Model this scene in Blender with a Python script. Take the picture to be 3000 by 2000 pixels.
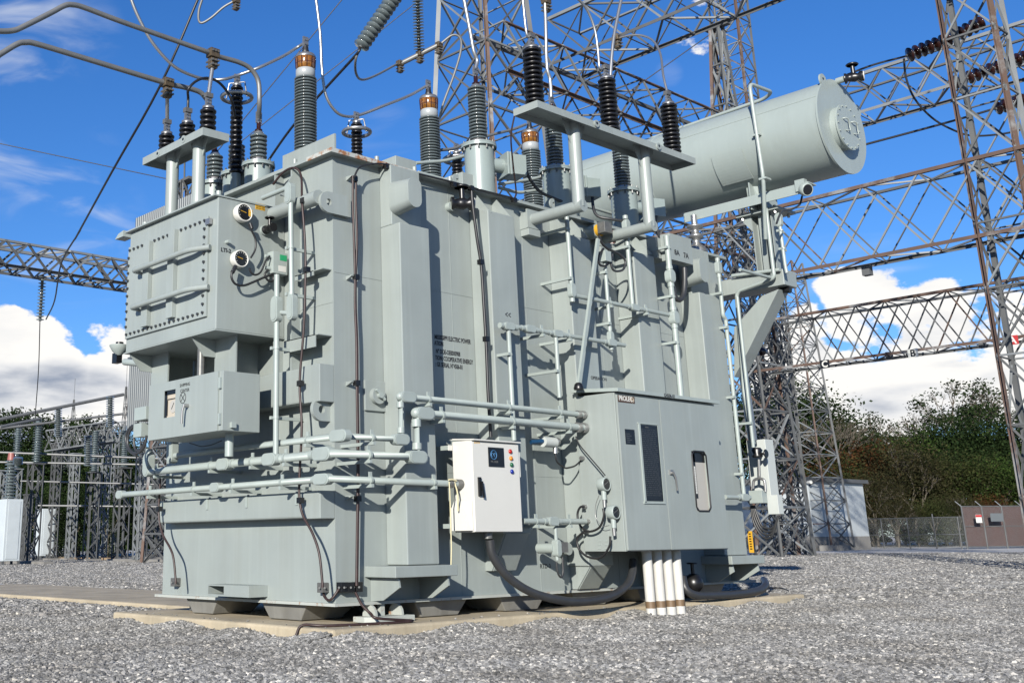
import bpy, math, random
from mathutils import Vector, Matrix
random.seed(7)
sc = bpy.context.scene
for o in list(bpy.data.objects): bpy.data.objects.remove(o)

# ------------------------------------------------------------------ camera
R0 = Vector((0.64544975, 0.7637279, -0.0106918))
D0 = Vector((-0.21053224, 0.1644365, -0.96365804))
F0 = Vector((-0.73421441, 0.62424381, 0.26692484))
FX, CX, CY = 3232.8157, 1014.0515, 688.6889
CAM = Vector((9.37755446, -7.77624662, 0.95673587))
cd = bpy.data.cameras.new('camera'); cam = bpy.data.objects.new('camera', cd)
sc.collection.objects.link(cam); sc.camera = cam
mw = Matrix.Identity(4)
for i in range(3):
    mw[i][0] = R0[i]; mw[i][1] = -D0[i]; mw[i][2] = -F0[i]; mw[i][3] = CAM[i]
cam.matrix_world = mw
cd.sensor_width = 36; cd.lens = 36 * FX / 3000
cd.shift_x = (1500 - CX) / 3000; cd.shift_y = -(1000 - CY) / 3000
cd.clip_start = 0.1; cd.clip_end = 2000
sc.render.resolution_x = 1024; sc.render.resolution_y = 682

def ray(u, v): return R0 * ((u - CX) / FX) + D0 * ((v - CY) / FX) + F0
def PX(u, v, x): r = ray(u, v); return CAM + r * ((x - CAM.x) / r.x)   # where a sight line meets the plane X = x
def PY(u, v, y): r = ray(u, v); return CAM + r * ((y - CAM.y) / r.y)
def PZ(u, v, z=0.0): r = ray(u, v); return CAM + r * ((z - CAM.z) / r.z)
def PD(u, v, d): return CAM + ray(u, v) * d

# ------------------------------------------------------------------ sun, sky, exposure
SUN = Vector((0.312, -0.48, 0.200)).normalized()
EL = math.asin(SUN.z); AZ = math.atan2(SUN.x, SUN.y)
sd = bpy.data.lights.new('sun', 'SUN'); sd.energy = 5.0; sd.angle = math.radians(0.55); sd.color = (1.0, 0.95, 0.865)
so = bpy.data.objects.new('sun', sd); sc.collection.objects.link(so)
so.rotation_euler = SUN.to_track_quat('Z', 'Y').to_euler()
sc.view_settings.view_transform = 'Standard'; sc.view_settings.look = 'None'
sc.view_settings.exposure = 0.8; sc.view_settings.gamma = 1.0; sc.view_settings.use_curve_mapping = False

W = bpy.data.worlds.new('World'); sc.world = W; W.use_nodes = True
wt = W.node_tree; wt.nodes.clear()
def N(t, typ, **kw):
    n = t.nodes.new(typ)
    for k, v in kw.items(): setattr(n, k, v)
    return n
def ramp(t, fac, stops, interp='LINEAR'):
    r = N(t, 'ShaderNodeValToRGB'); r.color_ramp.interpolation = interp
    e = r.color_ramp.elements
    while len(e) < len(stops): e.new(0.5)
    for q, (p, c) in zip(e, stops):
        q.position = p; q.color = (c[0], c[1], c[2], 1) if hasattr(c, '__len__') else (c, c, c, 1)
    t.links.new(fac, r.inputs[0]); return r
def mth(t, op, a, b=None, c=None, clamp=False):
    m = N(t, 'ShaderNodeMath', operation=op); m.use_clamp = clamp
    for i, x in enumerate((a, b, c)):
        if x is None: continue
        if isinstance(x, (int, float)): m.inputs[i].default_value = x
        else: t.links.new(x, m.inputs[i])
    return m.outputs[0]
sky = N(wt, 'ShaderNodeTexSky', sky_type='NISHITA'); sky.sun_disc = False
sky.sun_elevation = EL; sky.sun_rotation = AZ; sky.air_density = 1.0; sky.dust_density = 0.25; sky.ozone_density = 2.2
hsv = N(wt, 'ShaderNodeHueSaturation'); hsv.inputs['Saturation'].default_value = 1.12; hsv.inputs['Value'].default_value = 1.0
tint = N(wt, 'ShaderNodeMix', data_type='RGBA', blend_type='MULTIPLY'); tint.inputs[0].default_value = 1; tint.inputs[7].default_value = (.90, 1.15, 1.66, 1)
wt.links.new(sky.outputs[0], tint.inputs[6]); wt.links.new(tint.outputs[2], hsv.inputs['Color'])
geo = N(wt, 'ShaderNodeNewGeometry'); 
neg = N(wt, 'ShaderNodeVectorMath', operation='SCALE'); neg.inputs['Scale'].default_value = -1.0
tc = N(wt, 'ShaderNodeTexCoord')
dirv = tc.outputs['Generated']
def blob(u, v, w, soft, amp):
    d = ray(u, v).normalized()
    dt = N(wt, 'ShaderNodeVectorMath', operation='DOT_PRODUCT'); wt.links.new(dirv, dt.inputs[0]); dt.inputs[1].default_value = d
    c0 = math.cos(w + soft); c1 = math.cos(max(w - soft, 0.0))
    mr = N(wt, 'ShaderNodeMapRange'); mr.interpolation_type = 'SMOOTHSTEP'
    wt.links.new(dt.outputs['Value'], mr.inputs[0]); mr.inputs[1].default_value = c0; mr.inputs[2].default_value = c1
    mr.inputs[4].default_value = amp
    return mr.outputs[0]
PXR = 1 / FX
cum = [(2560, 930, 105, 90, .92), (2680, 950, 110, 90, .9), (2860, 960, 110, 90, .5), (2380, 960, 60, 60, .65), (2480, 1190, 160, 90, .95), (2700, 1190, 190, 90, .9), (2950, 1190, 170, 90, .75), (2330, 1150, 100, 80, .9), (2650, 1080, 100, 70, .85), (2520, 1050, 70, 60, .7),
       (120, 1080, 130, 80, 1), (330, 1010, 70, 70, .85), (10, 1030, 100, 70, .95), (60, 1200, 200, 70, .9), (330, 1130, 120, 80, .95),
       (-400, 1080, 250, 150, 1), (3400, 1120, 250, 150, 1), (1300, 1280, 250, 150, .8), (1800, 1180, 200, 120, .7)]
fld = None
for (u, v, w, s, a) in cum:
    b = blob(u, v, w * PXR, s * PXR, a); fld = b if fld is None else mth(wt, 'MAXIMUM', fld, b)
mp = N(wt, 'ShaderNodeMapping'); mp.inputs['Scale'].default_value = (1, 1, 1.7); wt.links.new(dirv, mp.inputs[0])
n1 = N(wt, 'ShaderNodeTexNoise'); n1.inputs['Scale'].default_value = 12; n1.inputs['Detail'].default_value = 11; n1.inputs['Roughness'].default_value = .56
wt.links.new(mp.outputs[0], n1.inputs['Vector'])
s1 = mth(wt, 'ADD', fld, mth(wt, 'MULTIPLY', mth(wt, 'SUBTRACT', n1.outputs[0], 0.5), 2.6))
m1 = N(wt, 'ShaderNodeMapRange'); m1.interpolation_type = 'SMOOTHSTEP'; wt.links.new(s1, m1.inputs[0]); m1.inputs[1].default_value = .5; m1.inputs[2].default_value = .64
# grey flat bases: a second field, lower in each cloud
gry = None
for (u, v, w, s, a) in [(2760, 1090, 110, 80, 1), (2620, 1090, 90, 70, .95), (2390, 1040, 40, 30, .6), (150, 1200, 130, 60, 1), (20, 1190, 110, 60, 1), (300, 1200, 100, 60, .9), (-300, 1200, 200, 90, 1), (3400, 1180, 200, 90, 1)]:
    b = blob(u, v, w * PXR, s * PXR, a); gry = b if gry is None else mth(wt, 'MAXIMUM', gry, b)
mp2 = N(wt, 'ShaderNodeMapping'); mp2.inputs['Scale'].default_value = (1, 1, 3.4); mp2.inputs['Location'].default_value = (3, 1, 0.08); wt.links.new(dirv, mp2.inputs[0])
n2 = N(wt, 'ShaderNodeTexNoise'); n2.inputs['Scale'].default_value = 7; n2.inputs['Detail'].default_value = 7; wt.links.new(mp2.outputs[0], n2.inputs['Vector'])
gs = mth(wt, 'ADD', mth(wt, 'MULTIPLY', gry, mth(wt, 'MULTIPLY', mth(wt, 'SUBTRACT', n2.outputs[0], .30), 3.4)), mth(wt, 'MULTIPLY', mth(wt, 'SUBTRACT', n2.outputs[0], .52), 1.6), clamp=True)
ccol = ramp(wt, gs, [(0.0, (11.2, 11.0, 10.6)), (0.35, (9.0, 9.1, 9.3)), (1.0, (3.2, 3.8, 5.0))])
# thin high wisps
wf = None
for (u, v, w, s, a) in [(60, 500, 190, 120, .8), (180, 660, 160, 100, .85), (30, 60, 170, 110, 1), (230, 90, 80, 60, .6), (1960, 215, 14, 30, .35), (60, 250, 120, 90, .5), (300, 720, 100, 80, .6), (2500, 780, 120, 90, .35), (1130, 420, 90, 40, .3)]:
    b = blob(u, v, w * PXR, s * PXR, a); wf = b if wf is None else mth(wt, 'MAXIMUM', wf, b)
mp3 = N(wt, 'ShaderNodeMapping'); mp3.inputs['Rotation'].default_value = (0.25, .2, .5); mp3.inputs['Scale'].default_value = (1, 1, 3); wt.links.new(dirv, mp3.inputs[0])
n3 = N(wt, 'ShaderNodeTexNoise'); n3.inputs['Scale'].default_value = 9; n3.inputs['Detail'].default_value = 8; n3.inputs['Distortion'].default_value = .9; wt.links.new(mp3.outputs[0], n3.inputs['Vector'])
w1 = N(wt, 'ShaderNodeMapRange'); w1.interpolation_type = 'SMOOTHSTEP'; wt.links.new(n3.outputs[0], w1.inputs[0]); w1.inputs[1].default_value = .46; w1.inputs[2].default_value = .8; w1.inputs[4].default_value = .62
wm = mth(wt, 'MULTIPLY', wf, w1.outputs[0])
mixw = N(wt, 'ShaderNodeMix', data_type='RGBA'); wt.links.new(wm, mixw.inputs[0]); wt.links.new(hsv.outputs[0], mixw.inputs[6]); mixw.inputs[7].default_value = (8.5, 9.0, 9.8, 1)
mixc = N(wt, 'ShaderNodeMix', data_type='RGBA'); wt.links.new(m1.outputs[0], mixc.inputs[0]); wt.links.new(mixw.outputs[2], mixc.inputs[6]); wt.links.new(ccol.outputs[0], mixc.inputs[7])
bg = N(wt, 'ShaderNodeBackground'); bg.inputs['Strength'].default_value = 0.053
wo = N(wt, 'ShaderNodeOutputWorld'); wt.links.new(mixc.outputs[2], bg.inputs[0]); wt.links.new(bg.outputs[0], wo.inputs[0])

# ------------------------------------------------------------------ materials
def mat(name, col, rough=.5, metal=0, var=0.0, vscale=2.0, streak=0.0, bump=0.0, bscale=40, rust=0.0, rcol=(.16, .065, .03), spec=.5, coat=0, rscale=3.0, dust=0):
    col = tuple(c * .605 for c in col); rcol = tuple(c * .7 for c in rcol)
    m = bpy.data.materials.new(name); m.use_nodes = True; t = m.node_tree; p = t.nodes['Principled BSDF']
    p.inputs['Roughness'].default_value = rough; p.inputs['Metallic'].default_value = metal
    p.inputs['Specular IOR Level'].default_value = spec; p.inputs['Coat Weight'].default_value = coat
    p.inputs['Base Color'].default_value = (*col, 1)
    g = N(t, 'ShaderNodeNewGeometry'); out = None
    def mixin(fac, c2, mode='MIX'):
        nonlocal out
        mx = N(t, 'ShaderNodeMix', data_type='RGBA', blend_type=mode)
        t.links.new(fac, mx.inputs[0])
        if out is None: mx.inputs[6].default_value = (*col, 1)
        else: t.links.new(out, mx.inputs[6])
        mx.inputs[7].default_value = (*c2, 1); out = mx.outputs[2]
    if var:
        n = N(t, 'ShaderNodeTexNoise'); n.inputs['Scale'].default_value = vscale; n.inputs['Detail'].default_value = 6; t.links.new(g.outputs['Position'], n.inputs['Vector'])
        r = ramp(t, n.outputs[0], [(.32, 0.0), (.7, 1.0)]); mixin(r.outputs[0], tuple(c * (1 - var) for c in col))
    if streak:
        mp = N(t, 'ShaderNodeMapping'); mp.inputs['Scale'].default_value = (9, 9, .35); t.links.new(g.outputs['Position'], mp.inputs[0])
        n = N(t, 'ShaderNodeTexNoise'); n.inputs['Scale'].default_value = 1.6; n.inputs['Detail'].default_value = 5; t.links.new(mp.outputs[0], n.inputs['Vector'])
        r = ramp(t, n.outputs[0], [(.5, 0.0), (.75, streak)]); mixin(r.outputs[0], tuple(min(c * 1.25, .8) for c in col))
        mp = N(t, 'ShaderNodeMapping'); mp.inputs['Scale'].default_value = (5, 5, .3); mp.inputs['Location'].default_value = (4, 2, 9); t.links.new(g.outputs['Position'], mp.inputs[0])
        n = N(t, 'ShaderNodeTexNoise'); n.inputs['Scale'].default_value = 1.3; n.inputs['Detail'].default_value = 6; t.links.new(mp.outputs[0], n.inputs['Vector'])
        r = ramp(t, n.outputs[0], [(.5, 0.0), (.8, streak)]); mixin(r.outputs[0], (col[0] * .72, col[1] * .66, col[2] * .58))
    if rust:
        n = N(t, 'ShaderNodeTexNoise'); n.inputs['Scale'].default_value = rscale; n.inputs['Detail'].default_value = 9; n.inputs['Roughness'].default_value = .65; t.links.new(g.outputs['Position'], n.inputs['Vector'])
        r = ramp(t, n.outputs[0], [(.62 - rust * .35, 0.0), (.72 - rust * .35, 1.0)]); mixin(r.outputs[0], rcol)
    if out is not None: t.links.new(out, p.inputs['Base Color'])
    if bump:
        n = N(t, 'ShaderNodeTexNoise'); n.inputs['Scale'].default_value = bscale; n.inputs['Detail'].default_value = 4; t.links.new(g.outputs['Position'], n.inputs['Vector'])
        b = N(t, 'ShaderNodeBump'); b.inputs['Strength'].default_value = bump; b.inputs['Distance'].default_value = .01; t.links.new(n.outputs[0], b.inputs['Height']); t.links.new(b.outputs[0], p.inputs['Normal'])
    return m
PAINT = (.372, .418, .40)
M = dict(
 paint=mat('grey_green_paint', PAINT, .42, var=.13, vscale=1.3, streak=.22, bump=.05, bscale=9),
 pipe=mat('conduit_paint', (.415, .475, .45), .4, var=.1, vscale=6, bump=.04, bscale=30),
 turret=mat('turret_paint', (.34, .405, .39), .3, var=.08, vscale=3),
 cons=mat('conservator_paint', (.39, .45, .43), .38, var=.07, vscale=1.4, streak=.15, bump=.04, bscale=5),
 rustpaint=mat('rusting_paint', (.55, .57, .53), .55, var=.1, rust=.33, rcol=(.30, .13, .05), rscale=7),
 chippaint=mat('chipped_paint', (.52, .55, .51), .55, var=.12, rust=.12, rcol=(.28, .15, .08), rscale=9),
 skid=mat('weathered_grey_paint', (.27, .265, .24), .6, var=.3, vscale=3, streak=.3),
 palep=mat('pale_grey_enamel', (.62, .66, .63), .4, var=.06),
 white=mat('white_enamel', (.80, .79, .73), .35, var=.03, vscale=4),
 black=mat('black_metal', (.012, .012, .013), .35, var=.2, vscale=20),
 rubber=mat('black_cable', (.018, .018, .02), .45),
 hose=mat('grey_hose', (.045, .047, .05), .45, var=.2, vscale=9),
 copper=mat('dark_copper_cable', (.055, .028, .025), .5, var=.4, vscale=14),
 shedg=mat('grey_porcelain', (.135, .165, .17), .16, var=.08, vscale=6, coat=.4),
 shedk=mat('black_polymer', (.012, .012, .014), .33),
 brown=mat('brown_porcelain', (.035, .012, .009), .15),
 alu=mat('aluminium', (.50, .50, .49), .35, .75, var=.15, vscale=12),
 aluw=mat('bright_aluminium', (.55, .55, .54), .38, .8),
 aludull=mat('dull_aluminium_bus', (.27, .275, .27), .5, .4, var=.15, vscale=5),
 bronze=mat('bronze_clamp', (.17, .125, .075), .5, .4, var=.4, vscale=25),
 galv=mat('galvanised_steel', (.27, .29, .30), .65, .1, var=.25, vscale=1.2),
 galvd=mat('weathered_steel', (.14, .147, .15), .7, .1, var=.35, vscale=.8, rust=.0, rcol=(.10, .07, .055), rscale=.9),
 rusty=mat('rusty_steel', (.155, .095, .07), .75, 0.1, var=.4, vscale=1.2, rust=.25, rcol=(.25, .25, .25), rscale=.6),
 conc=mat('tan_concrete', (.62, .53, .375), .85, var=.35, vscale=1.6, bump=.3, bscale=60, streak=.3),
 concg=mat('grey_concrete', (.28, .27, .25), .85, var=.25, vscale=2, bump=.2),
 grey=mat('grey_metal', (.22, .22, .21), .4, .4, var=.2, vscale=20),
 dark=mat('dark_glass', (.012, .013, .016), .12),
 plate=mat('black_nameplate', (.012, .014, .018), .35, var=.5, vscale=18),
 label_y=mat('yellow_label', (.75, .42, .03), .5),
 amber=mat('amber_glass', (.36, .14, .008), .1, coat=.8, var=.6, vscale=20),
 glaze=mat('pale_collar', (.42, .45, .46), .35),
 ink=mat('black_ink', (.015, .015, .02), .6),
 inkw=mat('white_ink', (.75, .75, .7), .6),
 inkb=mat('blue_ink', (.08, .25, .5), .5),
 pvc=mat('white_pvc', (.74, .73, .68), .4, var=.1, vscale=7),
 tape=mat('brown_tape', (.20, .13, .07), .55),
 tie=mat('cream_strap', (.75, .68, .42), .5),
 red=mat('red_lens', (.45, .02, .015), .25), orange=mat('orange_lens', (.75, .27, .03), .25), green=mat('green_lens', (.015, .13, .06), .25), blue=mat('blue_lens', (.01, .03, .30), .25),
 glabel=mat('green_label', (.03, .38, .16), .5), cream=mat('cream_plastic', (.62, .55, .44), .5, var=.1), panelg=mat('pale_inner_panel', (.52, .50, .45), .5),
 brownpl=mat('brown_badge', (.09, .045, .02), .4), wood=mat('board', (.35, .25, .15), .7),
 bolt=mat('bolt_steel', (.10, .105, .105), .4, .5), bluehose=mat('blue_valve', (.01, .06, .14), .4),
 rad=mat('radiator_steel', (.19, .21, .22), .5, .3, var=.1), brk=mat('breaker_enamel', (.66, .72, .74), .4, var=.08), pink=mat('red_brown_cap', (.35, .12, .10), .5),
 bldg=mat('pale_metal_building', (.56, .60, .61), .5, var=.05), signr=mat('red_sign', (.5, .03, .03), .5), slat=mat('rusty_slats', (.085, .03, .02), .8, var=.3, vscale=3),
 bark=mat('bark', (.17, .145, .11), .9, var=.3, vscale=3),
)

# ------------------------------------------------------------------ mesh building
COL = sc.collection; WL = {}
class MB:
    def __init__(s): s.v = []; s.f = []; s.sm = []
    def add(s, vs, fs, smooth=False):
        o = len(s.v); s.v += [Vector(v) for v in vs]
        for f in fs: s.f.append([i + o for i in f]); s.sm.append(smooth)
        return s
    def box(s, a, b):
        a = Vector(a); b = Vector(b); lo = [min(a[i], b[i]) for i in range(3)]; hi = [max(a[i], b[i]) for i in range(3)]
        x0, y0, z0 = lo; x1, y1, z1 = hi
        return s.add([(x0,y0,z0),(x1,y0,z0),(x1,y1,z0),(x0,y1,z0),(x0,y0,z1),(x1,y0,z1),(x1,y1,z1),(x0,y1,z1)], [(0,3,2,1),(4,5,6,7),(0,1,5,4),(1,2,6,5),(2,3,7,6),(3,0,4,7)])
    def prism(s, poly, ext):           # poly: coplanar 3-D points, ext: vector
        n = len(poly); ext = Vector(ext); p = [Vector(q) for q in poly]
        fs = [tuple(range(n - 1, -1, -1)), tuple(range(n, 2 * n))] + [(i, (i + 1) % n, n + (i + 1) % n, n + i) for i in range(n)]
        return s.add(p + [q + ext for q in p], fs)
    def frame(s, d):
        d = d.normalized(); a = Vector((0, 0, 1)) if abs(d.z) < .9 else Vector((1, 0, 0))
        x = d.cross(a).normalized(); return x, x.cross(d).normalized()
    def cyl(s, a, b, r, r2=None, n=16, smooth=True):
        a = Vector(a); b = Vector(b); r2 = r if r2 is None else r2; x, y = s.frame(b - a)
        vs = [a + (x * math.cos(t) + y * math.sin(t)) * r for t in [6.2831853 * i / n for i in range(n)]] + [b + (x * math.cos(t) + y * math.sin(t)) * r2 for t in [6.2831853 * i / n for i in range(n)]]
        o = len(s.v); s.add(vs, [(i, (i + 1) % n, n + (i + 1) % n, n + i) for i in range(n)], smooth)
        s.add(vs[:n], [tuple(range(n - 1, -1, -1))]); s.add(vs[n:], [tuple(range(n))]); return s
    def bar(s, a, b, w, h, up=None):     # rectangular bar
        a = Vector(a); b = Vector(b); d = (b - a).normalized(); u = Vector(up) if up else Vector((0, 0, 1))
        if abs(d.dot(u)) > .95: u = Vector((1, 0, 0))
        x = d.cross(u).normalized(); y = x.cross(d).normalized(); vs = []
        for p in (a, b):
            for i, j in ((-1,-1),(1,-1),(1,1),(-1,1)): vs.append(p + x * i * w / 2 + y * j * h / 2)
        return s.add(vs, [(3,2,1,0),(4,5,6,7),(0,1,5,4),(1,2,6,5),(2,3,7,6),(3,0,4,7)])
    def lathe(s, base, prof, axis=(0, 0, 1), n=28, smooth=True, sx=1, sy=1):
        base = Vector(base); ax = Vector(axis).normalized(); x, y = s.frame(ax); vs = []
        for r, z in prof:
            for i in range(n):
                t = 6.2831853 * i / n; vs.append(base + ax * z + (x * math.cos(t) * sx + y * math.sin(t) * sy) * r)
        fs = []
        for k in range(len(prof) - 1):
            for i in range(n): fs.append((k * n + i, k * n + (i + 1) % n, (k + 1) * n + (i + 1) % n, (k + 1) * n + i))
        o = len(s.v); s.add(vs, fs, smooth)
        if prof[0][0] > 1e-6: s.add(vs[:n], [tuple(range(n - 1, -1, -1))])
        if prof[-1][0] > 1e-6: s.add(vs[-n:], [tuple(range(n))])
        return s
    def tube(s, pts, r, n=10, bend=0.0, seg=5, caps=True):
        pts = [Vector(p) for p in pts]
        if bend and len(pts) > 2:
            q = [pts[0]]
            for i in range(1, len(pts) - 1):
                p = pts[i]; a = pts[i - 1] - p; b = pts[i + 1] - p; l = min(bend, a.length * .48, b.length * .48); a = p + a.normalized() * l; b = p + b.normalized() * l
                for k in range(seg + 1): t = k / seg; q.append(a * (1 - t) ** 2 + p * 2 * t * (1 - t) + b * t * t)
            q.append(pts[-1]); pts = q
        vs = []; x = None; m = len(pts)
        for i, p in enumerate(pts):
            d = (pts[min(i + 1, m - 1)] - pts[max(i - 1, 0)])
            if d.length < 1e-9: d = Vector((0, 0, 1))
            d.normalize()
            if x is None: x, y = s.frame(d)
            else: x = (x - d * x.dot(d)); x.normalize(); y = x.cross(d)
            rr = r[i] if isinstance(r, list) else r
            for k in range(n): t = 6.2831853 * k / n; vs.append(p + (x * math.cos(t) + y * math.sin(t)) * rr)
        fs = [(i * n + k, i * n + (k + 1) % n, (i + 1) * n + (k + 1) % n, (i + 1) * n + k) for i in range(m - 1) for k in range(n)]
        s.add(vs, fs, True)
        if caps: s.add(vs[:n], [tuple(range(n - 1, -1, -1))]); s.add(vs[-n:], [tuple(range(n))])
        return s
    def sphere(s, c, r, n=12):
        prof = [(max(r * math.sin(math.pi * i / 8), 1e-7 if i in (0, 8) else 0), -r * math.cos(math.pi * i / 8)) for i in range(9)]
        return s.lathe(c, prof, n=n)
    def build(s, name, m, parent=None, bevel=0, kind=None, label=None, cat=None, group=None):
        off = WL.get(parent.name, Vector()) if parent else Vector()
        me = bpy.data.meshes.new(name); me.from_pydata([v - off for v in s.v], [], s.f); me.polygons.foreach_set('use_smooth', s.sm)
        me.materials.append(M[m] if isinstance(m, str) else m); me.update()
        o = bpy.data.objects.new(name, me); COL.objects.link(o)
        if parent: o.parent = parent
        WL[o.name] = off
        if bevel:
            b = o.modifiers.new('bevel', 'BEVEL'); b.width = bevel; b.segments = 2; b.limit_method = 'ANGLE'; b.angle_limit = .6
        if kind: o['kind'] = kind
        if label: o['label'] = label
        if cat: o['category'] = cat
        if group: o['group'] = group
        return o
def thing(name, label, cat, loc=(0, 0, 0), group=None):
    o = bpy.data.objects.new(name, None); o.empty_display_size = .2; COL.objects.link(o); o.location = loc; WL[o.name] = Vector(loc)
    o['label'] = label; o['category'] = cat
    if group: o['group'] = group
    return o
def inst(name, me, parent, pos, rot=None, scale=None, kind=None):      # another object sharing mesh data
    o = bpy.data.objects.new(name, me); COL.objects.link(o)
    off = Vector()
    if parent: o.parent = parent; off = WL.get(parent.name, Vector())
    mt = Matrix.Translation(Vector(pos) - off)
    if rot is not None: mt = mt @ rot.to_matrix().to_4x4()
    if scale is not None: mt = mt @ Matrix.Diagonal((*scale, 1))
    o.matrix_local = mt; WL[o.name] = off
    if kind: o['kind'] = kind
    return o
def rawmesh(name, mb, m):
    me = bpy.data.meshes.new(name); me.from_pydata(mb.v, [], mb.f); me.polygons.foreach_set('use_smooth', mb.sm); me.materials.append(M[m]); me.update(); return me
def text(name, s, size, at, xd, ud, m, parent, bold=.012, align='LEFT', label=None, xs=1.0):
    c = bpy.data.curves.new(name, 'FONT'); c.body = s; c.size = size; c.offset = bold * size; c.extrude = .0008; c.align_x = align; c.resolution_u = 3
    t = bpy.data.objects.new(name + '_tmp', c); COL.objects.link(t)
    me = bpy.data.meshes.new_from_object(t.evaluated_get(bpy.context.evaluated_depsgraph_get())); bpy.data.objects.remove(t)
    me.materials.clear(); me.materials.append(M[m]); me.name = name
    xd = Vector(xd).normalized(); ud = Vector(ud).normalized(); nd = xd.cross(ud)
    off = WL.get(parent.name, Vector()) if parent else Vector()
    for v in me.vertices:
        q = Vector(at) + xd * v.co.x * xs + ud * v.co.y + nd * (v.co.z + .0012); v.co = q - off
    o = bpy.data.objects.new(name, me); COL.objects.link(o)
    if parent: o.parent = parent
    return o
Xp, Yp, Zp = Vector((1, 0, 0)), Vector((0, 1, 0)), Vector((0, 0, 1))

# ================================================================== GROUND
def gmat():
    m = bpy.data.materials.new('crushed_stone_ground'); m.use_nodes = True; t = m.node_tree; p = t.nodes['Principled BSDF']; p.inputs['Roughness'].default_value = .9
    g = N(t, 'ShaderNodeNewGeometry')
    v = N(t, 'ShaderNodeTexVoronoi'); v.inputs['Scale'].default_value = 16; t.links.new(g.outputs['Position'], v.inputs['Vector'])
    sp = N(t, 'ShaderNodeSeparateColor'); t.links.new(v.outputs['Color'], sp.inputs[0])
    c = ramp(t, sp.outputs[0], [(0, (.26, .255, .24)), (.45, (.38, .374, .355)), (.8, (.47, .463, .44)), (1, (.58, .565, .53))])
    n = N(t, 'ShaderNodeTexNoise'); n.inputs['Scale'].default_value = .35; n.inputs['Detail'].default_value = 6; t.links.new(g.outputs['Position'], n.inputs['Vector'])
    r = ramp(t, n.outputs[0], [(.35, .72), (.65, 1.1)])
    mx = N(t, 'ShaderNodeMix', data_type='RGBA', blend_type='MULTIPLY'); mx.inputs[0].default_value = 1; t.links.new(c.outputs[0], mx.inputs[6]); t.links.new(r.outputs[0], mx.inputs[7])
    t.links.new(mx.outputs[2], p.inputs['Base Color'])
    b = N(t, 'ShaderNodeBump'); p.inputs['Specular IOR Level'].default_value = .1; b.inputs['Strength'].default_value = .35; b.inputs['Distance'].default_value = .02; t.links.new(v.outputs['Distance'], b.inputs['Height']); t.links.new(b.outputs[0], p.inputs['Normal'])
    return m
GM = gmat()
def stone_material():
    m = bpy.data.materials.new('crushed_stone'); m.use_nodes = True; t = m.node_tree; p = t.nodes['Principled BSDF']; p.inputs['Roughness'].default_value = .85
    oi = N(t, 'ShaderNodeObjectInfo')
    c = ramp(t, oi.outputs['Random'], [(0, (.06, .06, .057)), (.3, (.125, .123, .117)), (.6, (.185, .182, .175)), (.85, (.25, .247, .235)), (.95, (.34, .325, .30)), (1, (.50, .48, .43))])
    g = N(t, 'ShaderNodeNewGeometry'); n = N(t, 'ShaderNodeTexNoise'); n.inputs['Scale'].default_value = 45; n.inputs['Detail'].default_value = 4; t.links.new(g.outputs['Position'], n.inputs['Vector'])
    r = ramp(t, n.outputs[0], [(.3, .82), (.7, 1.12)])
    mx = N(t, 'ShaderNodeMix', data_type='RGBA', blend_type='MULTIPLY'); mx.inputs[0].default_value = 1; t.links.new(c.outputs[0], mx.inputs[6]); t.links.new(r.outputs[0], mx.inputs[7])
    n = N(t, 'ShaderNodeTexNoise'); n.inputs['Scale'].default_value = .9; n.inputs['Detail'].default_value = 5; t.links.new(g.outputs['Position'], n.inputs['Vector']); r = ramp(t, n.outputs[0], [(.35, (.78, .76, .73)), (.62, (1.1, 1.1, 1.1))])
    m3 = N(t, 'ShaderNodeMix', data_type='RGBA', blend_type='MULTIPLY'); m3.inputs[0].default_value = 1; t.links.new(mx.outputs[2], m3.inputs[6]); t.links.new(r.outputs[0], m3.inputs[7]); t.links.new(m3.outputs[2], p.inputs['Base Color'])
    return m
SM = stone_material()
gr = MB(); gr.add([(-600, -500, -.02), (500, -500, -.02), (500, 700, -.02), (-600, 700, -.02)], [(0, 1, 2, 3)])
go = gr.build('ground', GM, kind='structure')
# concrete pads
PADT = .12
pad = MB(); pad.box((-3.9, -.47, -.1), (.52, 8.72, PADT)); pad.build('concrete_pad', 'conc', kind='structure', bevel=.03)
a = PZ(-250, 1722, .05); b = PZ(486, 1752, .05)
p2 = MB(); p2.box((-16.5, 1.35, -.1), (-4.35, 4.0, .07)); p2.build('concrete_slab', 'conc', kind='structure', bevel=.03)
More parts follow.
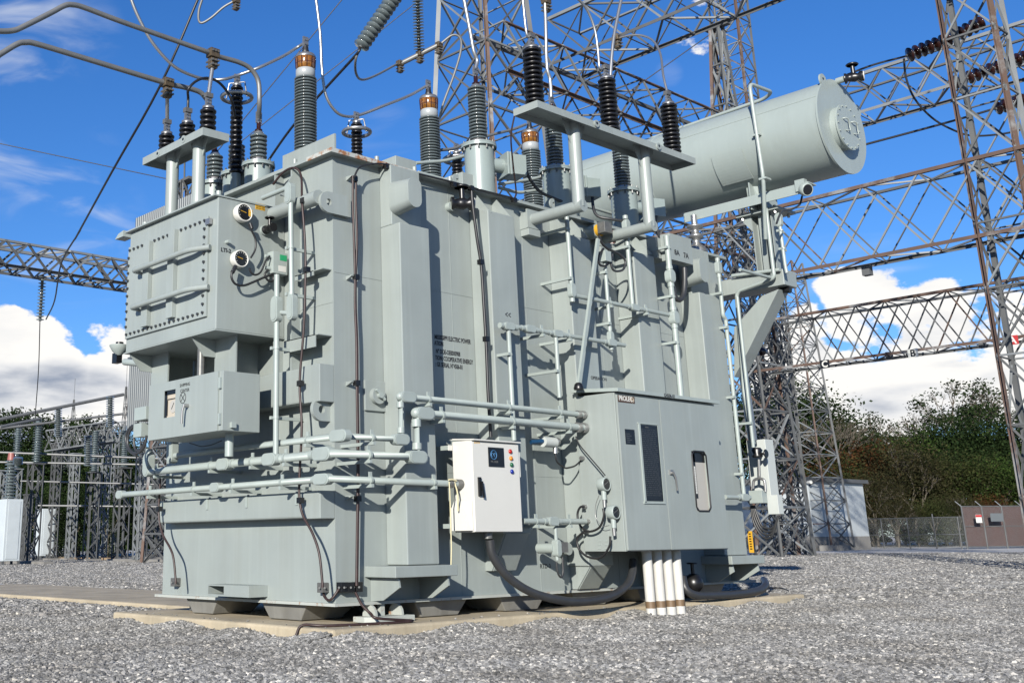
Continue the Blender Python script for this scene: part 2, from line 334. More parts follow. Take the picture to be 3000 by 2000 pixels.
# loose stones: six stone shapes scattered by geometry nodes over two patches in front of the plant
stones = bpy.data.collections.new('stones')
rnd = random.Random(3)
for k in range(7):
    m_ = MB(); vs = []
    for i in range(10):
        z = 1 - 2 * (i + .5) / 10; ph = i * 2.399963; r = math.sqrt(1 - z * z)
        q = Vector((r * math.cos(ph) * rnd.uniform(.75, 1.25), r * math.sin(ph) * rnd.uniform(.55, .95), z * rnd.uniform(.42, .72))); vs.append(q)
    import bmesh
    bm = bmesh.new(); [bm.verts.new(q) for q in vs]; bmesh.ops.convex_hull(bm, input=bm.verts); 
    me = bpy.data.meshes.new('stone'); bm.to_mesh(me); bm.free(); me.materials.append(SM)
    so_ = bpy.data.objects.new('stone_shape', me); stones.objects.link(so_)
def scatter(name, quads, density, smin, smax, label, keep=True):
    mb = MB()
    for q in quads: mb.add(q, [tuple(range(len(q)))])
    o = mb.build(name, GM, kind='stuff', label=label, cat='gravel')
    ng = bpy.data.node_groups.new(name, 'GeometryNodeTree'); ng.interface.new_socket('Geometry', in_out='INPUT', socket_type='NodeSocketGeometry'); ng.interface.new_socket('Geometry', in_out='OUTPUT', socket_type='NodeSocketGeometry')
    gi = ng.nodes.new('NodeGroupInput'); gout = ng.nodes.new('NodeGroupOutput')
    ds = ng.nodes.new('GeometryNodeDistributePointsOnFaces'); ds.inputs['Density'].default_value = density
    ci = ng.nodes.new('GeometryNodeCollectionInfo'); ci.inputs['Collection'].default_value = stones; ci.inputs['Separate Children'].default_value = True; ci.inputs['Reset Children'].default_value = True
    ip = ng.nodes.new('GeometryNodeInstanceOnPoints'); ip.inputs['Pick Instance'].default_value = True
    rv = ng.nodes.new('FunctionNodeRandomValue'); rv.data_type = 'FLOAT_VECTOR'; rv.inputs[0].default_value = (-.7, -.7, 0); rv.inputs[1].default_value = (.7, .7, 6.28)
    rs = ng.nodes.new('FunctionNodeRandomValue'); rs.data_type = 'FLOAT'; rs.inputs[2].default_value = smin; rs.inputs[3].default_value = smax; rs.inputs[8].default_value = 5
    L = ng.links.new
    L(gi.outputs[0], ds.inputs['Mesh']); L(ds.outputs['Points'], ip.inputs['Points']); L(ci.outputs[0], ip.inputs['Instance']); L(rv.outputs[0], ip.inputs['Rotation']); L(rs.outputs[1], ip.inputs['Scale']); L(ip.outputs[0], gout.inputs[0])
    if not keep:
        md = o.modifiers.new('scatter', 'NODES'); md.node_group = ng; return o
    jn = ng.nodes.new('GeometryNodeJoinGeometry'); L(ip.outputs[0], jn.inputs[0]); L(gi.outputs[0], jn.inputs[0]); L(jn.outputs[0], gout.inputs[0])
    md = o.modifiers.new('scatter', 'NODES'); md.node_group = ng
    return o
def zq(pts, z): return [tuple(PZ(u, v, z)) for u, v in pts]
PFR = [(.53, -.48), (.53, 8.74), (-3.91, -.48)]
# near patch: between the picture's foot and the pad; polygons kept clear of the concrete
nl = PZ(-120, 2060, 0); nr = PZ(3120, 2060, 0)
ml = PZ(-150, 1795, 0); mr_ = PZ(3150, 1735, 0)
quads = [[(nl.x, nl.y, 0), (.60, -.53, 0), (-3.97, -.53, 0), (-3.97, 0, 0), (ml.x, ml.y, 0)][::-1],
         [(nl.x, nl.y, 0), (nr.x, nr.y, 0), (mr_.x, mr_.y, 0), (.60, 8.78, 0), (.60, -.53, 0)]]
scatter('near_gravel', quads, 1450, .012, .034, 'loose grey crushed stone in the foreground around the concrete pad')
fr = PZ(3150, 1655, 0); fl = PZ(2230, 1655, 0)
fl2 = PZ(-150, 1672, 0); fr2 = PZ(500, 1668, 0); fr3 = PZ(500, 1735, 0)
scatter('far_gravel', [[(.60, 8.78, 0), (mr_.x, mr_.y, 0), (fr.x, fr.y, 0), (fl.x, fl.y, 0), (-3.9, 8.78, 0)],
        [(-4.3, 4.06, 0), (-4.3, 12, 0), (fr2.x, fr2.y, 0), (fl2.x, fl2.y, 0), (-16.6, 4.06, 0)], [(-3.97, .012, 0), (-3.97, 1.29, 0), (ml.x - 6, 1.29, 0), (ml.x - 6, ml.y, 0), (ml.x, ml.y + .012, 0)], [(-3.97, 1.3, 0), (-3.97, 9, 0), (-4.28, 9, 0), (-4.28, 1.3, 0)]], 260, .03, .06, 'loose grey crushed stone spread behind the transformer')

dr = PZ(3150, 1618, 0); dl = PZ(2200, 1622, 0); el = PZ(-150, 1640, 0); er = PZ(520, 1640, 0)
scatter('distant_gravel', [[(fl.x, fl.y, 0), (fr.x, fr.y, 0), (dr.x, dr.y, 0), (dl.x, dl.y, 0)], [(fl2.x, fl2.y, 0), (fr2.x, fr2.y, 0), (er.x, er.y, 0), (el.x, el.y, 0)]], 75, .045, .085, 'grey stone far out toward the fence and the left yard')
# stone banked up against the pad edge, and a few loose pieces lying on the concrete
bk = []
gr_ = random.Random(4)
def bank(p0, p1, out, n):
    hs = [max(0.0, .035 + .03 * math.sin(i * 1.3) + gr_.uniform(-.02, .03)) for i in range(n + 1)]
    for i in range(n):
        a = p0.lerp(p1, i / n); b = p0.lerp(p1, (i + 1) / n)
        bk.append([(a.x, a.y, hs[i]), (b.x, b.y, hs[i + 1]), (b.x + out.x, b.y + out.y, -.005), (a.x + out.x, a.y + out.y, -.005)])
bank(Vector((-3.9, -.475, 0)), Vector((.52, -.475, 0)), Vector((0, -.45, 0)), 16); bank(Vector((.525, -.47, 0)), Vector((.525, 8.72, 0)), Vector((.45, 0, 0)), 30)
bk[:16] = [q[::-1] for q in bk[:16]]; bk[16:] = [q[::-1] for q in bk[16:]]
bk += [[(.50, -.46, .055), (.50, -.925, -.003), (.975, -.925, -.003)], [(.50, -.46, .055), (.975, -.925, -.003), (.975, -.44, -.003)]]
scatter('banked_gravel', bk, 1700, .012, .032, 'loose stone banked against the edges of the concrete pad')
scatter('spilled_stones', [[(-3.8, -.45, PADT + .004), (.5, -.45, PADT + .004), (.5, -.30, PADT + .004), (-3.8, -.30, PADT + .004)], [(.33, -.3, PADT + .004), (.5, -.3, PADT + .004), (.5, 8.6, PADT + .004), (.33, 8.6, PADT + .004)]], 38, .007, .018, 'few loose stones spilled on top of the concrete pad edge', keep=False)

# ================================================================== TRANSFORMER TANK
XL, YR, ZT, ZB = -3.48, 8.1, 5.295, .30
T = thing('transformer_tank', 'big grey green steel transformer tank with box stiffeners on a concrete pad', 'transformer', (-1.7, 4, PADT))
MB().box((XL, 0, ZB + .03), (0, YR, ZT)).build('tank_wall', 'paint', T)
MB().box((XL - .07, -.07, ZB), (.07, YR + .07, ZB + .03)).build('base_flange', 'chippaint', T)
MB().box((XL - .11, -.11, ZT), (.11, YR + .11, ZT + .045)).build('lid', 'paint', T, bevel=.004)
lf = MB(); lf.box((-.35, -.113, ZT - .002), (.114, -.09, ZT + .048)); lf.box((.09, -.11, ZT - .003), (.1145, 1.25, ZT + .049)); lf.build('lid_edge', 'rustpaint', T, label='lid edge with peeling paint and rust')
MB().box((XL + .05, .05, ZT - .0), (-.05, YR - .05, ZT + .04)).build('lid_deck', 'paint', T)
ws = MB()
for z in (1.72, 3.9): ws.box((-.001, .01, z), (.004, YR - .01, z + .012)); ws.box((XL + .01, -.004, z - .35), (-.01, .001, z - .338))
for y in (1.9, 3.3, 4.9, 6.3): ws.box((-.001, y, ZB + .04), (.0035, y + .01, ZT - .01))
ws.build('weld_seam', 'paint', T)
# box stiffeners on the long side
d1, d2 = .336, .33
cols = [(.733, 1.215), (2.279, 2.776), (3.848, 4.345), (5.337, 5.85), (6.95, 7.55)]
def stiff(y0, y1, d, z0, z1, chamfer=0.0):
    mb = MB()
    if chamfer: mb.prism([(0, y0, z0), (d, y0, z0), (d, y0, z1), (0.001, y0, z1 + chamfer)], (0, y1 - y0, 0))
    else: mb.box((0, y0, z0), (d, y1, z1))
    return mb.build('stiffener', 'paint', T, bevel=.012)
stiff(.733, 1.215, d1, .70, 4.545)
MB().box((0, .735, 4.545), (.20, 1.213, ZT - .001)).build('stiffener', 'paint', T, bevel=.01)
stiff(2.279, 2.776, d2, 1.02, 4.975, .13)
stiff(3.848, 4.345, d2, .62, 4.93, .13)
stiff(5.337, 5.85, d2, .62, 4.93, .13)
stiff(6.95, 7.55, .336, .70, 4.55)
MB().box((0, 6.96, 4.55), (.20, 7.54, ZT - .001)).build('stiffener', 'paint', T, bevel=.01)
for (y0, y1) in cols[1:4]:          # triangular gussets between stiffener tops and the lid
    for y in (y0 + .05, y1 - .05):
        MB().prism([(.001, y, 4.90), (.335, y, 4.955), (.06, y, 5.29), (.001, y, 5.29)], (0, .014, 0)).build('gusset', 'paint', T)
# jacking feet
def foot(y0, y1, z0=.58, x=.50):
    MB().box((0, y0, z0 + .0), (x, y1, z0 + .115)).build('jacking_pad', 'paint', T, bevel=.008)
    for y in (y0 + .09, y1 - .11): MB().prism([(.001, y, z0), (x - .06, y, z0), (x - .04, y, z0 - .10), (.20, y, z0 - .235), (.001, y, z0 - .25)], (0, .02, 0)).build('foot_gusset', 'paint', T)
foot(.40, 1.33); foot(6.85, 7.72)
for y0, y1 in (cols[1], cols[2], cols[3]):   # sloped sheet under the middle stiffeners
    z0 = 1.02 if y0 < 3 else .62
    for y in (y0 + .03, y1 - .05): MB().prism([(.001, y, z0), (d2 - .01, y, z0), (.10, y, z0 - .42 if z0 > .9 else .34), (.001, y, z0 - .42 if z0 > .9 else .34)], (0, .02, 0)).build('foot_gusset', 'paint', T)
    MB().prism([(d2 - .012, y0 + .052, z0), (d2, y0 + .052, z0), (.11, y0 + .052, .34 + (0 if z0 < .9 else .26)), (.098, y0 + .052, .34 + (0 if z0 < .9 else .26))], (0, y1 - y0 - .104, 0)).build('foot_web', 'paint', T)
# skid blocks under the base: truncated pyramids
def skid(x0, x1, y0, y1, zt=.298, zb=.128, s=.13):
    mb = MB(); t = [(x0, y0, zt), (x1, y0, zt), (x1, y1, zt), (x0, y1, zt)]; b = [(x0 + s, y0 + .02, zb), (x1 - s, y0 + .02, zb), (x1 - s, y1 - s, zb), (x0 + s, y1 - s, zb)]
    mb.add(b + t, [(0, 3, 2, 1), (4, 5, 6, 7), (0, 1, 5, 4), (1, 2, 6, 5), (2, 3, 7, 6), (3, 0, 4, 7)]); mb.build('skid_block', 'skid', T, bevel=.01)
skid(-2.95, -2.25, .02, .75); skid(-1.35, -.52, .02, .75)
def skidr(y0, y1):
    mb = MB(); s = .13; zt = .298; zb = .128
    t = [(-.75, y0, zt), (-.02, y0, zt), (-.02, y1, zt), (-.75, y1, zt)]; b = [(-.6, y0 + s, zb), (-.05, y0 + s, zb), (-.05, y1 - s, zb), (-.6, y1 - s, zb)]
    mb.add(b + t, [(0, 3, 2, 1), (4, 5, 6, 7), (0, 1, 5, 4), (1, 2, 6, 5), (2, 3, 7, 6), (3, 0, 4, 7)]); mb.build('skid_block', 'skid', T, bevel=.01)
for y0 in (1.15, 2.55, 3.9, 5.3, 6.6): skidr(y0, y0 + .85)
MB().box((-3.3, .3, .125), (-3.15, .55, .298)).build('skid_block', 'galvd', T)
# tie-down anchor at the near corner
an = MB(); an.prism([(-.08, .30, .122), (.10, .30, .122), (.20, .38, .122), (.20, .95, .122), (-.08, .95, .122)], (0, 0, .06)); an.build('anchor_plate', 'chippaint', T, bevel=.008)
for y in (.42, .80):
    pr = [(-.06, y, .182), (.15, y, .182)] + [(.045 + .105 * math.cos(t), y, .20 + .10 * math.sin(t)) for t in [math.pi * i / 8 for i in range(9)]]
    MB().prism(pr, (0, .03, 0)).build('anchor_lug', 'chippaint', T)
MB().box((-.02, .60, .182), (.03, .66, .299)).build('anchor_lug', 'chippaint', T)
# end-wall beams and ribs (short side)
bb = MB(); bb.box((-3.33, -.2, 1.20), (-.28, 0, 1.475)); bb.build('wall_beam', 'paint', T, bevel=.02)
MB().box((-.28, -.205, 1.19), (-.001, 0, 1.48)).build('wall_beam_end', 'paint', T, bevel=.008)
ub0 = PY(973, 1166, -.2).z; ub1 = PY(973, 1059, -.2).z
MB().box((-3.33, -.2, ub0), (-.30, 0, ub1)).build('wall_beam', 'paint', T, bevel=.02)
MB().box((-.30, -.205, ub0 - .01), (-.001, 0, ub1 + .01)).build('wall_beam_end', 'paint', T, bevel=.008)
for x in (-.62, -.95): MB().box((x - .012, -.13, ub1 + .011), (x + .012, 0, 5.28)).build('wall_rib', 'paint', T)
MB().prism([(-.62, -.30, 4.90), (-.62, 0, 4.90), (-.62, 0, 5.27), (-.62, -.08, 5.27)], (.018, 0, 0)).build('gusset', 'paint', T)
for zz, xx0, dy in ((PY(968, 780, -.1).z, -.55, .13), (PY(968, 972, -.15).z, -.66, .2)):
    s_ = MB(); s_.box((xx0, -dy, zz - .01), (-.03, 0, zz)); s_.box((xx0, -dy, zz - .06 if dy < .15 else zz - .14), (-.08 if dy > .15 else -.2, -dy + .012, zz)); s_.build('bracket_shelf', 'paint', T)
# jacking box near the foot of the end wall
jb = MB(); c0 = PY(617, 1722, -.22); c1 = PY(664, 1728, -.22); c2 = PY(740, 1722, -.22)
zj = c1.z
jb.box((c0.x, -.26, zj - .065), (c1.x + .5, 0, zj - .045)); jb.box((c0.x, -.26, zj + .045), (c1.x + .5, 0, zj + .06)); jb.box((c1.x, -.26, zj - .045), (c1.x + .5, 0, zj + .045)); jb.box((c0.x, -.26, zj - .045), (c0.x + .012, 0, zj + .045)); jb.build('guide_box', 'paint', T)
# lifting trunnion and lugs at the near corner
tr = MB(); a = PY(858, 592, -.22); z_ = PY(935, 577, -.22).z
tr.cyl((-.86, -.22, z_), (.02, -.22, z_), .085, n=24); tr.build('lifting_trunnion', 'paint', T)
def lugplate(cx, cy, cz, r, ext, th=.04, hole=.4):
    out = []; n = 14
    out += [(cy - r * math.sin(t) * 1.0, cz + r * math.cos(t)) for t in [math.pi * i / n for i in range(n + 1)]]     # rounded toward -Y
    out += [(cy + ext, cz - r), (cy + ext, cz + r)]
    hl = [(cy - r * hole * math.sin(2 * math.pi * i / 16), cz + r * hole * math.cos(2 * math.pi * i / 16)) for i in range(16)]
    bm = bmesh.new(); vo = [bm.verts.new((cx + th, y, z)) for y, z in out]; vh = [bm.verts.new((cx + th, y, z)) for y, z in hl]
    ed = [bm.edges.new((vo[i], vo[(i + 1) % len(vo)])) for i in range(len(vo))] + [bm.edges.new((vh[i], vh[(i + 1) % 16])) for i in range(16)]
    f = bmesh.ops.triangle_fill(bm, use_beauty=True, edges=ed)
    fs = [g for g in f['geom'] if isinstance(g, bmesh.types.BMFace)]
    ex = bmesh.ops.extrude_face_region(bm, geom=fs); bmesh.ops.translate(bm, vec=(-th, 0, 0), verts=[g for g in ex['geom'] if isinstance(g, bmesh.types.BMVert)])
    bmesh.ops.recalc_face_normals(bm, faces=bm.faces)
    mb = MB(); bm.verts.index_update(); mb.v = [v.co.copy() for v in bm.verts]; mb.f = [[v.index for v in f.verts] for f in bm.faces]; mb.sm = [False] * len(mb.f); bm.free(); return mb
h = PX(963, 592, .06); lugplate(.025, h.y, h.z, .125, .33, .04, .32).build('lifting_lug', 'paint', T)
h = PX(936, 1200, -.12); lugplate(-.12, -.12, h.z, .125, .12, .05, .36).build('lifting_lug', 'paint', T)
# oval blanking pipes (two) on top of stiffeners
def ovalcap(u, v, x1, ry, rz, x0=.20):
    c = PX(u, v, x1); n = 28; mb = MB(); pts = []
    for i in range(n):
        t = 2 * math.pi * i / n; pts.append((math.cos(t) * ry, math.sin(t) * ry * .92 + (rz - ry) * (1 if math.sin(t) > 0 else -1)))
    pr = [(x0, 1.15, 0), (x1 - .06, 1.0, 0), (x1 - .055, 1.0, 0), (x1, 1.0, 0)]
    vs = [Vector((x, c.y + y * s_, c.z + z * s_)) for x, s_, _ in pr for y, z in pts]
    mb.add(vs, [(k * n + i, k * n + (i + 1) % n, (k + 1) * n + (i + 1) % n, (k + 1) * n + i) for k in range(3) for i in range(n)], True); mb.add(vs[-n:], [tuple(range(n))])
    return mb.build('blanking_cap', 'paint', T)
ovalcap(1216, 563, .52, .108, .19); ovalcap(2063, 790, .52, .115, .20)
# plates standing on the lid
lp = MB(); a = PX(993, 413, -.06); MB().box((-1.1, .10, ZT + .045), (-.08, .125, 5.62)).build('lid_plate', 'paint', T)
def pocket(yc, w, hgt, dep, xf=-.12):
    MB().box((xf - dep, yc, ZT + .045), (xf, yc + w, ZT + hgt)).build('lid_box', 'paint', T, bevel=.006)
q0 = PX(1159, 455, -.2); q1 = PX(1219, 470, -.2); pocket(q0.y, q1.y - q0.y, q0.z - ZT, .75, -.2)
q0 = PX(1354, 503, -.2); q1 = PX(1407, 520, -.2); pocket(q0.y, q1.y - q0.y, q0.z - ZT, .5, -.2)
for (u, v) in ((1104, 472), (1214, 500), (1318, 530), (864, 488)):
    p = PX(u, v, -.02) if u > 900 else PY(u, v, 0); MB().cyl((p.x - .0, p.y, ZT + .04), (p.x, p.y, ZT + .15), .028).build('lid_stud', 'paint', T)
h = PX(1340, 528, .0); lugplate(-.03, h.y, h.z, .085, .02, .03, .3).build('lifting_lug', 'paint', T)
h = PX(1623, 596, .03); lugplate(0, h.y, h.z, .075, .02, .025, .3).build('lifting_lug', 'paint', T)
# small bosses, earthing eyes and arrows on the wall
for (u, v, x) in ((1401, 895, .0), (1637, 940, .0), (1672, 1349, 0.0)):
    p = PX(u, v, x); lugplate(.0, p.y, p.z, .045, .03, .03, .35).build('earthing_eye', 'paint', T)
# drain and sampling stubs
for (u, v, r, l) in ((1630, 1607, .075, .2),):
    p = PX(u, v, 0); MB().cyl(p, p + Xp * l, r, n=20).build('drain_stub', 'paint', T)
# blank square flange with hub (short of the first stiffener)
q = PX(1094, 1160, .0); MB().box((0, q.y - .15, q.z - .17), (.03, q.y + .16, q.z + .17)).build('hub_plate', 'paint', T, bevel=.004)
MB().cyl((.03, q.y + .01, q.z), (.09, q.y + .01, q.z), .095, n=24).build('hub', 'paint', T)
w_ = MB(); w_.bar((.10, q.y - .05, q.z + .06), (.10, q.y + .075, q.z - .05), .03, .05, Xp); w_.cyl((.09, q.y + .01, q.z), (.13, q.y + .01, q.z), .035); w_.build('hub_handle', 'pipe', T)
# lettering on the wall
def wtext(s, u, v, x, size, m='ink', parent=T, bold=.012, xs=1.0): 
    p = PX(u, v, x + .0015); return text('lettering', s, size, p, Yp, Zp, m, parent, bold, xs=xs)
wtext('MISSISSIPPI ELECTRIC POWER', 1273, 992, 0, .078, bold=.02, xs=.62); wtext('ATION', 1273, 1010, 0, .078, bold=.02, xs=.62)
wtext('N\u00b0 DOE-OE0000908', 1277, 1034, 0, .078, bold=.02, xs=.62); wtext('TION: COOPERATIVE ENERGY', 1275, 1053, 0, .078, bold=.02, xs=.62); wtext(': GE SERIAL N\u00b04506-01', 1276, 1072, 0, .078, bold=.02, xs=.62)
wtext('<<', 1480, 930, d2, .12, bold=0, xs=.8); wtext('OPERATION', 1731, 1110, d2, .062); wtext('RTD-3', 1582, 1664, 0, .075)

# ================================================================== TAP CHANGER BOX on the short side
LX0, LX1, LZ0, LZ1 = -2.95, -.915, 3.27, 4.835
L_ = thing('tap_changer_box', 'grey green bolted box high on the end wall with two long pipe handles', 'equipment box', (-1.9, -.5, 3.27))
MB().box((LX0, -.97, LZ0), (LX1, .0, LZ1)).build('box_body', 'paint', L_, bevel=.012)
MB().box((LX0 - .05, -1.03, LZ1), (LX1 + .012, -.005, LZ1 + .018)).build('box_lid', 'paint', L_)
MB().prism([(LX0 - .14, -1.0, LZ0 - .14), (LX1, -1.0, LZ0 - .0), (LX1, -.0, LZ0 - .0), (LX0 - .14, 0, LZ0 - .14)], (0, 0, -.012)) 
fl = MB(); fl.box((LX0 + .02, -1.0, LZ0 + .17), (LX1 - .17, -.971, LZ1 - .20)); door = fl.build('access_door', 'paint', L_, bevel=.003)
MB().box((LX0 - .02, -.985, LZ0 - .014), (LX1 + .012, -.0, LZ0 - .001)).build('box_floor', 'paint', L_)
bx0, bx1, bz0, bz1 = LX0 + .07, LX1 - .22, LZ0 + .22, LZ1 - .25
boltm = MB(); boltm.cyl((0, 0, 0), (0, -.022, 0), .017, n=6, smooth=False); boltme = rawmesh('bolt', boltm, 'bolt')
def bolt(x, z, par=door, y=-1.0): 
    o = inst('bolt', boltme, par, (x, y, z)); return o
nb = 18
for i in range(nb):
    x = bx0 + (bx1 - bx0) * i / (nb - 1); bolt(x, bz1); bolt(x, bz0)
for i in range(1, 11):
    z = bz0 + (bz1 - bz0) * i / 11; bolt(bx1 + .0, z); bolt(bx0 - .02, z)
for uu in (575, 500):      # flat ribs on the door
    x = PY(uu, 850, -1.0).x; 
for k, (uu, v0, v1) in enumerate(((439, 710, 955), (512, 675, 930))):
    a = PY(uu, v0, -1.01); b = PY(uu, v1, -1.01); MB().box((a.x - .07, -1.06, b.z), (a.x + .07, -1.0, a.z)).build('door_rib', 'paint', door, bevel=.004)
for (u0, v0, u1, v1) in ((390, 795, 590, 717), (384, 902, 585, 835)):
    a = PY(u0, v0, -1.12); b = PY(u1, v1, -1.12); z = (a.z + b.z) / 2
    MB().tube([(a.x, -1.0, z), (a.x, -1.12, z), (b.x - .25, -1.12, z), (b.x, -1.0, z)], .034, n=14, bend=.09).build('pipe_handle', 'paint', door)
h = PY(425, 835, -1.002); MB().box((h.x - .055, -1.006, h.z - .07), (h.x + .055, -1.0, h.z + .07)).build('nameplate', 'plate', door)
for z in (LZ1 - .28,): 
    MB().box((LX1 - .19, -1.02, z - .035), (LX1 - .10, -.98, z + .035)).build('earthing_strap', 'aluw', L_)
for (x) in (LX0 + .25, LX1 - .1): MB().cyl((x, -.9, LZ1 + .018), (x, -.9, LZ1 + .10), .035).build('lid_stud', 'pipe', L_)
# dial gauges on the side of the box
def gauge(u, v, rr, face, label, x=LX1, stand=.11, name='dial_gauge'):
    c = PX(u, v, x + stand); g = thing(name, label, 'gauge', (x, c.y, c.z))
    mb = MB(); mb.lathe((x + .001, c.y, c.z), [(rr * .8, 0), (rr * .95, .01), (rr, .03), (rr, stand - .02), (rr * .96, stand), (rr * .86, stand), (rr * .84, stand - .012), (0.0001, stand - .012)], Xp, n=32); mb.build('gauge_case', 'white', g)
    MB().lathe((x + stand - .010, c.y, c.z), [(rr * .84, 0), (rr * .84, .002)], Xp, n=32, smooth=False).build('dial', face, g)
    nd = MB(); nd.bar((x + stand - .004, c.y - rr * .5, c.z + rr * .12), (x + stand - .004, c.y + rr * .2, c.z - rr * .02), .006, .003, Xp); nd.build('needle', 'label_y', g)
    tk = MB()
    for i in range(11):
        t = math.radians(-120 + i * 24); tk.box((x + stand - .006, c.y + math.sin(t) * rr * .7 - .004, c.z + math.cos(t) * rr * .7 - .004), (x + stand - .0045, c.y + math.sin(t) * rr * .7 + .004, c.z + math.cos(t) * rr * .7 + .004))
    tk.build('dial_marks', 'inkw', g, kind='stuff')
    return g
g1 = gauge(718, 622, .112, 'dark', 'round white cased oil level gauge with blue black dial, upper on tap changer box'); 
c = PX(724, 620, LX1 + .1); MB().box((LX1 + .102, c.y + .02, c.z - .05), (LX1 + .104, c.y + .08, c.z + .03)).build('printed_scale', 'label_y', g1)
g2 = gauge(708, 757, .104, 'plate', 'round white cased liquid temperature gauge beside LTI-2 lettering, lower on tap changer box')
wtext('LTI-2', 647, 736, LX1, .065, parent=L_, bold=.03)
c = PX(762, 606, LX1); MB().box((LX1, c.y - .07, c.z - .04), (LX1 + .003, c.y + .07, c.z + .04)).build('warning_label', 'label_y', L_)
for k in range(3): text('lettering', 'WARNING OIL' if k == 0 else 'DO NOT OPEN', .018, (LX1 + .0045, c.y - .06, c.z + .015 - k * .022), Yp, Zp, 'bronze', L_, .0)
c = PX(663, 710, LX1); MB().cyl((LX1, c.y, c.z), (LX1 + .07, c.y, c.z), .022).build('sampling_plug', 'pipe', L_)
# valve on box side
def globe_valve(name, c, ax, label, s=1.0, m='black', ring=True, wheel_up=True, group=None):
    ax = Vector(ax); t = thing(name, label, 'valve', c, group); c = Vector(c)
    mb = MB(); mb.lathe(c, [(.055 * s, 0), (.055 * s, .02 * s), (.035 * s, .03 * s), (.045 * s, .07 * s), (.05 * s, .1 * s), (.035 * s, .13 * s), (.055 * s, .15 * s), (.055 * s, .18 * s)], ax, n=16); mb.build('valve_body', m, t)
    m2 = c + ax * .09 * s; MB().cyl(m2, m2 + Zp * .13 * s, .022 * s).build('valve_stem', m, t)
    w = MB(); w.lathe(m2 + Zp * .13 * s, [(.055 * s, 0), (.065 * s, .01 * s), (.055 * s, .02 * s), (.045 * s, .01 * s), (.055 * s, 0)], Zp, n=16); w.bar(m2 + Zp * .14 * s - Yp * .05 * s, m2 + Zp * .14 * s + Yp * .05 * s, .012 * s, .012 * s); w.bar(m2 + Zp * .14 * s - Xp * .05 * s, m2 + Zp * .14 * s + Xp * .05 * s, .012 * s, .012 * s); w.build('hand_wheel', m, t)
    if ring: e = c + ax * .18 * s; MB().lathe(e, [(.05 * s, 0), (.05 * s, .012), (.033 * s, .012), (.033 * s, 0.001)], ax, n=16).build('end_ring', 'inkw', t)
    return t
c = PX(783, 672, LX1 + .07); MB().cyl((LX1, c.y, c.z), (LX1 + .03, c.y, c.z), .06).build('valve_flange', 'pipe', L_)
globe_valve('globe_valve', (LX1 + .03, c.y, c.z), Xp, 'small black hand wheel valve on the side of the tap changer box', .95, ring=False)
# junction box with green label
c = PX(818, 770, LX1 + .16); jy0 = PX(800, 770, LX1 + .16).y; jy1 = PX(843, 770, LX1 + .16).y
J = thing('junction_box', 'small grey junction box with green label beside the lower dial gauge', 'junction box', (LX1 + .08, jy0, c.z - .25))
jz0 = PX(818, 802, LX1 + .16).z; jz1 = PX(818, 738, LX1 + .16).z
MB().box((LX1 + .04, jy0, jz0), (LX1 + .16, jy1, jz1)).build('box_body', 'pipe', J, bevel=.006)
MB().box((LX1 + .16, jy0 + .1, jz1 - .1), (LX1 + .163, jy0 + .2, jz1 - .03)).build('label_panel', 'glabel', J)
MB().box((LX1 + .16, jy0 + .08, jz0 + .03), (LX1 + .163, jy0 + .19, jz0 + .1)).build('label_panel', 'inkw', J)
for zz in (jz0 + .06, jz1 - .06): MB().cyl((LX1 + .1, jy0, zz), (LX1 + .1, jy0 - .07, zz), .028, .02).build('cable_gland', 'pipe', J)
# supports beneath the tap changer box
def leg(name, a, b, m='paint', par=L_, bevel=.004): MB().box(a, b).build(name, m, par, bevel=bevel)
sx = PY(640, 1080, -.55).x
for u_, wd in ((690, .38), (505, .35)):
    x = PY(u_ - 62, 1085, -.62).x
    MB().box((x, -.62, ub1 + .0), (x + .035, -.02, LZ0 - .014)).build('support_web', 'paint', L_)
    MB().prism([(x, -.95, LZ0 - .015), (x, -.62, LZ0 - .015), (x, -.62, LZ0 - .22), (x, -.78, LZ0 - .22)], (.02, 0, 0)).build('gusset', 'paint', L_)
    MB().box((x + .035, -.62, ub1 - .2), (x + .035 + wd * 1.05, -.60, LZ0 - .014)).build('support_plate', 'paint', L_)
xs_ = PY(578, 1065, -.8).x; MB().cyl((xs_, -.75, 2.7), (xs_, -.75, LZ0), .045).build('drive_shaft', 'grey', L_)

# ================================================================== MOTOR DRIVE CABINET ("SHIPPING CENTER")
KX0, KX1, KY, KZ0, KZ1 = -2.235, -.70, -1.0, 2.125, 2.775
K = thing('drive_cabinet', 'small grey cabinet marked SHIPPING CENTER with a window and chrome handle', 'cabinet', (-1.5, -.7, 2.1))
MB().box((KX0, KY, KZ0), (KX1, -.50, KZ1)).build('cabinet_body', 'paint', K, bevel=.006)
# front with a window opening: four panels round the hole
wx0 = PY(484, 1200, KY).x; wx1 = PY(517, 1200, KY).x; wz0 = PY(500, 1222, KY).z; wz1 = PY(500, 1143, KY).z
fr_ = MB(); e_ = .02
fr_.box((KX0, KY - e_, KZ0), (wx0, KY - .001, KZ1)); fr_.box((wx1, KY - e_, KZ0), (KX1 - .07, KY - .001, KZ1)); fr_.box((wx0, KY - e_, KZ0), (wx1, KY - .001, wz0)); fr_.box((wx0, KY - e_, wz1), (wx1, KY - .001, KZ1))
kd = fr_.build('cabinet_door', 'paint', K)
MB().box((wx0, KY - .004, wz0), (wx1, KY - .001, wz1)).build('window_interior', 'cream', K)
wi = MB(); wi.box((wx0, KY - .012, wz0), (wx0 + .05, KY - .004, wz1)); wi.box((wx0, KY - .012, wz1 - .05), (wx1, KY - .004, wz1)); wi.build('window_shade', 'black', K)
mm = MB(); xm = (wx0 + wx1) / 2 + .06; mm.lathe((xm, KY - .005, wz0 + .12), [(.075, 0), (.075, .004)], -Yp, n=20); mm.build('meter_dial', 'panelg', K)
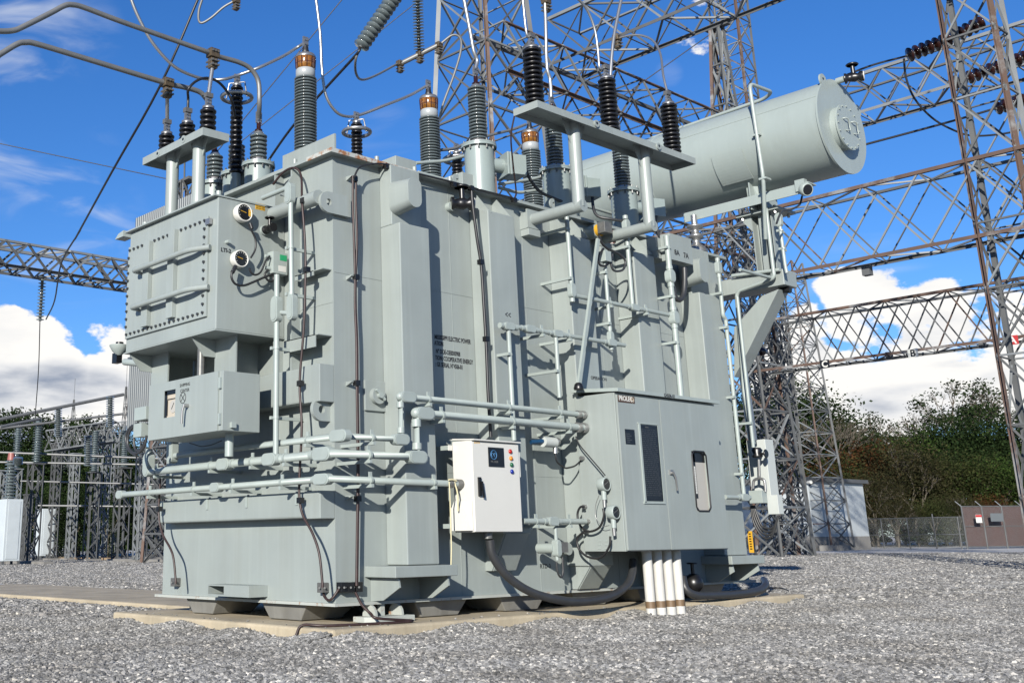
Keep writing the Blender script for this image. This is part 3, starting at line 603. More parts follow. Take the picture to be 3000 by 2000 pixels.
mm = MB(); mm.bar((xm - .03, KY - .011, wz0 + .09), (xm + .02, KY - .011, wz0 + .16), .008, .003, Yp); mm.box((wx0 + .06, KY - .01, wz0 + .205), (wx1, KY - .006, wz0 + .215)); mm.box((wx0 + .06, KY - .01, wz0 + .02), (wx0 + .067, KY - .006, wz0 + .2)); mm.build('meter_needle', 'black', K)
xs2 = PY(536, 1250, KY).x; MB().box((xs2 - .003, KY - e_ - .002, KZ0), (xs2 + .003, KY - e_, KZ1)).build('door_seam', 'pipe', K)
p = PY(542, 1131, KY - e_); text('lettering', 'SHIPPING', .052, (p.x, KY - e_ - .001, p.z), Xp, Zp, 'ink', K, .0, 'CENTER'); text('lettering', 'CENTER', .052, (p.x, KY - e_ - .001, p.z - .065), Xp, Zp, 'ink', K, .0, 'CENTER')
p = PY(536, 1165, KY - e_); cm = MB(); cm.tube([(p.x + .062 * math.cos(t), KY - e_ - .002, p.z + .062 * math.sin(t)) for t in [2 * math.pi * i / 24 for i in range(25)]], .004, n=4, caps=False)
cm.bar((p.x - .043, KY - e_ - .002, p.z - .043), (p.x + .043, KY - e_ - .002, p.z + .043), .007, .003, Yp); cm.bar((p.x - .043, KY - e_ - .002, p.z + .043), (p.x + .043, KY - e_ - .002, p.z - .043), .007, .003, Yp); cm.build('centre_mark', 'ink', K)
def handle(P, u, v, axis, m='aluw', L=.2):
    pass
p = PY(545, 1188, KY - .05); hb = MB(); hb.cyl((p.x, KY - e_, p.z), (p.x, KY - .08, p.z), .022); hb.tube([(p.x, KY - .075, p.z + .015), (p.x - .02, KY - .085, p.z - .06), (p.x - .035, KY - .08, p.z - .2)], .014, n=8); hb.build('door_handle', 'aluw', K)
for v in (1120, 1225): z = PY(655, v, KY).z; MB().box((KX1 - .05, KY - .03, z - .06), (KX1 - .015, KY - .001, z + .06)).build('hinge', 'pipe', K)
p = PX(680, 1245, KX1); hl = MB(); hl.box((KX1, p.y - .03, p.z - .03), (KX1 + .04, p.y + .03, p.z + .03)); hl.build('breather', 'pipe', K)
MB().cyl((PY(672, 1290, -.75).x, -.75, 1.87), (PY(672, 1290, -.75).x, -.75, KZ0), .05).build('conduit_riser', 'pipe', K)
# left junction boxes with hoses
JB = thing('terminal_box', 'small grey terminal box with looping hoses left of the drive cabinet', 'junction box', (-2.4, -.9, 2.2))
p = PY(400, 1220, -.95); b0 = PY(392, 1233, -.98); b1 = PY(410, 1233, -.98); tz = PY(410, 1192, -.98).z
MB().box((b0.x, -.98, b0.z), (b1.x + .13, -.80, tz)).build('box_body', 'pipe', JB, bevel=.005)
MB().cyl((b1.x + .13, -.88, (b0.z + tz) / 2), (KX0, -.88, (b0.z + tz) / 2), .025).build('conduit_stub', 'pipe', JB)
q = PY(412, 1268, -.9); MB().box((q.x - .09, -.95, q.z - .05), (q.x + .1, -.83, b0.z - .03)).build('lower_box', 'pipe', JB)
for (pts) in ([(405, 1238), (378, 1262), (372, 1300), (385, 1325), (408, 1328), (425, 1305), (430, 1275)], [(398, 1238), (392, 1290), (395, 1318), (412, 1322), (425, 1290)], [(412, 1245), (385, 1245), (366, 1275), (375, 1320), (400, 1335)]):
    MB().tube([PY(u, v, -.93) for u, v in pts], .017, n=8, bend=.1).build('hose', 'hose', JB)
# wire hanging below box
MB().tube([PY(u, v, -.7) for u, v in ((555, 1297), (590, 1308), (620, 1303), (650, 1290))], .006, n=6, bend=.05).build('loose_wire', 'rubber', K)

# ================================================================== CONTROL CABINET
CX0, CX1, CY0, CY1, CZ0, CZ1 = .345, 1.0, 3.75, 6.01, .80, 2.72
Q = thing('control_cabinet', 'large two door control cabinet with black nameplate and narrow window on the long side', 'cabinet', (.7, 4.9, .8))
MB().box((CX0, CY0, CZ0), (CX1 - .03, CY1, CZ1)).build('cabinet_body', 'paint', Q, bevel=.006)
rf = MB(); rf.prism([(CX0 - .02, CY0 - .03, CZ1 + .055), (CX1 + .05, CY0 - .03, CZ1), (CX1 + .05, CY0 - .03, CZ1 + .045), (CX0 - .02, CY0 - .03, CZ1 + .10)], (0, CY1 - CY0 + .05, 0)); rf.build('rain_hood', 'pipe', Q, bevel=.003)
ys = PX(1950, 1400, CX1).y
MB().box((CX1 - .029, CY0 + .015, CZ0 + .012), (CX1, ys - .006, CZ1 - .03)).build('cabinet_door', 'paint', Q, bevel=.004)
rd = MB(); a = PX(2028, 1322, CX1); b = PX(2083, 1490, CX1); wy0, wy1, wz0, wz1 = a.y + .0, b.y - .0, PX(2060, 1496, CX1).z, PX(2050, 1322, CX1).z
wy0 = PX(2026, 1330, CX1).y; wy1 = PX(2067, 1330, CX1).y
# right door with a real window opening
rd.box((CX1 - .029, ys + .006, CZ0 + .012), (CX1, wy0, CZ1 - .03)); rd.box((CX1 - .029, wy1, CZ0 + .012), (CX1, CY1 - .015, CZ1 - .03)); rd.box((CX1 - .029, wy0, CZ0 + .012), (CX1, wy1, wz0)); rd.box((CX1 - .029, wy0, wz1), (CX1, wy1, CZ1 - .03)); rd.build('cabinet_door', 'paint', Q)
gk = MB(); gk.tube([(CX1 + .004, wy0 + .05, wz0), (CX1 + .004, wy1 - .05, wz0), (CX1 + .004, wy1, wz0 + .05), (CX1 + .004, wy1, wz1 - .05), (CX1 + .004, wy1 - .05, wz1), (CX1 + .004, wy0 + .05, wz1), (CX1 + .004, wy0, wz1 - .05), (CX1 + .004, wy0, wz0 + .05), (CX1 + .004, wy0 + .05, wz0)], .012, n=6, caps=False); gk.build('window_gasket', 'rubber', Q)
MB().box((CX1 - .028, wy0, wz0), (CX1 - .024, wy1, wz1)).build('inner_panel', 'panelg', Q)
sd_ = MB(); sd_.box((CX1 - .0235, wy0, wz1 - .14), (CX1 - .02, wy1, wz1)); sd_.box((CX1 - .0235, wy0, wz0), (CX1 - .02, wy0 + .03, wz1)); sd_.box((CX1 - .0235, wy0 + .03, wz0 + .16), (CX1 - .02, wy0 + .10, wz1)); sd_.build('breaker_row', 'black', Q)
sw = MB()
for i in range(11): z = wz0 + .22 + i * (wz1 - wz0 - .42) / 11; sw.box((CX1 - .0195, wy0 + .045, z), (CX1 - .016, wy0 + .085, z + .035))
sw.build('breaker_switch', 'inkw', Q)
# doors' chrome handle
p = PX(1966, 1385, CX1); hb = MB(); hb.box((CX1, p.y - .04, p.z - .02), (CX1 + .02, p.y + .03, p.z + .04)); hb.tube([(CX1 + .045, p.y - .02, p.z + .01), (CX1 + .05, p.y + .02, p.z - .06), (CX1 + .04, p.y + .05, p.z - .22)], .013, n=8); hb.cyl((CX1, p.y - .01, p.z), (CX1 + .05, p.y - .01, p.z), .018); hb.build('door_handle', 'alu', Q)
# nameplates
a = PX(1874, 1243, CX1); b = PX(1921, 1463, CX1); y0 = a.y; y1 = PX(1921, 1243, CX1).y; z0 = PX(1895, 1466, CX1).z; z1 = a.z
MB().box((CX1, y0, z0), (CX1 + .008, y1 + .02, z1)).build('rating_plate', 'plate', Q)
ff = MB(); ff.box((CX1, y0 - .035, z0 - .02), (CX1 + .016, y0 - .005, z1 + .02)); ff.box((CX1, y0 - .05, z0 - .035), (CX1 + .016, y1 + .05, z0 - .01)); ff.box((CX1, y0 - .05, z1 + .01), (CX1 + .012, y1 + .03, z1 + .025)); ff.box((CX1, y1 + .022, z0 - .02), (CX1 + .012, y1 + .032, z1 + .02)); ff.build('plate_frame', 'pipe', Q)
pl = MB()
for i in range(34):
    z = z1 - .06 - i * (z1 - z0 - .1) / 34; yy = y0 + .02
    while yy < y1 - .03:
        w = random.uniform(.02, .09); pl.box((CX1 + .008, yy, z), (CX1 + .0085, min(yy + w, y1 - .01), z + .004)); yy += w + .02
pl.build('plate_print', 'grey', Q, kind='stuff')
text('lettering', 'PROLEC', .022, (CX1 + .009, y0 + .1, z1 - .035), Yp, Zp, 'grey', Q)
a = PX(1830, 1256, CX1); b = PX(1857, 1302, CX1); MB().box((CX1, a.y, b.z), (CX1 + .004, PX(1855, 1256, CX1).y + .02, a.z)).build('small_plate', 'plate', Q)
pp = MB()
for i in range(5): pp.box((CX1 + .004, a.y + .02, a.z - .06 - i * .025), (CX1 + .0045, a.y + .09 + .04 * (i % 2), a.z - .055 - i * .025))
pp.build('plate_print', 'grey', Q, kind='stuff')
a = PX(1804, 1155, CX1); y1 = PX(1858, 1162, CX1).y; zt_ = PX(1806, 1156, CX1).z; zb_ = PX(1806, 1176, CX1).z
a.y = CY0 + .03
MB().box((CX1, a.y, zb_), (CX1 + .004, y1, zt_)).build('maker_badge', 'brownpl', Q)
text('lettering', 'PROLEC', .085, (CX1 + .004, a.y + .015, zb_ + .022), Yp, Zp, 'inkw', Q, .03, xs=.92)
rg = MB(); cy_ = y1 - .055; cz_ = (zb_ + zt_) / 2; rg.tube([(CX1 + .005, cy_ + .034 * math.cos(t), cz_ + .034 * math.sin(t)) for t in [2 * math.pi * i / 20 for i in range(21)]], .003, n=4, caps=False); rg.tube([(CX1 + .005, cy_ + .018 * math.cos(t), cz_ + .022 * math.sin(t)) for t in [-1 + 4.6 * i / 12 for i in range(13)]], .004, n=4); rg.build('badge_emblem', 'cream', Q)
wp = PX(1945, 1157, CX1 + .05); text('lettering', 'G4506-01', .062, (CX1 + .0505, wp.y, CZ1 + .004), Yp, Zp, 'ink', Q, .03)
# side detail: louvres, glands
lv = MB()
for i in range(3):
    for j in range(2):
        p = PY(1752 + j * 20, 1585 + i * 11, CY0); lv.box((p.x, CY0 - .006, p.z), (p.x + .05, CY0, p.z + .012))
lv.build('louvre', 'pipe', Q)
# white risers under the cabinet
for k, (u, lab) in enumerate(((1905, 'leftmost'), (1935, 'second'), (1964, 'third'), (1991, 'rightmost'))):
    b = PX(u + 2, 1778, .74); R = thing('cable_riser', '%s of the four white riser pipes with brown tape beneath the control cabinet' % lab, 'pipe', (b.x, b.y, 0), 'white riser pipes')
    MB().cyl((b.x, b.y, -.05), (b.x, b.y, CZ0), .062, n=20).build('riser_pipe', 'pvc', R)
    MB().cyl((b.x, b.y, .11), (b.x, b.y, .19), .0635, n=20).build('tape_band', 'tape', R)

# ================================================================== WHITE MONITORING CABINET
VX = .62; y0 = PX(1382, 1285, VX).y; y1 = PX(1524, 1420, VX).y; z0 = PX(1390, 1558, VX).z; z1 = PX(1382, 1285, VX).z
VX0 = PY(1322, 1285, y0).x
V = thing('monitoring_cabinet', 'white enamel cabinet with four coloured lamps on the long side', 'cabinet', (VX, y0, z0))
MB().box((VX0, y0 + .01, z0), (VX - .02, y1 - .005, z1 - .01)).build('cabinet_body', 'white', V, bevel=.006)
MB().box((VX - .018, y0 + .005, z0 + .005), (VX, y1, z1 - .03)).build('cabinet_door', 'white', V, bevel=.003)
MB().prism([(VX0 - .01, y0, z1 + .01), (VX + .03, y0, z1 - .015), (VX + .03, y0, z1), (VX0 - .01, y0, z1 + .025)], (0, y1 - y0 + .015, 0)).build('rain_hood', 'white', V)
def vb(u, v): return PX(u, v, VX)
a = vb(1429, 1308); b = vb(1476, 1368); zt_ = vb(1430, 1309).z; zb_ = vb(1432, 1366).z; yb_ = vb(1474, 1311).y
MB().box((VX, a.y, zb_), (VX + .008, yb_, zt_)).build('display_panel', 'plate', V)
mg = MB(); cy_ = a.y + .085; cz_ = zt_ - .085; mg.tube([(VX + .009, cy_ + .05 * math.cos(t), cz_ + .05 * math.sin(t)) for t in [2 * math.pi * i / 24 for i in range(25)]], .004, n=4, caps=False)
for s_ in (-1, 1): mg.tube([(VX + .009, cy_ + s_ * .022 + .018 * math.cos(t), cz_ + .022 * math.sin(t)) for t in [2 * math.pi * i / 12 for i in range(10)]], .0035, n=4)
mg.build('round_emblem', 'inkb', V)
text('lettering', 'MS 3000', .035, (VX + .009, a.y + .03, zb_ + .045), Yp, Zp, 'grey', V)
for u, v, m in ((1494, 1322, 'red'), (1496, 1342, 'orange'), (1498, 1361, 'green'), (1499, 1381, 'blue')):
    p = vb(u, v); MB().lathe((VX, p.y, p.z), [(.026, 0), (.026, .012), (.016, .022), (.0001, .025)], Xp, n=16).build('indicator_lamp', m, V)
p = vb(1405, 1425); dh = MB(); dh.box((VX, p.y - .028, p.z - .105), (VX + .022, p.y + .012, p.z + .105)); dh.bar((VX + .03, p.y + .01, p.z + .06), (VX + .035, p.y + .03, p.z - .12), .02, .02, Xp); dh.build('door_handle', 'black', V)
for k in range(3):
    p = vb(1391 + 6 * k, 1295); tri = MB(); tri.prism([(VX + .001, p.y - .012, p.z - .012), (VX + .001, p.y + .012, p.z - .012), (VX + .001, p.y, p.z + .014)], (.001, 0, 0)); tri.build('warning_mark', 'label_y', V)
# side vent hood
a = PY(1334, 1470, y0); b = PY(1383, 1554, y0); hz0 = PY(1350, 1554, y0).z; hz1 = PY(1350, 1466, y0).z; hx0 = PY(1332, 1500, y0).x; hx1 = PY(1384, 1500, y0).x
vh = MB(); vh.add([(hx0, y0, hz0), (hx1, y0, hz0), (hx1, y0, hz1), (hx0, y0, hz1), (hx0, y0 - .07, hz0), (hx1 - .02, y0 - .07, hz0), (hx1 - .04, y0 - .07, hz1 - .09), (hx0 + .01, y0 - .07, hz1 - .09)], [(0, 3, 2, 1), (4, 5, 6, 7), (0, 1, 5, 4), (1, 2, 6, 5), (2, 3, 7, 6), (3, 0, 4, 7)]); vh.build('vent_hood', 'white', V)
MB().box((VX - .2, y1 - .004, z0 + .62), (VX - .01, y1 + .03, z1 - .12)).build('side_vent', 'white', V)
for z in (z0 + .07, z1 - .08):
    for y, s_ in ((y0, -1), (y1, 1)): 
        mb = MB(); mb.box((VX0 - .0, y, z - .03), (VX0 + .012, y + s_ * .06, z + .03)); mb.build('mounting_ear', 'white', V)
        mb = MB(); mb.box((0, y + s_ * .02, z - .025), (VX0, y + s_ * .07, z + .025)); mb.build('mounting_bracket', 'pipe', V)
MB().cyl((VX - .12, (y0 + y1) / 2 - .07, z0 - .07), (VX - .12, (y0 + y1) / 2 - .07, z0), .055).build('cable_gland', 'grey', V)

# ================================================================== CONDUITS
def oval_body(name, c, along, out, L, W, H, par, m='pipe'):
    """conduit fitting: rounded oblong body with a cover plate facing `out`"""
    along = Vector(along).normalized(); out = Vector(out).normalized(); side = along.cross(out); c = Vector(c)
    n = 8; pts = []
    for i in range(n + 1): t = -math.pi / 2 + math.pi * i / n; pts.append(along * (L / 2 - W / 2 + math.cos(t) * W / 2) + side * (math.sin(t) * W / 2))
    for i in range(n + 1): t = math.pi / 2 + math.pi * i / n; pts.append(along * (-(L / 2 - W / 2) + math.cos(t) * W / 2) + side * (math.sin(t) * W / 2))
    mb = MB(); base = [c + p - out * H / 2 for p in pts]; mb.prism(base, out * H); o = mb.build(name, m, par, bevel=.006)
    cv = MB(); cv.prism([c + p * .86 + out * (H / 2) for p in pts], out * .006); cv.build('fitting_cover', 'pipe', par)
    return o
def coupler(p, d, r, par, name='coupling', L=.05, m='pipe', k=1.18): d = Vector(d).normalized(); p = Vector(p); MB().cyl(p - d * L / 2, p + d * L / 2, r * k, n=14).build(name, m, par)
def strap(p, wall, r, par, along, m='pipe', lift=.0):
    """strut from the wall point `wall` to pipe point p with a clamp ring"""
    p = Vector(p); wall = Vector(wall); al = Vector(along).normalized(); d = (p - wall); out = d.normalized()
    a = wall - Zp * (r + .022); b = p + out * .04 - Zp * (r + .022)
    if abs(al.z) > .7: a = wall + al.cross(out) * 0 - Zp * 0 - al.cross(out) * (r + .02); b = p + out * .04 - al.cross(out) * (r + .02)
    mb = MB(); mb.bar(a, b, .035, .035, Zp); mb.build('support_strut', m, par)
    rg = MB(); rg.cyl(p - al * .014, p + al * .014, r * 1.2, n=12); 
    if abs(al.z) < .7: rg.box(p - al * .012 + Vector((-.008, -.008, 0)), p + al * .012 + Vector((.008, .008, r + .05)))
    rg.build('pipe_clamp', m, par)
def conduit(name, label, pts, r, bodies=(), straps=(), group='painted steel conduits', m='pipe', bend=.0, cat='conduit'):
    t = thing(name, label, cat, pts[0], group); MB().tube(pts, r, n=14, bend=bend).build('conduit_run', m, t)
    for (i, along, out, L, W) in bodies: oval_body('fitting', pts[i], along, out, L, W, r * 2.2, t)
    for (p, w, al) in straps: strap(p, w, r, t, al)
    return t
def lerp(a, b, t): return Vector(a).lerp(Vector(b), t)
# lowest run, wraps the near corner to the white cabinet
c1 = Vector((.42, -.40, 1.576)); s1 = PY(355, 1449, -.40); e1 = PX(1338, 1417, .42); e1 = Vector((.42, y0, e1.z)); s1 = Vector((s1.x, -.40, 1.576))
t1 = conduit('lower_conduit', 'lowest grey conduit wrapping the near corner to the white cabinet', [s1, c1, e1], .036, [(0, Xp, -Yp, .17, .11)])
oval_body('fitting', c1 + Vector((-.13, -.0, 0)), Xp, -Yp, .26, .115, .085, t1); coupler(c1 + Vector((-.27, 0, 0)), Xp, .036, t1)
p = PY(635, 1427, -.40); p.z = 1.576; oval_body('fitting', p, Xp, -Yp, .2, .11, .085, t1); 
for u in (440, 568, 682, 827): 
    p = PY(u, 1430, -.40); p.z = 1.576; strap(p, (p.x, -.2 if False else 0, 1.576), .036, t1, Xp); MB().box((p.x - .02, -.212, 1.34), (p.x + .02, -.201, 1.47)).build('strut_foot', 'pipe', t1)
for u in (1085, 1270): p = PX(u, 1405, .42); p.z = 1.576; strap(p, (0, p.y, 1.576), .036, t1, Yp)
coupler(e1 - Yp * .03, Yp, .036, t1, L=.07, m='grey', k=1.5); coupler(e1 - Yp * .17, Yp, .036, t1, L=.05, m='grey', k=1.35)
# cream strap tied round it
st = MB(); q = e1 - Yp * .23; st.tube([q + Vector((.045, 0, .02)), q + Vector((.05, 0, -.1)), q + Vector((.05, -.005, -.7)), q + Vector((.045, -.02, -.92)), q + Vector((.055, .0, -.97))], .008, n=5, bend=.04); st.tube([q + Vector((.04, .09, .02)), q + Vector((.055, .12, -.1)), q + Vector((.05, .12, -.3))], .010, n=5, bend=.05); st.tube([q + Vector((.04, 0, .04)), q + Vector((.045, .05, .045)), q + Vector((.04, .12, .03))], .012, n=5)
st.build('tie_strap', 'tie', label='cream cloth strap knotted round the conduit left of the white cabinet', cat='strap')
# main run
za = 1.83; c2 = Vector((.50, -.42, za)); s2 = Vector((PY(435, 1380, -.42).x, -.42, za)); y2 = PX(1222, 1330, .50).y; zz2 = PX(1220, 1205, .5).z; e2 = Vector((.50, CY0, PX(1700, 1252, .5).z))
zz2 = e2.z
t2 = conduit('middle_conduit', 'thick middle conduit wrapping the corner then stepping up to the control cabinet', [s2, c2, (.50, y2, za), (.50, y2, zz2), e2], .046)
oval_body('fitting', c2 + Vector((-.17, 0, 0)), Xp, -Yp, .30, .14, .1, t2); coupler(c2 + Vector((-.35, 0, 0)), Xp, .046, t2, L=.06)
for u in (660, 795): p = PY(u, 1350, -.42); p.z = za; oval_body('fitting', p, Xp, -Yp, .26, .135, .1, t2); coupler(p + Xp * .16, Xp, .046, t2)
for u in (460, 620, 740, 838): p = PY(u, 1350, -.42); p.z = za; strap(p, (p.x, 0, za), .046, t2, Xp)
oval_body('fitting', (.50, y2 - .02, za), Yp, Xp, .28, .14, .1, t2); coupler((.5, y2, za + .12), Zp, .046, t2, L=.07)
oval_body('fitting', (.50, y2 + .11, zz2), Yp, Xp, .28, .14, .1, t2); coupler((.5, y2 - .0, zz2 - .11), Zp, .046, t2, L=.08); MB().sphere((.5, y2, zz2), .06).build('elbow', 'pipe', t2)
for u, v in ((1080, 1338), (1293, 1213), (1500, 1232), (1665, 1247)):
    p = PX(u, v, .5); p.z = za if u < 1200 else zz2; strap(p, (0 if u > 1200 else 0, p.y, p.z), .046, t2, Yp)
for d in (.04, .16): coupler(e2 - Yp * d, Yp, .046, t2, L=.05, m='alu', k=1.4)
st_ = PX(655, 1350, .5)
# riser left part of main run to the far left
MB().tube([s2, (s2.x, -.42, 2.12)], .046, n=14).build('conduit_run', 'pipe', t2); oval_body('fitting', s2 + Zp * .09, Zp, -Yp, .3, .14, .1, t2)
# upper run
y3 = PX(1175, 1285, .50).y; zc = 2.01; c3 = Vector((.50, -.32, zc)); zz3 = PX(1690, 1213, .5).z
s3 = Vector((PY(505, 1340, -.32).x, -.32, zc))
t3 = conduit('upper_conduit', 'upper of the corner wrapping conduits, stepping up to the control cabinet', [s3, c3, (.50, y3, zc), (.50, y3, zz3), (.5, CY0, zz3)], .036)
oval_body('fitting', c3 + Vector((-.02, -.0, 0)), Xp, -Yp, .28, .125, .09, t3); oval_body('fitting', (.5, y3 - .02, zc), Yp, Xp, .24, .12, .085, t3); oval_body('fitting', (.5, y3 + .1, zz3), Yp, Xp, .24, .12, .085, t3)
coupler((.5, y3, zc + .1), Zp, .036, t3, L=.06); coupler((.5, y3, zz3 - .09), Zp, .036, t3, L=.06); MB().sphere((.5, y3, zz3), .048).build('elbow', 'pipe', t3)
oval_body('fitting', s3 + Zp * .06, Zp, -Yp, .3, .13, .1, t3)
for u in (902,): p = PY(u, 1290, -.32); p.z = zc; strap(p, (p.x, 0, zc), .036, t3, Xp)
for u, v in ((1090, 1283), (1255, 1166), (1490, 1190), (1640, 1208)):
    p = PX(u, v, .5); p.z = zc if u < 1190 else zz3; strap(p, (0, p.y, p.z), .036, t3, Yp)
for d in (.04, .14): coupler((.5, CY0 - d, zz3), Yp, .036, t3, L=.05, m='alu', k=1.4)
# vertical riser beside tap changer box
pr = PX(1, 1, 1); p0 = PY(808, 1325, -.42); ptop = PX(818, 800, LX1 + .1)
t4 = conduit('box_riser_conduit', 'vertical conduit from the middle run up to the small green labelled junction box', [(p0.x, -.42, za), (p0.x, -.42, 3.9)], .032)
for v in (1018, 1222): p = PY(812, v, -.42); p.x = p0.x; strap(p, (p.x, 0, p.z), .032, t4, Zp)
p = PY(814, 905, -.42); oval_body('fitting', (p0.x, -.42, p.z), Zp, -Yp, .3, .12, .09, t4)
t5 = conduit('wall_riser_conduit', 'tall thin conduit with a bend at the top right of the tap changer box', [PY(855, 915, -.38), PY(851, 560, -.38) , PY(848, 548, -.38), PY(770, 580, -.38)], .03, bend=.05)
for v in (725, 860): p = PY(853, v, -.38); strap(p, (p.x, 0, p.z), .03, t5, Zp)
p = PY(850, 555, -.38); oval_body('fitting', p - Zp * .05, Zp, -Yp, .26, .11, .08, t5); p = PY(856, 900, -.38); oval_body('fitting', p, Zp, -Yp, .3, .11, .08, t5)
MB().tube([PY(818, 915, -.40), PY(856, 918, -.38)], .026, n=10).build('conduit_run', 'pipe', t5)
# long side network
def run(name, label, uvs, r, x=.48, fits=(), st=(), ends=True, group='painted steel conduits', bend=0.03):
    pts = [PX(u, v, x) for u, v in uvs]
    # keep runs true: vertical legs vertical, level legs level
    for i in range(1, len(pts)):
        d = pts[i] - pts[i - 1]
        if abs(d.z) > abs(d.y) * 2.5: pts[i].y = pts[i - 1].y
        elif abs(d.y) > abs(d.z) * 2.5: pts[i].z = pts[i - 1].z
    t = thing(name, label, 'conduit', pts[0], group); MB().tube(pts, r, n=12, bend=bend).build('conduit_run', 'pipe', t)
    for (u, v, ax) in fits: p = PX(u, v, x); q = min(((lerp(pts[i], pts[i + 1], k / 40)) for i in range(len(pts) - 1) for k in range(41)), key=lambda w: (w - p).length); oval_body('fitting', q, ax, Xp, .2, r * 3.2, r * 2.4, t); coupler(q + Vector(ax) * .13, ax, r, t); coupler(q - Vector(ax) * .13, ax, r, t)
    for (u, v, ax) in st: p = PX(u, v, x); q = min(((lerp(pts[i], pts[i + 1], k / 40)) for i in range(len(pts) - 1) for k in range(41)), key=lambda w: (w - p).length); strap(q, (0, q.y, q.z), r, t, ax)
    return t
run('branch_conduit', 'conduit dropping beside the second stiffener behind the white cabinet', [(1506, 1290), (1480, 955), (1485, 953), (1830, 1016)], .03, fits=[(1492, 957, Yp), (1548, 965, Yp), (1630, 980, Yp), (1790, 1009, Yp)], st=[(1490, 1035, Zp), (1585, 972, Yp), (1665, 985, Yp)])
run('branch_conduit', 'conduit falling from the long branch run to the control cabinet side', [(1628, 985), (1642, 1165)], .028, st=[(1636, 1086, Zp)])
run('branch_conduit', 'conduit along the third stiffener turning level toward the fourth', [(1658, 600), (1680, 865), (1690, 868), (1972, 938)], .03, x=.46, fits=[(1676, 850, Zp), (1858, 910, Yp)], st=[(1665, 675, Zp), (1678, 815, Zp), (1790, 895, Yp), (1890, 917, Yp)])
run('branch_conduit', 'conduit hanging below the small bell shaped sensor between third and fourth stiffeners', [(1772, 770), (1793, 1010)], .026, x=.46, fits=[(1792, 990, Zp)], st=[(1775, 800, Zp), (1790, 950, Zp)])
run('branch_conduit', 'conduit standing in front of the fourth stiffener, joined by a grey hose at top', [(1833, 650), (1855, 905)], .032, x=.46, fits=[(1832, 660, Zp)], st=[(1838, 728, Zp)])
run('main_riser_conduit', 'thick conduit rising from the control cabinet roof past the 8A 7A box', [(1997, 1180), (1947, 690)], .042, x=.5, fits=[(1957, 810, Zp), (1973, 930, Zp)], st=[(1948, 722, Zp), (1963, 870, Zp), (1985, 1010, Zp)])
run('far_riser_conduit', 'long thin conduit running down the far right edge of the tank', [(2102, 765), (2120, 925), (2126, 935), (2175, 1455)], .03, x=.42, fits=[(2102, 785, Zp)], st=[(2110, 860, Zp), (2126, 965, Zp), (2140, 1165, Zp), (2165, 1390, Zp)])
run('far_riser_conduit', 'second thin conduit at the far right edge below the conservator arm', [(2160, 870), (2175, 1160), (2206, 1310)], .026, x=.46, fits=[], st=[(2170, 1235, Zp)])
run('low_conduit', 'short level conduit right of the white cabinet with a temperature sensor', [(1532, 1526), (1715, 1527)], .034, x=.5, fits=[(1615, 1527, Yp)], st=[(1570, 1527, Yp), (1668, 1527, Yp)])
run('short_conduit', 'short level conduit from the right door edge of the control cabinet', [(2125, 1455), (2190, 1457)], .032, x=.55, fits=[(2178, 1456, Yp)])
# temperature sensors hanging off the low conduit
sn = thing('temperature_sensor', 'small grey sensor head with drooping hoses above RTD-3 lettering', 'sensor', PX(1625, 1560, .48), None)
a = PX(1627, 1545, .48); b = PX(1632, 1640, .48); MB().cyl(a, (a.x, a.y, b.z), .022).build('sensor_stem', 'pipe', sn)
c = PX(1632, 1605, .48); oval_body('sensor_body', (a.x, a.y, c.z), Zp, Xp, .2, .08, .09, sn); MB().box((.44, a.y + .05, c.z - .05), (.52, a.y + .17, c.z + .07)).build('sensor_box', 'grey', sn); MB().cyl((.2, a.y, c.z), (.46, a.y, c.z), .06).build('sensor_pocket', 'pipe', sn)
MB().tube([PX(u, v, .48) for u, v in ((1630, 1645), (1634, 1680), (1645, 1694), (1650, 1675), (1648, 1630))], .012, n=8, bend=.06).build('hose', 'hose', sn)
sn2 = thing('gas_sensor', 'silver sensor with blue valve left of the control cabinet', 'sensor', PX(1600, 1292, .3), None)
a = PX(1553, 1293, .12); mb = MB(); c = PX(1580, 1293, .35); mb.cyl(PX(1590, 1293, .35), PX(1625, 1296, .35), .065, n=16); mb.build('sensor_body', 'palep', sn2)
MB().cyl(PX(1555, 1294, .3), PX(1592, 1292, .35), .028).build('blue_valve', 'bluehose', sn2); MB().sphere(PX(1632, 1293, .35), .05).build('sensor_cap', 'alu', sn2); MB().cyl(PX(1627, 1310, .35), PX(1627, 1328, .35), .03).build('cable_gland', 'aluw', sn2)
MB().tube([PX(u, v, .38) for u, v in ((1627, 1328), (1630, 1352), (1655, 1372), (1685, 1365), (1708, 1342))], .011, n=8, bend=.06).build('cable', 'rubber', sn2)
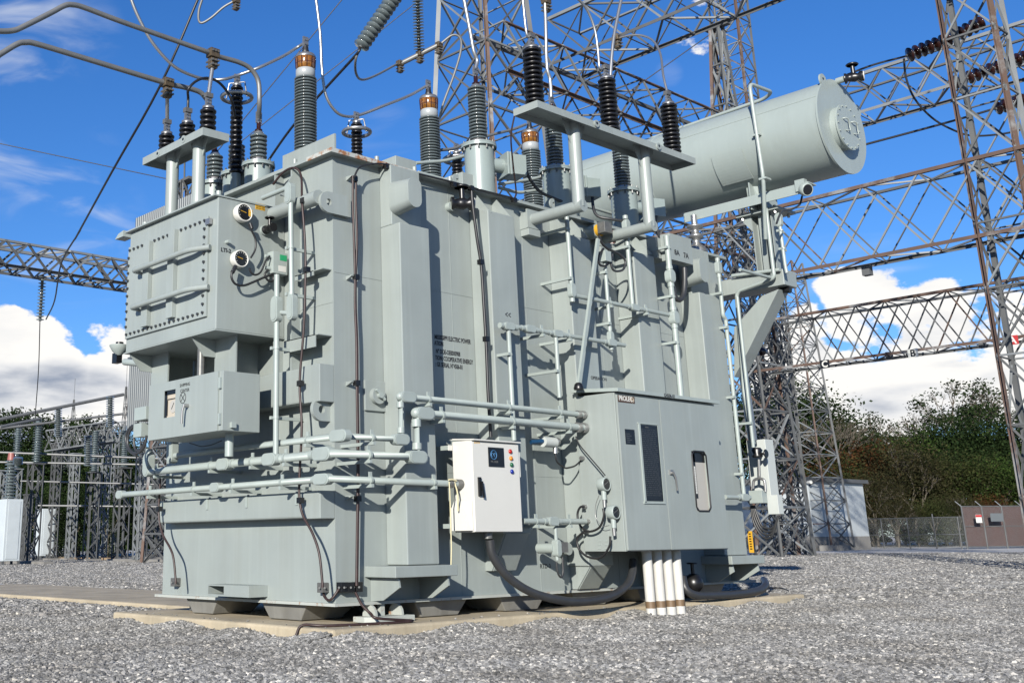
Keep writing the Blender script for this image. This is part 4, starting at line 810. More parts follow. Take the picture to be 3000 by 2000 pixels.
# gauges on the cabinet side (front face toward -Y, dials to +X)
def yg(u, v, label, par=None):
    c = PY(u, v, CY0 - .09); g = thing('dial_gauge', label, 'gauge', c, 'dial gauges'); r = .085
    MB().lathe((c.x - .04, CY0 - .09, c.z), [(r * .9, 0), (r, .03), (r, .10), (r * .95, .11), (r * .82, .11), (r * .8, .10), (.0001, .10)], Xp, n=24).build('gauge_case', 'pipe', g)
    MB().lathe((c.x + .062, CY0 - .09, c.z), [(r * .8, 0), (r * .8, .002)], Xp, n=24, smooth=False).build('dial', 'plate', g)
    nd = MB(); nd.bar((c.x + .066, CY0 - .14, c.z - .01), (c.x + .066, CY0 - .06, c.z + .03), .008, .003, Xp)
    for i in range(8): t = math.radians(-110 + i * 31); nd.box((c.x + .065, CY0 - .09 + math.sin(t) * .055 - .004, c.z + math.cos(t) * .055 - .004), (c.x + .067, CY0 - .09 + math.sin(t) * .055 + .004, c.z + math.cos(t) * .055 + .004))
    nd.build('needle', 'grey', g); MB().box((c.x - .03, CY0 - .05, c.z - .05), (c.x + .02, CY0 - .001, c.z + .05)).build('mounting_lug', 'pipe', g)
    MB().cyl((c.x + .01, CY0 - .09, c.z - r - .1), (c.x + .01, CY0 - .09, c.z - r + .01), .032).build('sensor_stem', 'pipe', g); MB().cyl((c.x + .01, CY0 - .09, c.z - r - .19), (c.x + .01, CY0 - .09, c.z - r - .1), .022).build('cable_gland', 'alu', g)
    return c
g3 = yg(1765, 1418, 'upper dial gauge on the left side of the control cabinet'); g4 = yg(1793, 1500, 'lower dial gauge on the left side of the control cabinet')
def cable(label, uvs, plane, r, m='rubber', name='cable', cat='cable', group=None, ax='y'):
    f = dict(x=PX, y=PY, z=PZ, d=PD)[ax]; pts = [f(u, v, plane) if not isinstance(plane, (list, tuple)) else f(u, v, plane[i]) for i, (u, v) in enumerate(uvs)]
    return MB().tube(smooth(pts), r, n=8).build(name, m, label=label, cat=cat, group=group)
def smooth(p, k=5):
    p = [Vector(q) for q in p]
    if len(p) < 3: return p
    e = [p[0] * 2 - p[1]] + p + [p[-1] * 2 - p[-2]]; out = []
    for i in range(1, len(e) - 2):
        a, b, c, d = e[i - 1], e[i], e[i + 1], e[i + 2]
        for j in range(k): t = j / k; out.append(.5 * ((2 * b) + (c - a) * t + (a * 2 - b * 5 + c * 4 - d) * t * t + (b * 3 - a - c * 3 + d) * t ** 3))
    out.append(e[-2]); return out
yy = CY0 - .12
cable('black cable looping from the upper dial gauge beside the control cabinet', [(1767, 1488), (1769, 1512), (1755, 1545), (1722, 1556), (1698, 1535), (1692, 1505), (1700, 1485), (1712, 1484)], yy, .014)
cable('black cable looping low from the lower dial gauge to the cabinet bottom', [(1788, 1570), (1785, 1600), (1760, 1632), (1722, 1630), (1695, 1605), (1692, 1575), (1712, 1557)], yy, .014)
cable('pair of thin cables from the conduit end down to the upper dial gauge', [(1686, 1278), (1700, 1305), (1725, 1335), (1755, 1370), (1773, 1392)], yy, .008)
cable('thin silver capillary loop between the two dial gauges', [(1755, 1450), (1745, 1480), (1746, 1515), (1765, 1540), (1785, 1538)], yy, .004, m='alu')
for (u, v) in ((1716, 1484), (1725, 1527), (1722, 1557), (1709, 1342)): 
    p = PY(u, v, CY0); MB().cyl((p.x, CY0 - .05, p.z), (p.x, CY0, p.z), .028).build('cable_gland', 'alu', Q)
# big black hoses by the pad
cable('thick black hose sagging from the white cabinet along the pad under the stiffeners', [(1435, 1580), (1445, 1630), (1490, 1690), (1560, 1735), (1650, 1758), (1720, 1760), (1790, 1745), (1835, 1715), (1852, 1680), (1855, 1640)], [.5, .5, .55, .62, .7, .72, .72, .7, .65, .6], .05, m='hose', name='drain_hose', cat='hose', ax='x')
cable('thick dark hose lying on the pad right of the white risers and curling back', [(2000, 1690), (2008, 1722), (2035, 1742), (2090, 1743), (2170, 1738), (2225, 1728), (2243, 1712), (2238, 1698)], [.45, .5, .55, .55, .5, .45, .35, .1], .055, m='hose', name='drain_hose', cat='hose', ax='x')
cable('thin black cable lying on the concrete pad below the control cabinet', [(1400, 1786), (1560, 1785), (1700, 1770), (1830, 1757)], [.135] * 4, .008, ax='z')
cable('thin black cable running off the far end of the pad over gravel', [(2236, 1700), (2250, 1718), (2290, 1722), (2310, 1729)], [.2, .15, .14, .05], .012, ax='z')
# bottom drain valve
c = PX(2033, 1712, .4); t = thing('drain_valve', 'black gate valve with hand wheel low behind the white risers', 'valve', c)
MB().sphere(c + Zp * .02, .13).build('valve_body', 'black', t); MB().cyl((0, c.y, c.z), (c.x, c.y, c.z), .12, n=20).build('valve_flange', 'black', t)
MB().cyl(c + Zp * .1, c + Zp * .27, .025).build('valve_stem', 'black', t); MB().lathe(c + Zp * .27, [(.07, 0), (.075, .01), (.07, .02), (.0001, .02)], n=16).build('hand_wheel', 'black', t)
# valve under the lid
c = PX(1352, 598, .12); globe_valve('sample_valve', (.05, PX(1330, 605, .1).y, c.z), Vector((.6, .8, 0)).normalized(), 'black hand wheel valve just under the lid beside the second stiffener', 1.6)
p = PX(1322, 605, .05); MB().cyl((0, p.y, p.z), (.07, p.y, p.z), .06).build('valve_flange', 'pipe', T)

# ================================================================== EARTH CABLES down the tank
def ecab(label, pts3, r=.014, m='copper', clips=(), ax=None, group='dark earth cables'):
    o = MB().tube(smooth(pts3), r, n=8).build('earth_cable', m, label=label, cat='cable', group=group)
    for c in clips:
        mb = MB(); mb.box(Vector(c) - Vector((.03, .03, .03)), Vector(c) + Vector((.03, .03, .03))); mb.build('cable_clip', 'black', o)
    return o
yc = -.29
pts = [PY(u, v, -.14) for u, v in ((800, 540), (830, 505), (862, 492), (882, 515))] + [PY(u, v, yc) for u, v in ((885, 590), (893, 700), (895, 800), (890, 960), (878, 1120), (884, 1250), (877, 1400), (878, 1465), (888, 1510), (915, 1560), (935, 1620), (944, 1700), (945, 1720))]
ecab('dark earth cable falling down the end wall near the corner', pts, clips=[PY(889, 588, yc), PY(899, 790, yc), PY(880, 1123, yc), PY(880, 1465, yc)])
ecab('dark earth cable looping at the foot of the near corner', [PY(945, 1722, -.03), PY(950, 1745, -.04), PY(962, 1757, -.05), PY(975, 1750, -.05), PX(1000, 1718, .05), PX(1030, 1716, .05)])
pts = [PX(u, v, .16) for u, v in ((1037, 520), (1055, 490), (1100, 480), (1135, 482))]
ecab('thin black cable arching from the side clip up to the lid edge', pts, m='rubber', r=.012)
for k, du in enumerate((0, 9)):
    pts = [PX(u + du * (1 if v < 800 else .25), v, .10) for u, v in ((1034, 515), (1034, 600), (1037, 700), (1040, 810), (1040, 900), (1044, 1000), (1045, 1120), (1047, 1260), (1048, 1400), (1046, 1560), (1044, 1715))]
    ecab('%s of two dark earth cables down the long side by the corner' % ('left' if k == 0 else 'right'), pts, clips=[PX(1038, 525, .1), PX(1043, 812, .1), PX(1045, 1122, .1), PX(1048, 1460, .1)] if k == 0 else ())
for v in (512, 804, 1115, 1450):
    p = PX(1030, v, .1); MB().prism([(0, p.y, p.z), (.1, p.y, p.z), (.1, p.y, p.z - .012), (0, p.y, p.z - .05)], (0, .03, 0)).build('cable_bracket', 'paint', T)
for (u, v) in ((888, 585), (880, 1118), (881, 1460)):
    p = PY(u + 8, v, -.2); MB().box((p.x, -.28, p.z - .02), (p.x + .04, 0 if v < 700 else -.2, p.z + .01)).build('cable_bracket', 'paint', T)
pts = [PX(1135, 482, .17), PX(1200, 503, .15), PX(1330, 535, .14), PX(1420, 560, .14), PX(1500, 580, .14)]
ecab('black cable clipped along the lid edge of the long side', pts, m='rubber', r=.015, clips=[PX(1132, 488, .15), PX(1328, 541, .15), PX(1380, 552, .15), PX(1506, 587, .15)])
ecab('black cable falling from the lid down beside the second stiffener to the white cabinet', [PX(u, v, .38) for u, v in ((1382, 560), (1385, 600), (1398, 700), (1410, 780), (1418, 900), (1425, 1020), (1430, 1150), (1438, 1280))], m='rubber', r=.02, clips=[PX(1408, 768, .38), PX(1424, 993, .38)])
ecab('dark earth cable dropping from the right arrester tray to the lid', [PX(1507, 340, .72), PX(1497, 400, .6), PX(1503, 480, .4), PX(1512, 560, .2), PX(1508, 580, .14)], r=.011)
ecab('dark earth cable on the left edge of the end wall', [PY(u, v, -.3) for u, v in ((470, 1400), (465, 1500), (475, 1560), (505, 1620), (514, 1690), (515, 1710))], clips=[PY(467, 1490, -.3)])
ecab('dark earth cable crossing the pad from the corner into the gravel', [PX(1042, 1735, .1), PX(1060, 1770, .2), PX(1085, 1795, .3), PX(1108, 1810, .4), Vector((.43, .70, .14)), Vector((.40, .35, .135)), Vector((.22, -.30, .135)), Vector((.02, -.455, .14)), Vector((-.03, -.50, .05)), Vector((-.04, -.53, -.02))])
def groundpad(pts_, label):
    t = thing('ground_connector', label, 'connector', pts_[0]); 
    for p in pts_: 
        MB().box(p - Vector((.045, .045, .05)), p + Vector((.045, .045, .05))).build('clamp_block', 'grey' if 'black' not in label else 'black', t, bevel=.004)
        for s_ in (-.02, .02): MB().cyl(p + Vector((.04, -.04, 0)) + Vector((s_, s_, 0)), p + Vector((.06, -.06, 0)) + Vector((s_, s_, 0)), .012, n=6).build('bolt', 'bolt', t)
groundpad([PY(946, 1720, -.05)], 'grey earthing clamp on the end wall near the corner foot')
groundpad([PX(1003, 1719, .05), PX(1022, 1719, .05), PX(1046, 1718, .05)], 'row of black earthing clamps on the long side near the corner foot')
groundpad([PY(514, 1704, -.05)], 'grey earthing clamp at the far left foot of the end wall')
# cables of the upper gauges
cable('black cable from the upper dial down to the lower dial on the tap changer box', [(728, 655), (735, 672), (748, 700), (748, 730), (735, 755)], LX1 + .12, .012, ax='x')
cable('black cable drooping from lower dial to the small junction box', [(730, 785), (737, 800), (750, 805), (765, 795), (778, 765), (790, 750)], LX1 + .14, .012, ax='x')
cable('long black cable sagging from lower dial under the small junction box', [(682, 790), (678, 812), (690, 832), (715, 836), (745, 825), (775, 812), (798, 805), (800, 822), (786, 822), (776, 805), (785, 790)], LX1 + .12, .014, ax='x')
p = PX(733, 655, LX1 + .1); MB().cyl(p, PX(738, 670, LX1 + .12), .022).build('plug', 'rubber', g1); MB().cyl(PX(690, 780, LX1 + .1), PX(681, 798, LX1 + .12), .024).build('plug', 'rubber', g2)

# ================================================================== BUSHINGS, ARRESTERS
SHED = {}
def shedmesh(R, r, th, m):
    k = (round(R, 3), round(r, 3), round(th, 3), m)
    if k not in SHED: SHED[k] = rawmesh('shed', MB().lathe((0, 0, 0), [(r * .96, -th * .05), (R * .93, -th * .12), (R, th * .12), (R * .985, th * .3), (r * 1.06, th * .74), (r * .98, th * .8)], n=28), m)
    return SHED[k]
def stack(t, base, z0, z1, n, R, r, m, alt=0.0, lean=None):
    L = (z1 - z0) / n; MB().cyl(base + Zp * z0, base + Zp * z1, r, n=20).build('insulator_core', m, t)
    for i in range(n):
        rr = R * (1 - (alt if i % 2 else 0)); inst('shed', shedmesh(rr, r, L, m), t, base + Zp * (z0 + L * (i + .3)))
def terminal(t, p, h=.12, m='alu'):
    mb = MB(); mb.box(p + Vector((-.012, -.045, 0)), p + Vector((.012, .045, h))); mb.build('terminal_pad', m, t)
    for dz in (.3, .7):
        for dy in (-.022, .022): MB().cyl(p + Vector((-.03, dy, h * dz)), p + Vector((.03, dy, h * dz)), .012, n=6, smooth=False).build('terminal_bolt', m, t)
def big_bushing(x, y, label, zb=5.3, zt=7.13, R=.158):
    t = thing('high_voltage_bushing', label, 'bushing', (x, y, zb), 'tall amber topped bushings'); b = Vector((x, y, 0))
    MB().cyl(b + Zp * zb, b + Zp * (zb + .25), R * 1.25, n=24).build('bushing_flange', 'turret', t)
    stack(t, b, zb + .25, zt, 36, R, R * .72, 'shedg')
    MB().lathe(b + Zp * zt, [(R * .74, 0), (R * .86, .02), (R * .86, .105), (R * .8, .12)]).build('white_collar', 'glaze', t)
    MB().lathe(b + Zp * (zt + .12), [(R * .76, 0), (R * .84, .02), (R * .9, .16), (R * .88, .17)]).build('oil_level_glass', 'amber', t)
    gb = MB()
    for i in range(12): a = i * math.pi / 6; d = Vector((math.cos(a), math.sin(a), 0)); gb.bar(b + d * R * .85 + Zp * (zt + .13), b + d * R * .91 + Zp * (zt + .28), .008, .008)
    gb.lathe(b + Zp * (zt + .20), [(R * .87, 0), (R * .89, .004), (R * .87, .008)]); gb.build('glass_cage', 'brown', t)
    MB().lathe(b + Zp * (zt + .29), [(R * .92, 0), (R * .92, .025), (R * .8, .055), (R * .35, .07)]).build('bushing_cap', 'alu', t)
    MB().lathe(b + Zp * (zt + .36), [(.05, 0), (.055, .03), (.045, .06), (.035, .12)]).build('cap_boot', 'rubber', t)
    terminal(t, b + Zp * (zt + .46), .16); return b + Zp * (zt + .56)
TB = [big_bushing(-1.74, .97, 'tall grey ribbed bushing with amber glass top, nearest the end wall'), big_bushing(-1.74, 3.36, 'tall grey ribbed bushing with amber glass top, middle of three'), big_bushing(-1.74, 5.70, 'tall grey ribbed bushing with amber glass top, rightmost and partly hidden', zb=5.3)]
def turret_bushing(x, y, z0, zf, zs, ns, label, R=.20, rs=.125, group='bushings on painted turrets', side=False, lean=0, paint='turret', ntm='shedg', cap='grey'):
    t = thing('turret_bushing', label, 'bushing', (x, y, z0), group); b = Vector((x, y, 0))
    mb = MB(); mb.cyl(b + Zp * z0, b + Zp * (zf - .04), R, n=36); mb.cyl(b + Zp * z0, b + Zp * (z0 + .04), R * 1.2, n=36); mb.build('turret', paint, t)
    MB().cyl(b + Zp * (zf - .05), b + Zp * (zf - .022), R * 1.22, n=36).build('turret_flange', paint, t); MB().cyl(b + Zp * (zf - .018), b + Zp * zf, R * 1.2, n=36).build('turret_flange', paint, t)
    for i in range(12):
        a = i * math.pi / 6 + .2; p = b + Vector((math.cos(a), math.sin(a), 0)) * R * 1.12; MB().cyl(p + Zp * (zf - .10), p + Zp * (zf + .03), .012, n=6, smooth=False).build('flange_bolt', 'bolt', t)
    MB().lathe(b + Zp * zf, [(rs * .95, 0), (rs * .9, .05), (rs * .8, .08)]).build('bushing_neck', 'alu', t)
    stack(t, b, zf + .07, zs, ns, rs, rs * .62, ntm)
    MB().lathe(b + Zp * zs, [(rs * .62, 0), (rs * .55, .03), (rs * .3, .05)]).build('bushing_cap', 'alu', t)
    MB().lathe(b + Zp * (zs + .05), [(.05, 0), (.05, .02), (.03, .03), (.03, .12)]).build('cap_boot', 'brown', t)
    terminal(t, b + Zp * (zs + .16), .16)
    if side:
        pc = b + Zp * (zf - .26); d = Vector((.35, .94, 0)).normalized() if side is True else Vector(side)
        MB().cyl(pc + d * R * .7, pc + d * (R + .14), .10, n=24).build('side_nozzle', paint, t)
        q = pc + d * (R + .14); sx_ = d.cross(Zp)
        bx_ = MB(); hh = .14
        for lay, ww in (((0, .03), .17), ((.04, .07), .17), ((.075, .30), .15)):
            vs = []; 
            for k in lay:
                for i, j in ((-1, -1), (1, -1), (1, 1), (-1, 1)): vs.append(q + d * k + sx_ * i * ww + Zp * j * ww * .95)
            bx_.add(vs, [(3, 2, 1, 0), (4, 5, 6, 7), (0, 1, 5, 4), (1, 2, 6, 5), (2, 3, 7, 6), (3, 0, 4, 7)])
        bx_.build('terminal_chamber', paint, t, bevel=.006)
    return b + Zp * (zs + .28)
GX = -.25
def zat(u, v, x=GX): return PX(u, v, x).z
zf = 6.13
for k, (y, lab) in enumerate(((2.80, 'grey ribbed bushing on a pale turret, nearest of three along the lid edge'), (4.43, 'grey ribbed bushing on a shaded turret behind the left tray post'), (6.05, 'grey ribbed bushing on a turret behind the right tray post'))):
    pt = turret_bushing(GX, y, ZT + .045, zf, 6.98, 16, lab, side=True); TB.append(pt)
LVY = .35
LVX = (-1.97, -2.48, -3.02)
for x, lab in zip(LVX, ('short grey bushing on the brightest turret, nearest the lid corner', 'short grey bushing on the shaded middle turret above the tap changer', 'short grey bushing on the far left turret behind the tray posts')):
    TB.append(turret_bushing(x, LVY, ZT + .04, 5.80, 6.22, 6, lab, R=.185, rs=.118))
# lid arresters with grading rings
def ringarr(u, vtop, vbase, wpx, label, x, ringv, ns):
    a = PX(u, vbase, x); b = PX(u + 2, vtop, x); dist = (a - CAM).dot(F0); R = wpx / 2 * dist / FX; t = thing('surge_arrester', label, 'surge arrester', (a.x, a.y, ZT), 'grading ring arresters'); base = Vector((a.x, a.y, 0))
    MB().cyl(base + Zp * (ZT + .02), base + Zp * (a.z if a.z > ZT + .05 else ZT + .06), R * .8, n=16).build('arrester_base', 'turret', t)
    stack(t, base, max(a.z, ZT + .06), b.z, ns, R, R * .6, 'shedk')
    MB().lathe(base + Zp * b.z, [(R * .7, 0), (R * .75, .02), (R * .4, .05)]).build('arrester_cap', 'alu', t)
    zr = PX(u, ringv, x).z; RR = R * 2.35; pts_ = [base + Vector((math.cos(q) * RR, math.sin(q) * RR, zr)) for q in [2 * math.pi * i / 36 for i in range(37)]]
    MB().tube(pts_, .028, n=10, caps=False).build('grading_ring', 'alu', t)
    for q in (.6, 3.8): d = Vector((math.cos(q), math.sin(q), 0)); MB().tube([base + d * .03 + Zp * (b.z + .05), base + d * R * 1.3 + Zp * (b.z + .05), base + d * R * 1.7 + Zp * zr, base + d * RR + Zp * zr], .01, n=6).build('ring_bracket', 'alu', t)
    terminal(t, base + Zp * (b.z + .05), .12); return base + Zp * (b.z + .12)
A1 = ringarr(690, 252, 510, 38, 'slender black arrester with grading ring behind the left tray', -2.3, 285, 18)
A2 = ringarr(1046, 362, 462, 34, 'slender black arrester with grading ring between the first two amber topped bushings', -1.9, 388, 9)
A3 = ringarr(1340, 452, 512, 32, 'small black arrester with grading ring beside the nearest pale turret', -1.9, 468, 6)
# arrester trays
def tray(name, label, x0, x1, y0, y1, z0, z1, posts, group=None):
    t = thing(name, label, 'support frame', ((x0 + x1) / 2, (y0 + y1) / 2, z0)); th = .012
    MB().box((x0, y0, z1 - th), (x1, y1, z1)).build('tray_top', 'paint', t)
    for a, b in (((x0, y0, z0), (x0 + th, y1, z1 - th)), ((x1 - th, y0, z0), (x1, y1, z1 - th)), ((x0 + th, y0, z0), (x1 - th, y0 + th, z1 - th)), ((x0 + th, y1 - th, z0), (x1 - th, y1, z1 - th))): MB().box(a, b).build('tray_side', 'paint', t)
    return t
LT = tray('left_arrester_tray', 'shallow grey tray on two posts above the tap changer box carrying three arresters', -2.89, -1.44, -.87, -.48, 5.775, 5.875, None)
for u, v in ((502, 610), (580, 585)):
    p = PY(u, v, -.68); MB().cyl((p.x, -.68, LZ1 + .018), (p.x, -.68, 5.863), .082, n=28).build('tray_post', 'paint', LT)
    MB().box((p.x - .14, -.82, LZ1 + .018), (p.x + .14, -.54, LZ1 + .035)).build('post_foot', 'paint', LT)
    for s_ in (-1, 1): MB().prism([(p.x + s_ * .08, -.685, 5.62), (p.x + s_ * .08, -.685, 5.86), (p.x + s_ * .2, -.685, 5.86)], (0, .012, 0)).build('gusset', 'paint', LT)
for u, v in ((536, 408), (461, 450)):
    p = PY(u, v, -.875); MB().cyl((p.x, -.875, p.z), (p.x, -.855, p.z), .05, n=16).build('tray_eye', 'paint', LT); MB().cyl((p.x, -.8765, p.z), (p.x, -.8755, p.z), .02, n=12).build('eye_hole', 'black', LT)
RT = tray('right_arrester_tray', 'long grey tray on two bent pipe posts over the long side carrying three arresters', .70, 1.10, 2.44, 5.95, 6.175, 6.27, None)
for (ya, u) in ((3.40, 1580), (4.95, 1800)):
    xp = .90; zc_ = 5.17; 
    MB().cyl((xp, ya, zc_ - .08), (xp, ya, 6.258), .082, n=28).build('tray_post', 'paint', RT); MB().cyl((.14, ya, zc_ - .07), (xp + .075, ya, zc_ - .07), .0815, n=28).build('bent_post', 'paint', RT)
    MB().box((.115, ya - .13, zc_ - .20), (.14, ya + .13, zc_ + .06)).build('post_flange', 'paint', RT); 
    MB().box((0, ya - .12, zc_ - .30), (.14, ya + .12, zc_ - .205)).build('post_bracket', 'paint', RT, bevel=.004)
    for s_ in (-1, 1): MB().box((0, ya + s_ * .12 - .008, zc_ - .205), (.114, ya + s_ * .12 + .008, zc_ + .02)).build('post_bracket', 'paint', RT)
    for s_ in (-1, 1): MB().prism([(.895, ya + s_ * .08, 5.95), (.895, ya + s_ * .08, 6.256), (.895, ya + s_ * .24, 6.256)], (.012, 0, 0)).build('gusset', 'paint', RT)
    p = 0; 
for yq in (3.62, 5.02): MB().cyl((1.101, yq, 6.235), (1.12, yq, 6.235), .05, n=16).build('tray_eye', 'paint', RT); MB().cyl((1.1205, yq, 6.24), (1.1215, yq, 6.24), .02, n=12).build('eye_hole', 'black', RT)
def arrester(x, y, z, h, R, ns, label, group):
    t = thing('surge_arrester', label, 'surge arrester', (x, y, z), group); b = Vector((x, y, 0))
    stack(t, b, z, z + h, ns, R, R * .55, 'shedk'); MB().lathe(b + Zp * (z + h), [(R * .72, 0), (R * .72, .03), (R * .35, .045)]).build('arrester_cap', 'alu', t)
    terminal(t, b + Zp * (z + h + .04), .12, 'alu'); cl = MB(); cl.bar(b + Vector((0, -.05, z + h + .18)), b + Vector((0, .05, z + h + .18)), .07, .06); cl.build('wire_clamp', 'grey', t); return b + Zp * (z + h + .2)
LA = []
for (u, vb_, vt, lab) in ((487, 436, 385, 'leftmost short black arrester on the left tray'), (548, 400, 350, 'middle short black arrester on the left tray'), (609, 372, 315, 'rightmost short black arrester on the left tray, under the hanging clamp')):
    p = PY(u, vb_, -.66); h_ = PY(u, vt, -.66).z; LA.append(arrester(p.x, -.66, 5.875, .31 if u < 600 else .36, .105, 5, lab, 'arresters on the left tray'))
RA = []
for (u, v, lab) in ((1562, 215, 'nearest tall black arrester on the right tray'), (1782, 300, 'middle tall black arrester on the right tray'), (1965, 380, 'far tall black arrester on the right tray')):
    p = PX(u, v, .9); 
    t_ = p.y
    RA.append(arrester(.9, t_, 6.27, .83, .125, 13, lab, 'arresters on the right tray'))

# ================================================================== CONSERVATOR
cxe = 2.15; cc = PX(2462, 372, cxe); CYc, CZc, CR = cc.y, cc.z, .735
Cn = thing('conservator_tank', 'big horizontal grey cylinder tank with a bolted round end cover', 'tank', (0, CYc, CZc - CR))
MB().cyl((-3.6, CYc, CZc), (cxe, CYc, CZc), CR, n=72).build('tank_shell', 'cons', Cn)
MB().cyl((cxe, CYc, CZc), (cxe + .03, CYc, CZc), CR * 1.03, n=72).build('end_plate', 'cons', Cn, bevel=.004)
for xs_ in (-.35, 1.0 - 1.0): pass
sm_ = MB(); 
for xs_ in (-.9,): sm_.lathe((xs_, CYc, CZc), [(CR, 0), (CR + .008, .012), (CR, .024)], Xp, n=72)
an_ = math.radians(28); sm_.bar((-3.6, CYc - CR * math.cos(an_), CZc + CR * math.sin(an_)), (cxe, CYc - CR * math.cos(an_), CZc + CR * math.sin(an_)), .016, .016); sm_.build('weld_seam', 'cons', Cn)
mb = MB(); cyq, czq = CYc + .10, CZc + .02
mc = PX(2487, 372, cxe + .16); mb.cyl((cxe + .03, mc.y, mc.z), (cxe + .13, mc.y, mc.z), .34, n=48); mb.build('manhole_neck', 'cons', Cn)
MB().cyl((cxe + .131, mc.y, mc.z), (cxe + .155, mc.y, mc.z), .365, n=48).build('manhole_cover', 'cons', Cn)
for i in range(16): a = i * math.pi / 8; MB().cyl((cxe + .12, mc.y + math.cos(a) * .335, mc.z + math.sin(a) * .335), (cxe + .175, mc.y + math.cos(a) * .335, mc.z + math.sin(a) * .335), .013, n=6, smooth=False).build('cover_bolt', 'pipe', Cn)
for s_ in (-.10, .16): 
    y_ = mc.y + s_; MB().tube([(cxe + .155, y_ - .06, mc.z + .10), (cxe + .20, y_ - .05, mc.z + .10), (cxe + .20, y_ + .03, mc.z + .10), (cxe + .20, y_ + .05, mc.z - .08), (cxe + .155, y_ - .02, mc.z - .08)], .012, n=8).build('cover_handle', 'pipe', Cn)
for (yo, zo) in ((-.42, .66), (.64, .42)):
    MB().cyl((cxe, CYc + yo * 1.0, CZc + zo), (cxe + .028, CYc + yo, CZc + zo), .10, n=20).build('lifting_ear', 'cons', Cn); MB().cyl((cxe + .0285, CYc + yo, CZc + zo + .02), (cxe + .0295, CYc + yo, CZc + zo + .02), .022, n=12).build('ear_hole', 'black', Cn)
# top pipe along the shell with loop vent
zt_ = CZc + CR
tp = [PY(1640 + 320, 395, CYc - .25)]
vp = thing('vent_pipe', 'thin grey vent pipe bent over the top of the conservator and down its side', 'pipe', (1.0, CYc, CZc))
yv = CYc - CR - .06
A_ = PY(2260, 560, yv); top = PY(2196, 245, yv)
pts = [PX(2258, 820, .95), PY(2243, 700, CYc - .5), PY(2236, 520, yv), PY(2195, 245, yv), PY(2262, 270, CYc - .1), PY(2240, 290, CYc), PY(2005, 372, CYc), ]
MB().tube([pts[1], pts[2], pts[3] + Vector((0, 0, 0)), pts[4], pts[5], pts[6]], .03, n=12, bend=.12).build('vent_run', 'pipe', vp)
for uv in ((2215, 395), (2235, 523)): p = PY(*uv, yv); MB().box(p - Vector((.06, .02, .015)), p + Vector((.06, .14, .015))).build('pipe_clamp', 'pipe', vp)
MB().tube([PY(1640, 505, CYc), PY(2000, 372, CYc)], .028, n=10).build('vent_run', 'pipe', vp)
c = Vector((cxe + .03, PX(2448, 240, cxe).y, PX(2448, 240, cxe).z)); MB().cyl((cxe + .02, c.y, c.z), (cxe + .14, c.y, c.z), .05).build('valve_stub', 'pipe', Cn)
globe_valve('conservator_valve', (cxe + .14, c.y, c.z), Vector((.9, .4, 0)).normalized(), 'black hand wheel valve on top corner of the conservator end plate', 1.5)
# rail under the shell, level gauge
zr = CZc - CR - .02
ra = PY(2003, 640, CYc - .45); rbx = PY(2370, 552, CYc - .45); rz = (ra.z + rbx.z) / 2
MB().box((ra.x, CYc - .45, rz - .06), (rbx.x, CYc - .43, rz + .10)).build('cradle_rail', 'cons', Cn); MB().box((ra.x, CYc - .43, rz + .08), (rbx.x, CYc - .2, rz + .10)).build('cradle_rail', 'cons', Cn)
p = PY(2366, 556, CYc - .5); t = thing('level_gauge', 'white cased level gauge tilted under the conservator end', 'gauge', p); d = Vector((.8, -.4, -.35)).normalized()
MB().lathe(p, [(.09, -.10), (.10, -.08), (.10, 0), (.085, .012), (.08, 0), (.0001, 0)], d, n=24).build('gauge_case', 'pipe', t); MB().lathe(p + d * .002, [(.08, 0), (.08, .002)], d, n=24).build('dial', 'dark', t); MB().box(p + Vector((-.2, .02, .02)), p + Vector((-.05, .12, .2))).build('gauge_neck', 'cons', t)
cable('grey flexible hose drooping from the level gauge toward the support column', [(2350, 575), (2342, 600), (2315, 615), (2292, 618), (2282, 635), (2275, 655)], 1.5, .016, m='hose', ax='x')
# support column, arm and brace
S = thing('conservator_support', 'grey steel column on a cantilever arm with a long diagonal brace', 'support frame', (.8, 8.4, 2.7))
colx = PY(2251, 700, 8.4).x; zc1 = PY(2251, 632, 8.4).z; za1 = PY(2292, 787, 8.2).z; za0 = PY(2299, 833, 8.2).z; xa = PY(2297, 820, 8.2).x
mb = MB(); mb.box((colx - .17, 8.25, za1), (colx - .155, 8.55, zc1)); mb.box((colx + .155, 8.25, za1), (colx + .17, 8.55, zc1)); mb.box((colx - .155, 8.39, za1), (colx + .155, 8.41, zc1)); mb.box((colx - .05, 8.25, za1), (colx + .04, 8.39, zc1)); mb.build('column', 'paint', S)
MB().box((colx - .36, 8.12, zc1), (colx + .36, 8.68, zc1 + .02)).build('cap_plate', 'paint', S)
MB().box((colx - .36, 8.12, zc1 + .024), (colx + .36, 8.68, zc1 + .044)).build('saddle_plate', 'paint', S)
for s_ in (-.28, .28):
    for y in (8.18, 8.6): MB().cyl((colx + s_, y, zc1 - .05), (colx + s_, y, zc1 + .08), .022, n=6, smooth=False).build('anchor_bolt', 'alu', S)
MB().prism([(colx - .14, 8.2, zc1 - .001), (colx - .34, 8.2, zc1 - .001), (colx - .3, 8.2, zc1 - .06), (colx - .14, 8.2, zc1 - .26)], (0, .012, 0)).build('gusset', 'paint', S)
sz = CZc - CR
mb = MB(); mb.prism([(colx - .16, 8.22, zc1 + .044), (colx + .1, 8.22, zc1 + .044), (colx + .1, 8.10, sz + .25), (colx - .08, 8.0, sz + .42)], (0, .012, 0)); mb.box((colx - .02, 8.0, zc1 + .044), (colx + .0, 8.7, sz + .14)); mb.box((colx + .10, 8.1, zc1 + .044), (colx + .12, 8.6, sz + .14)); mb.build('saddle', 'cons', S)
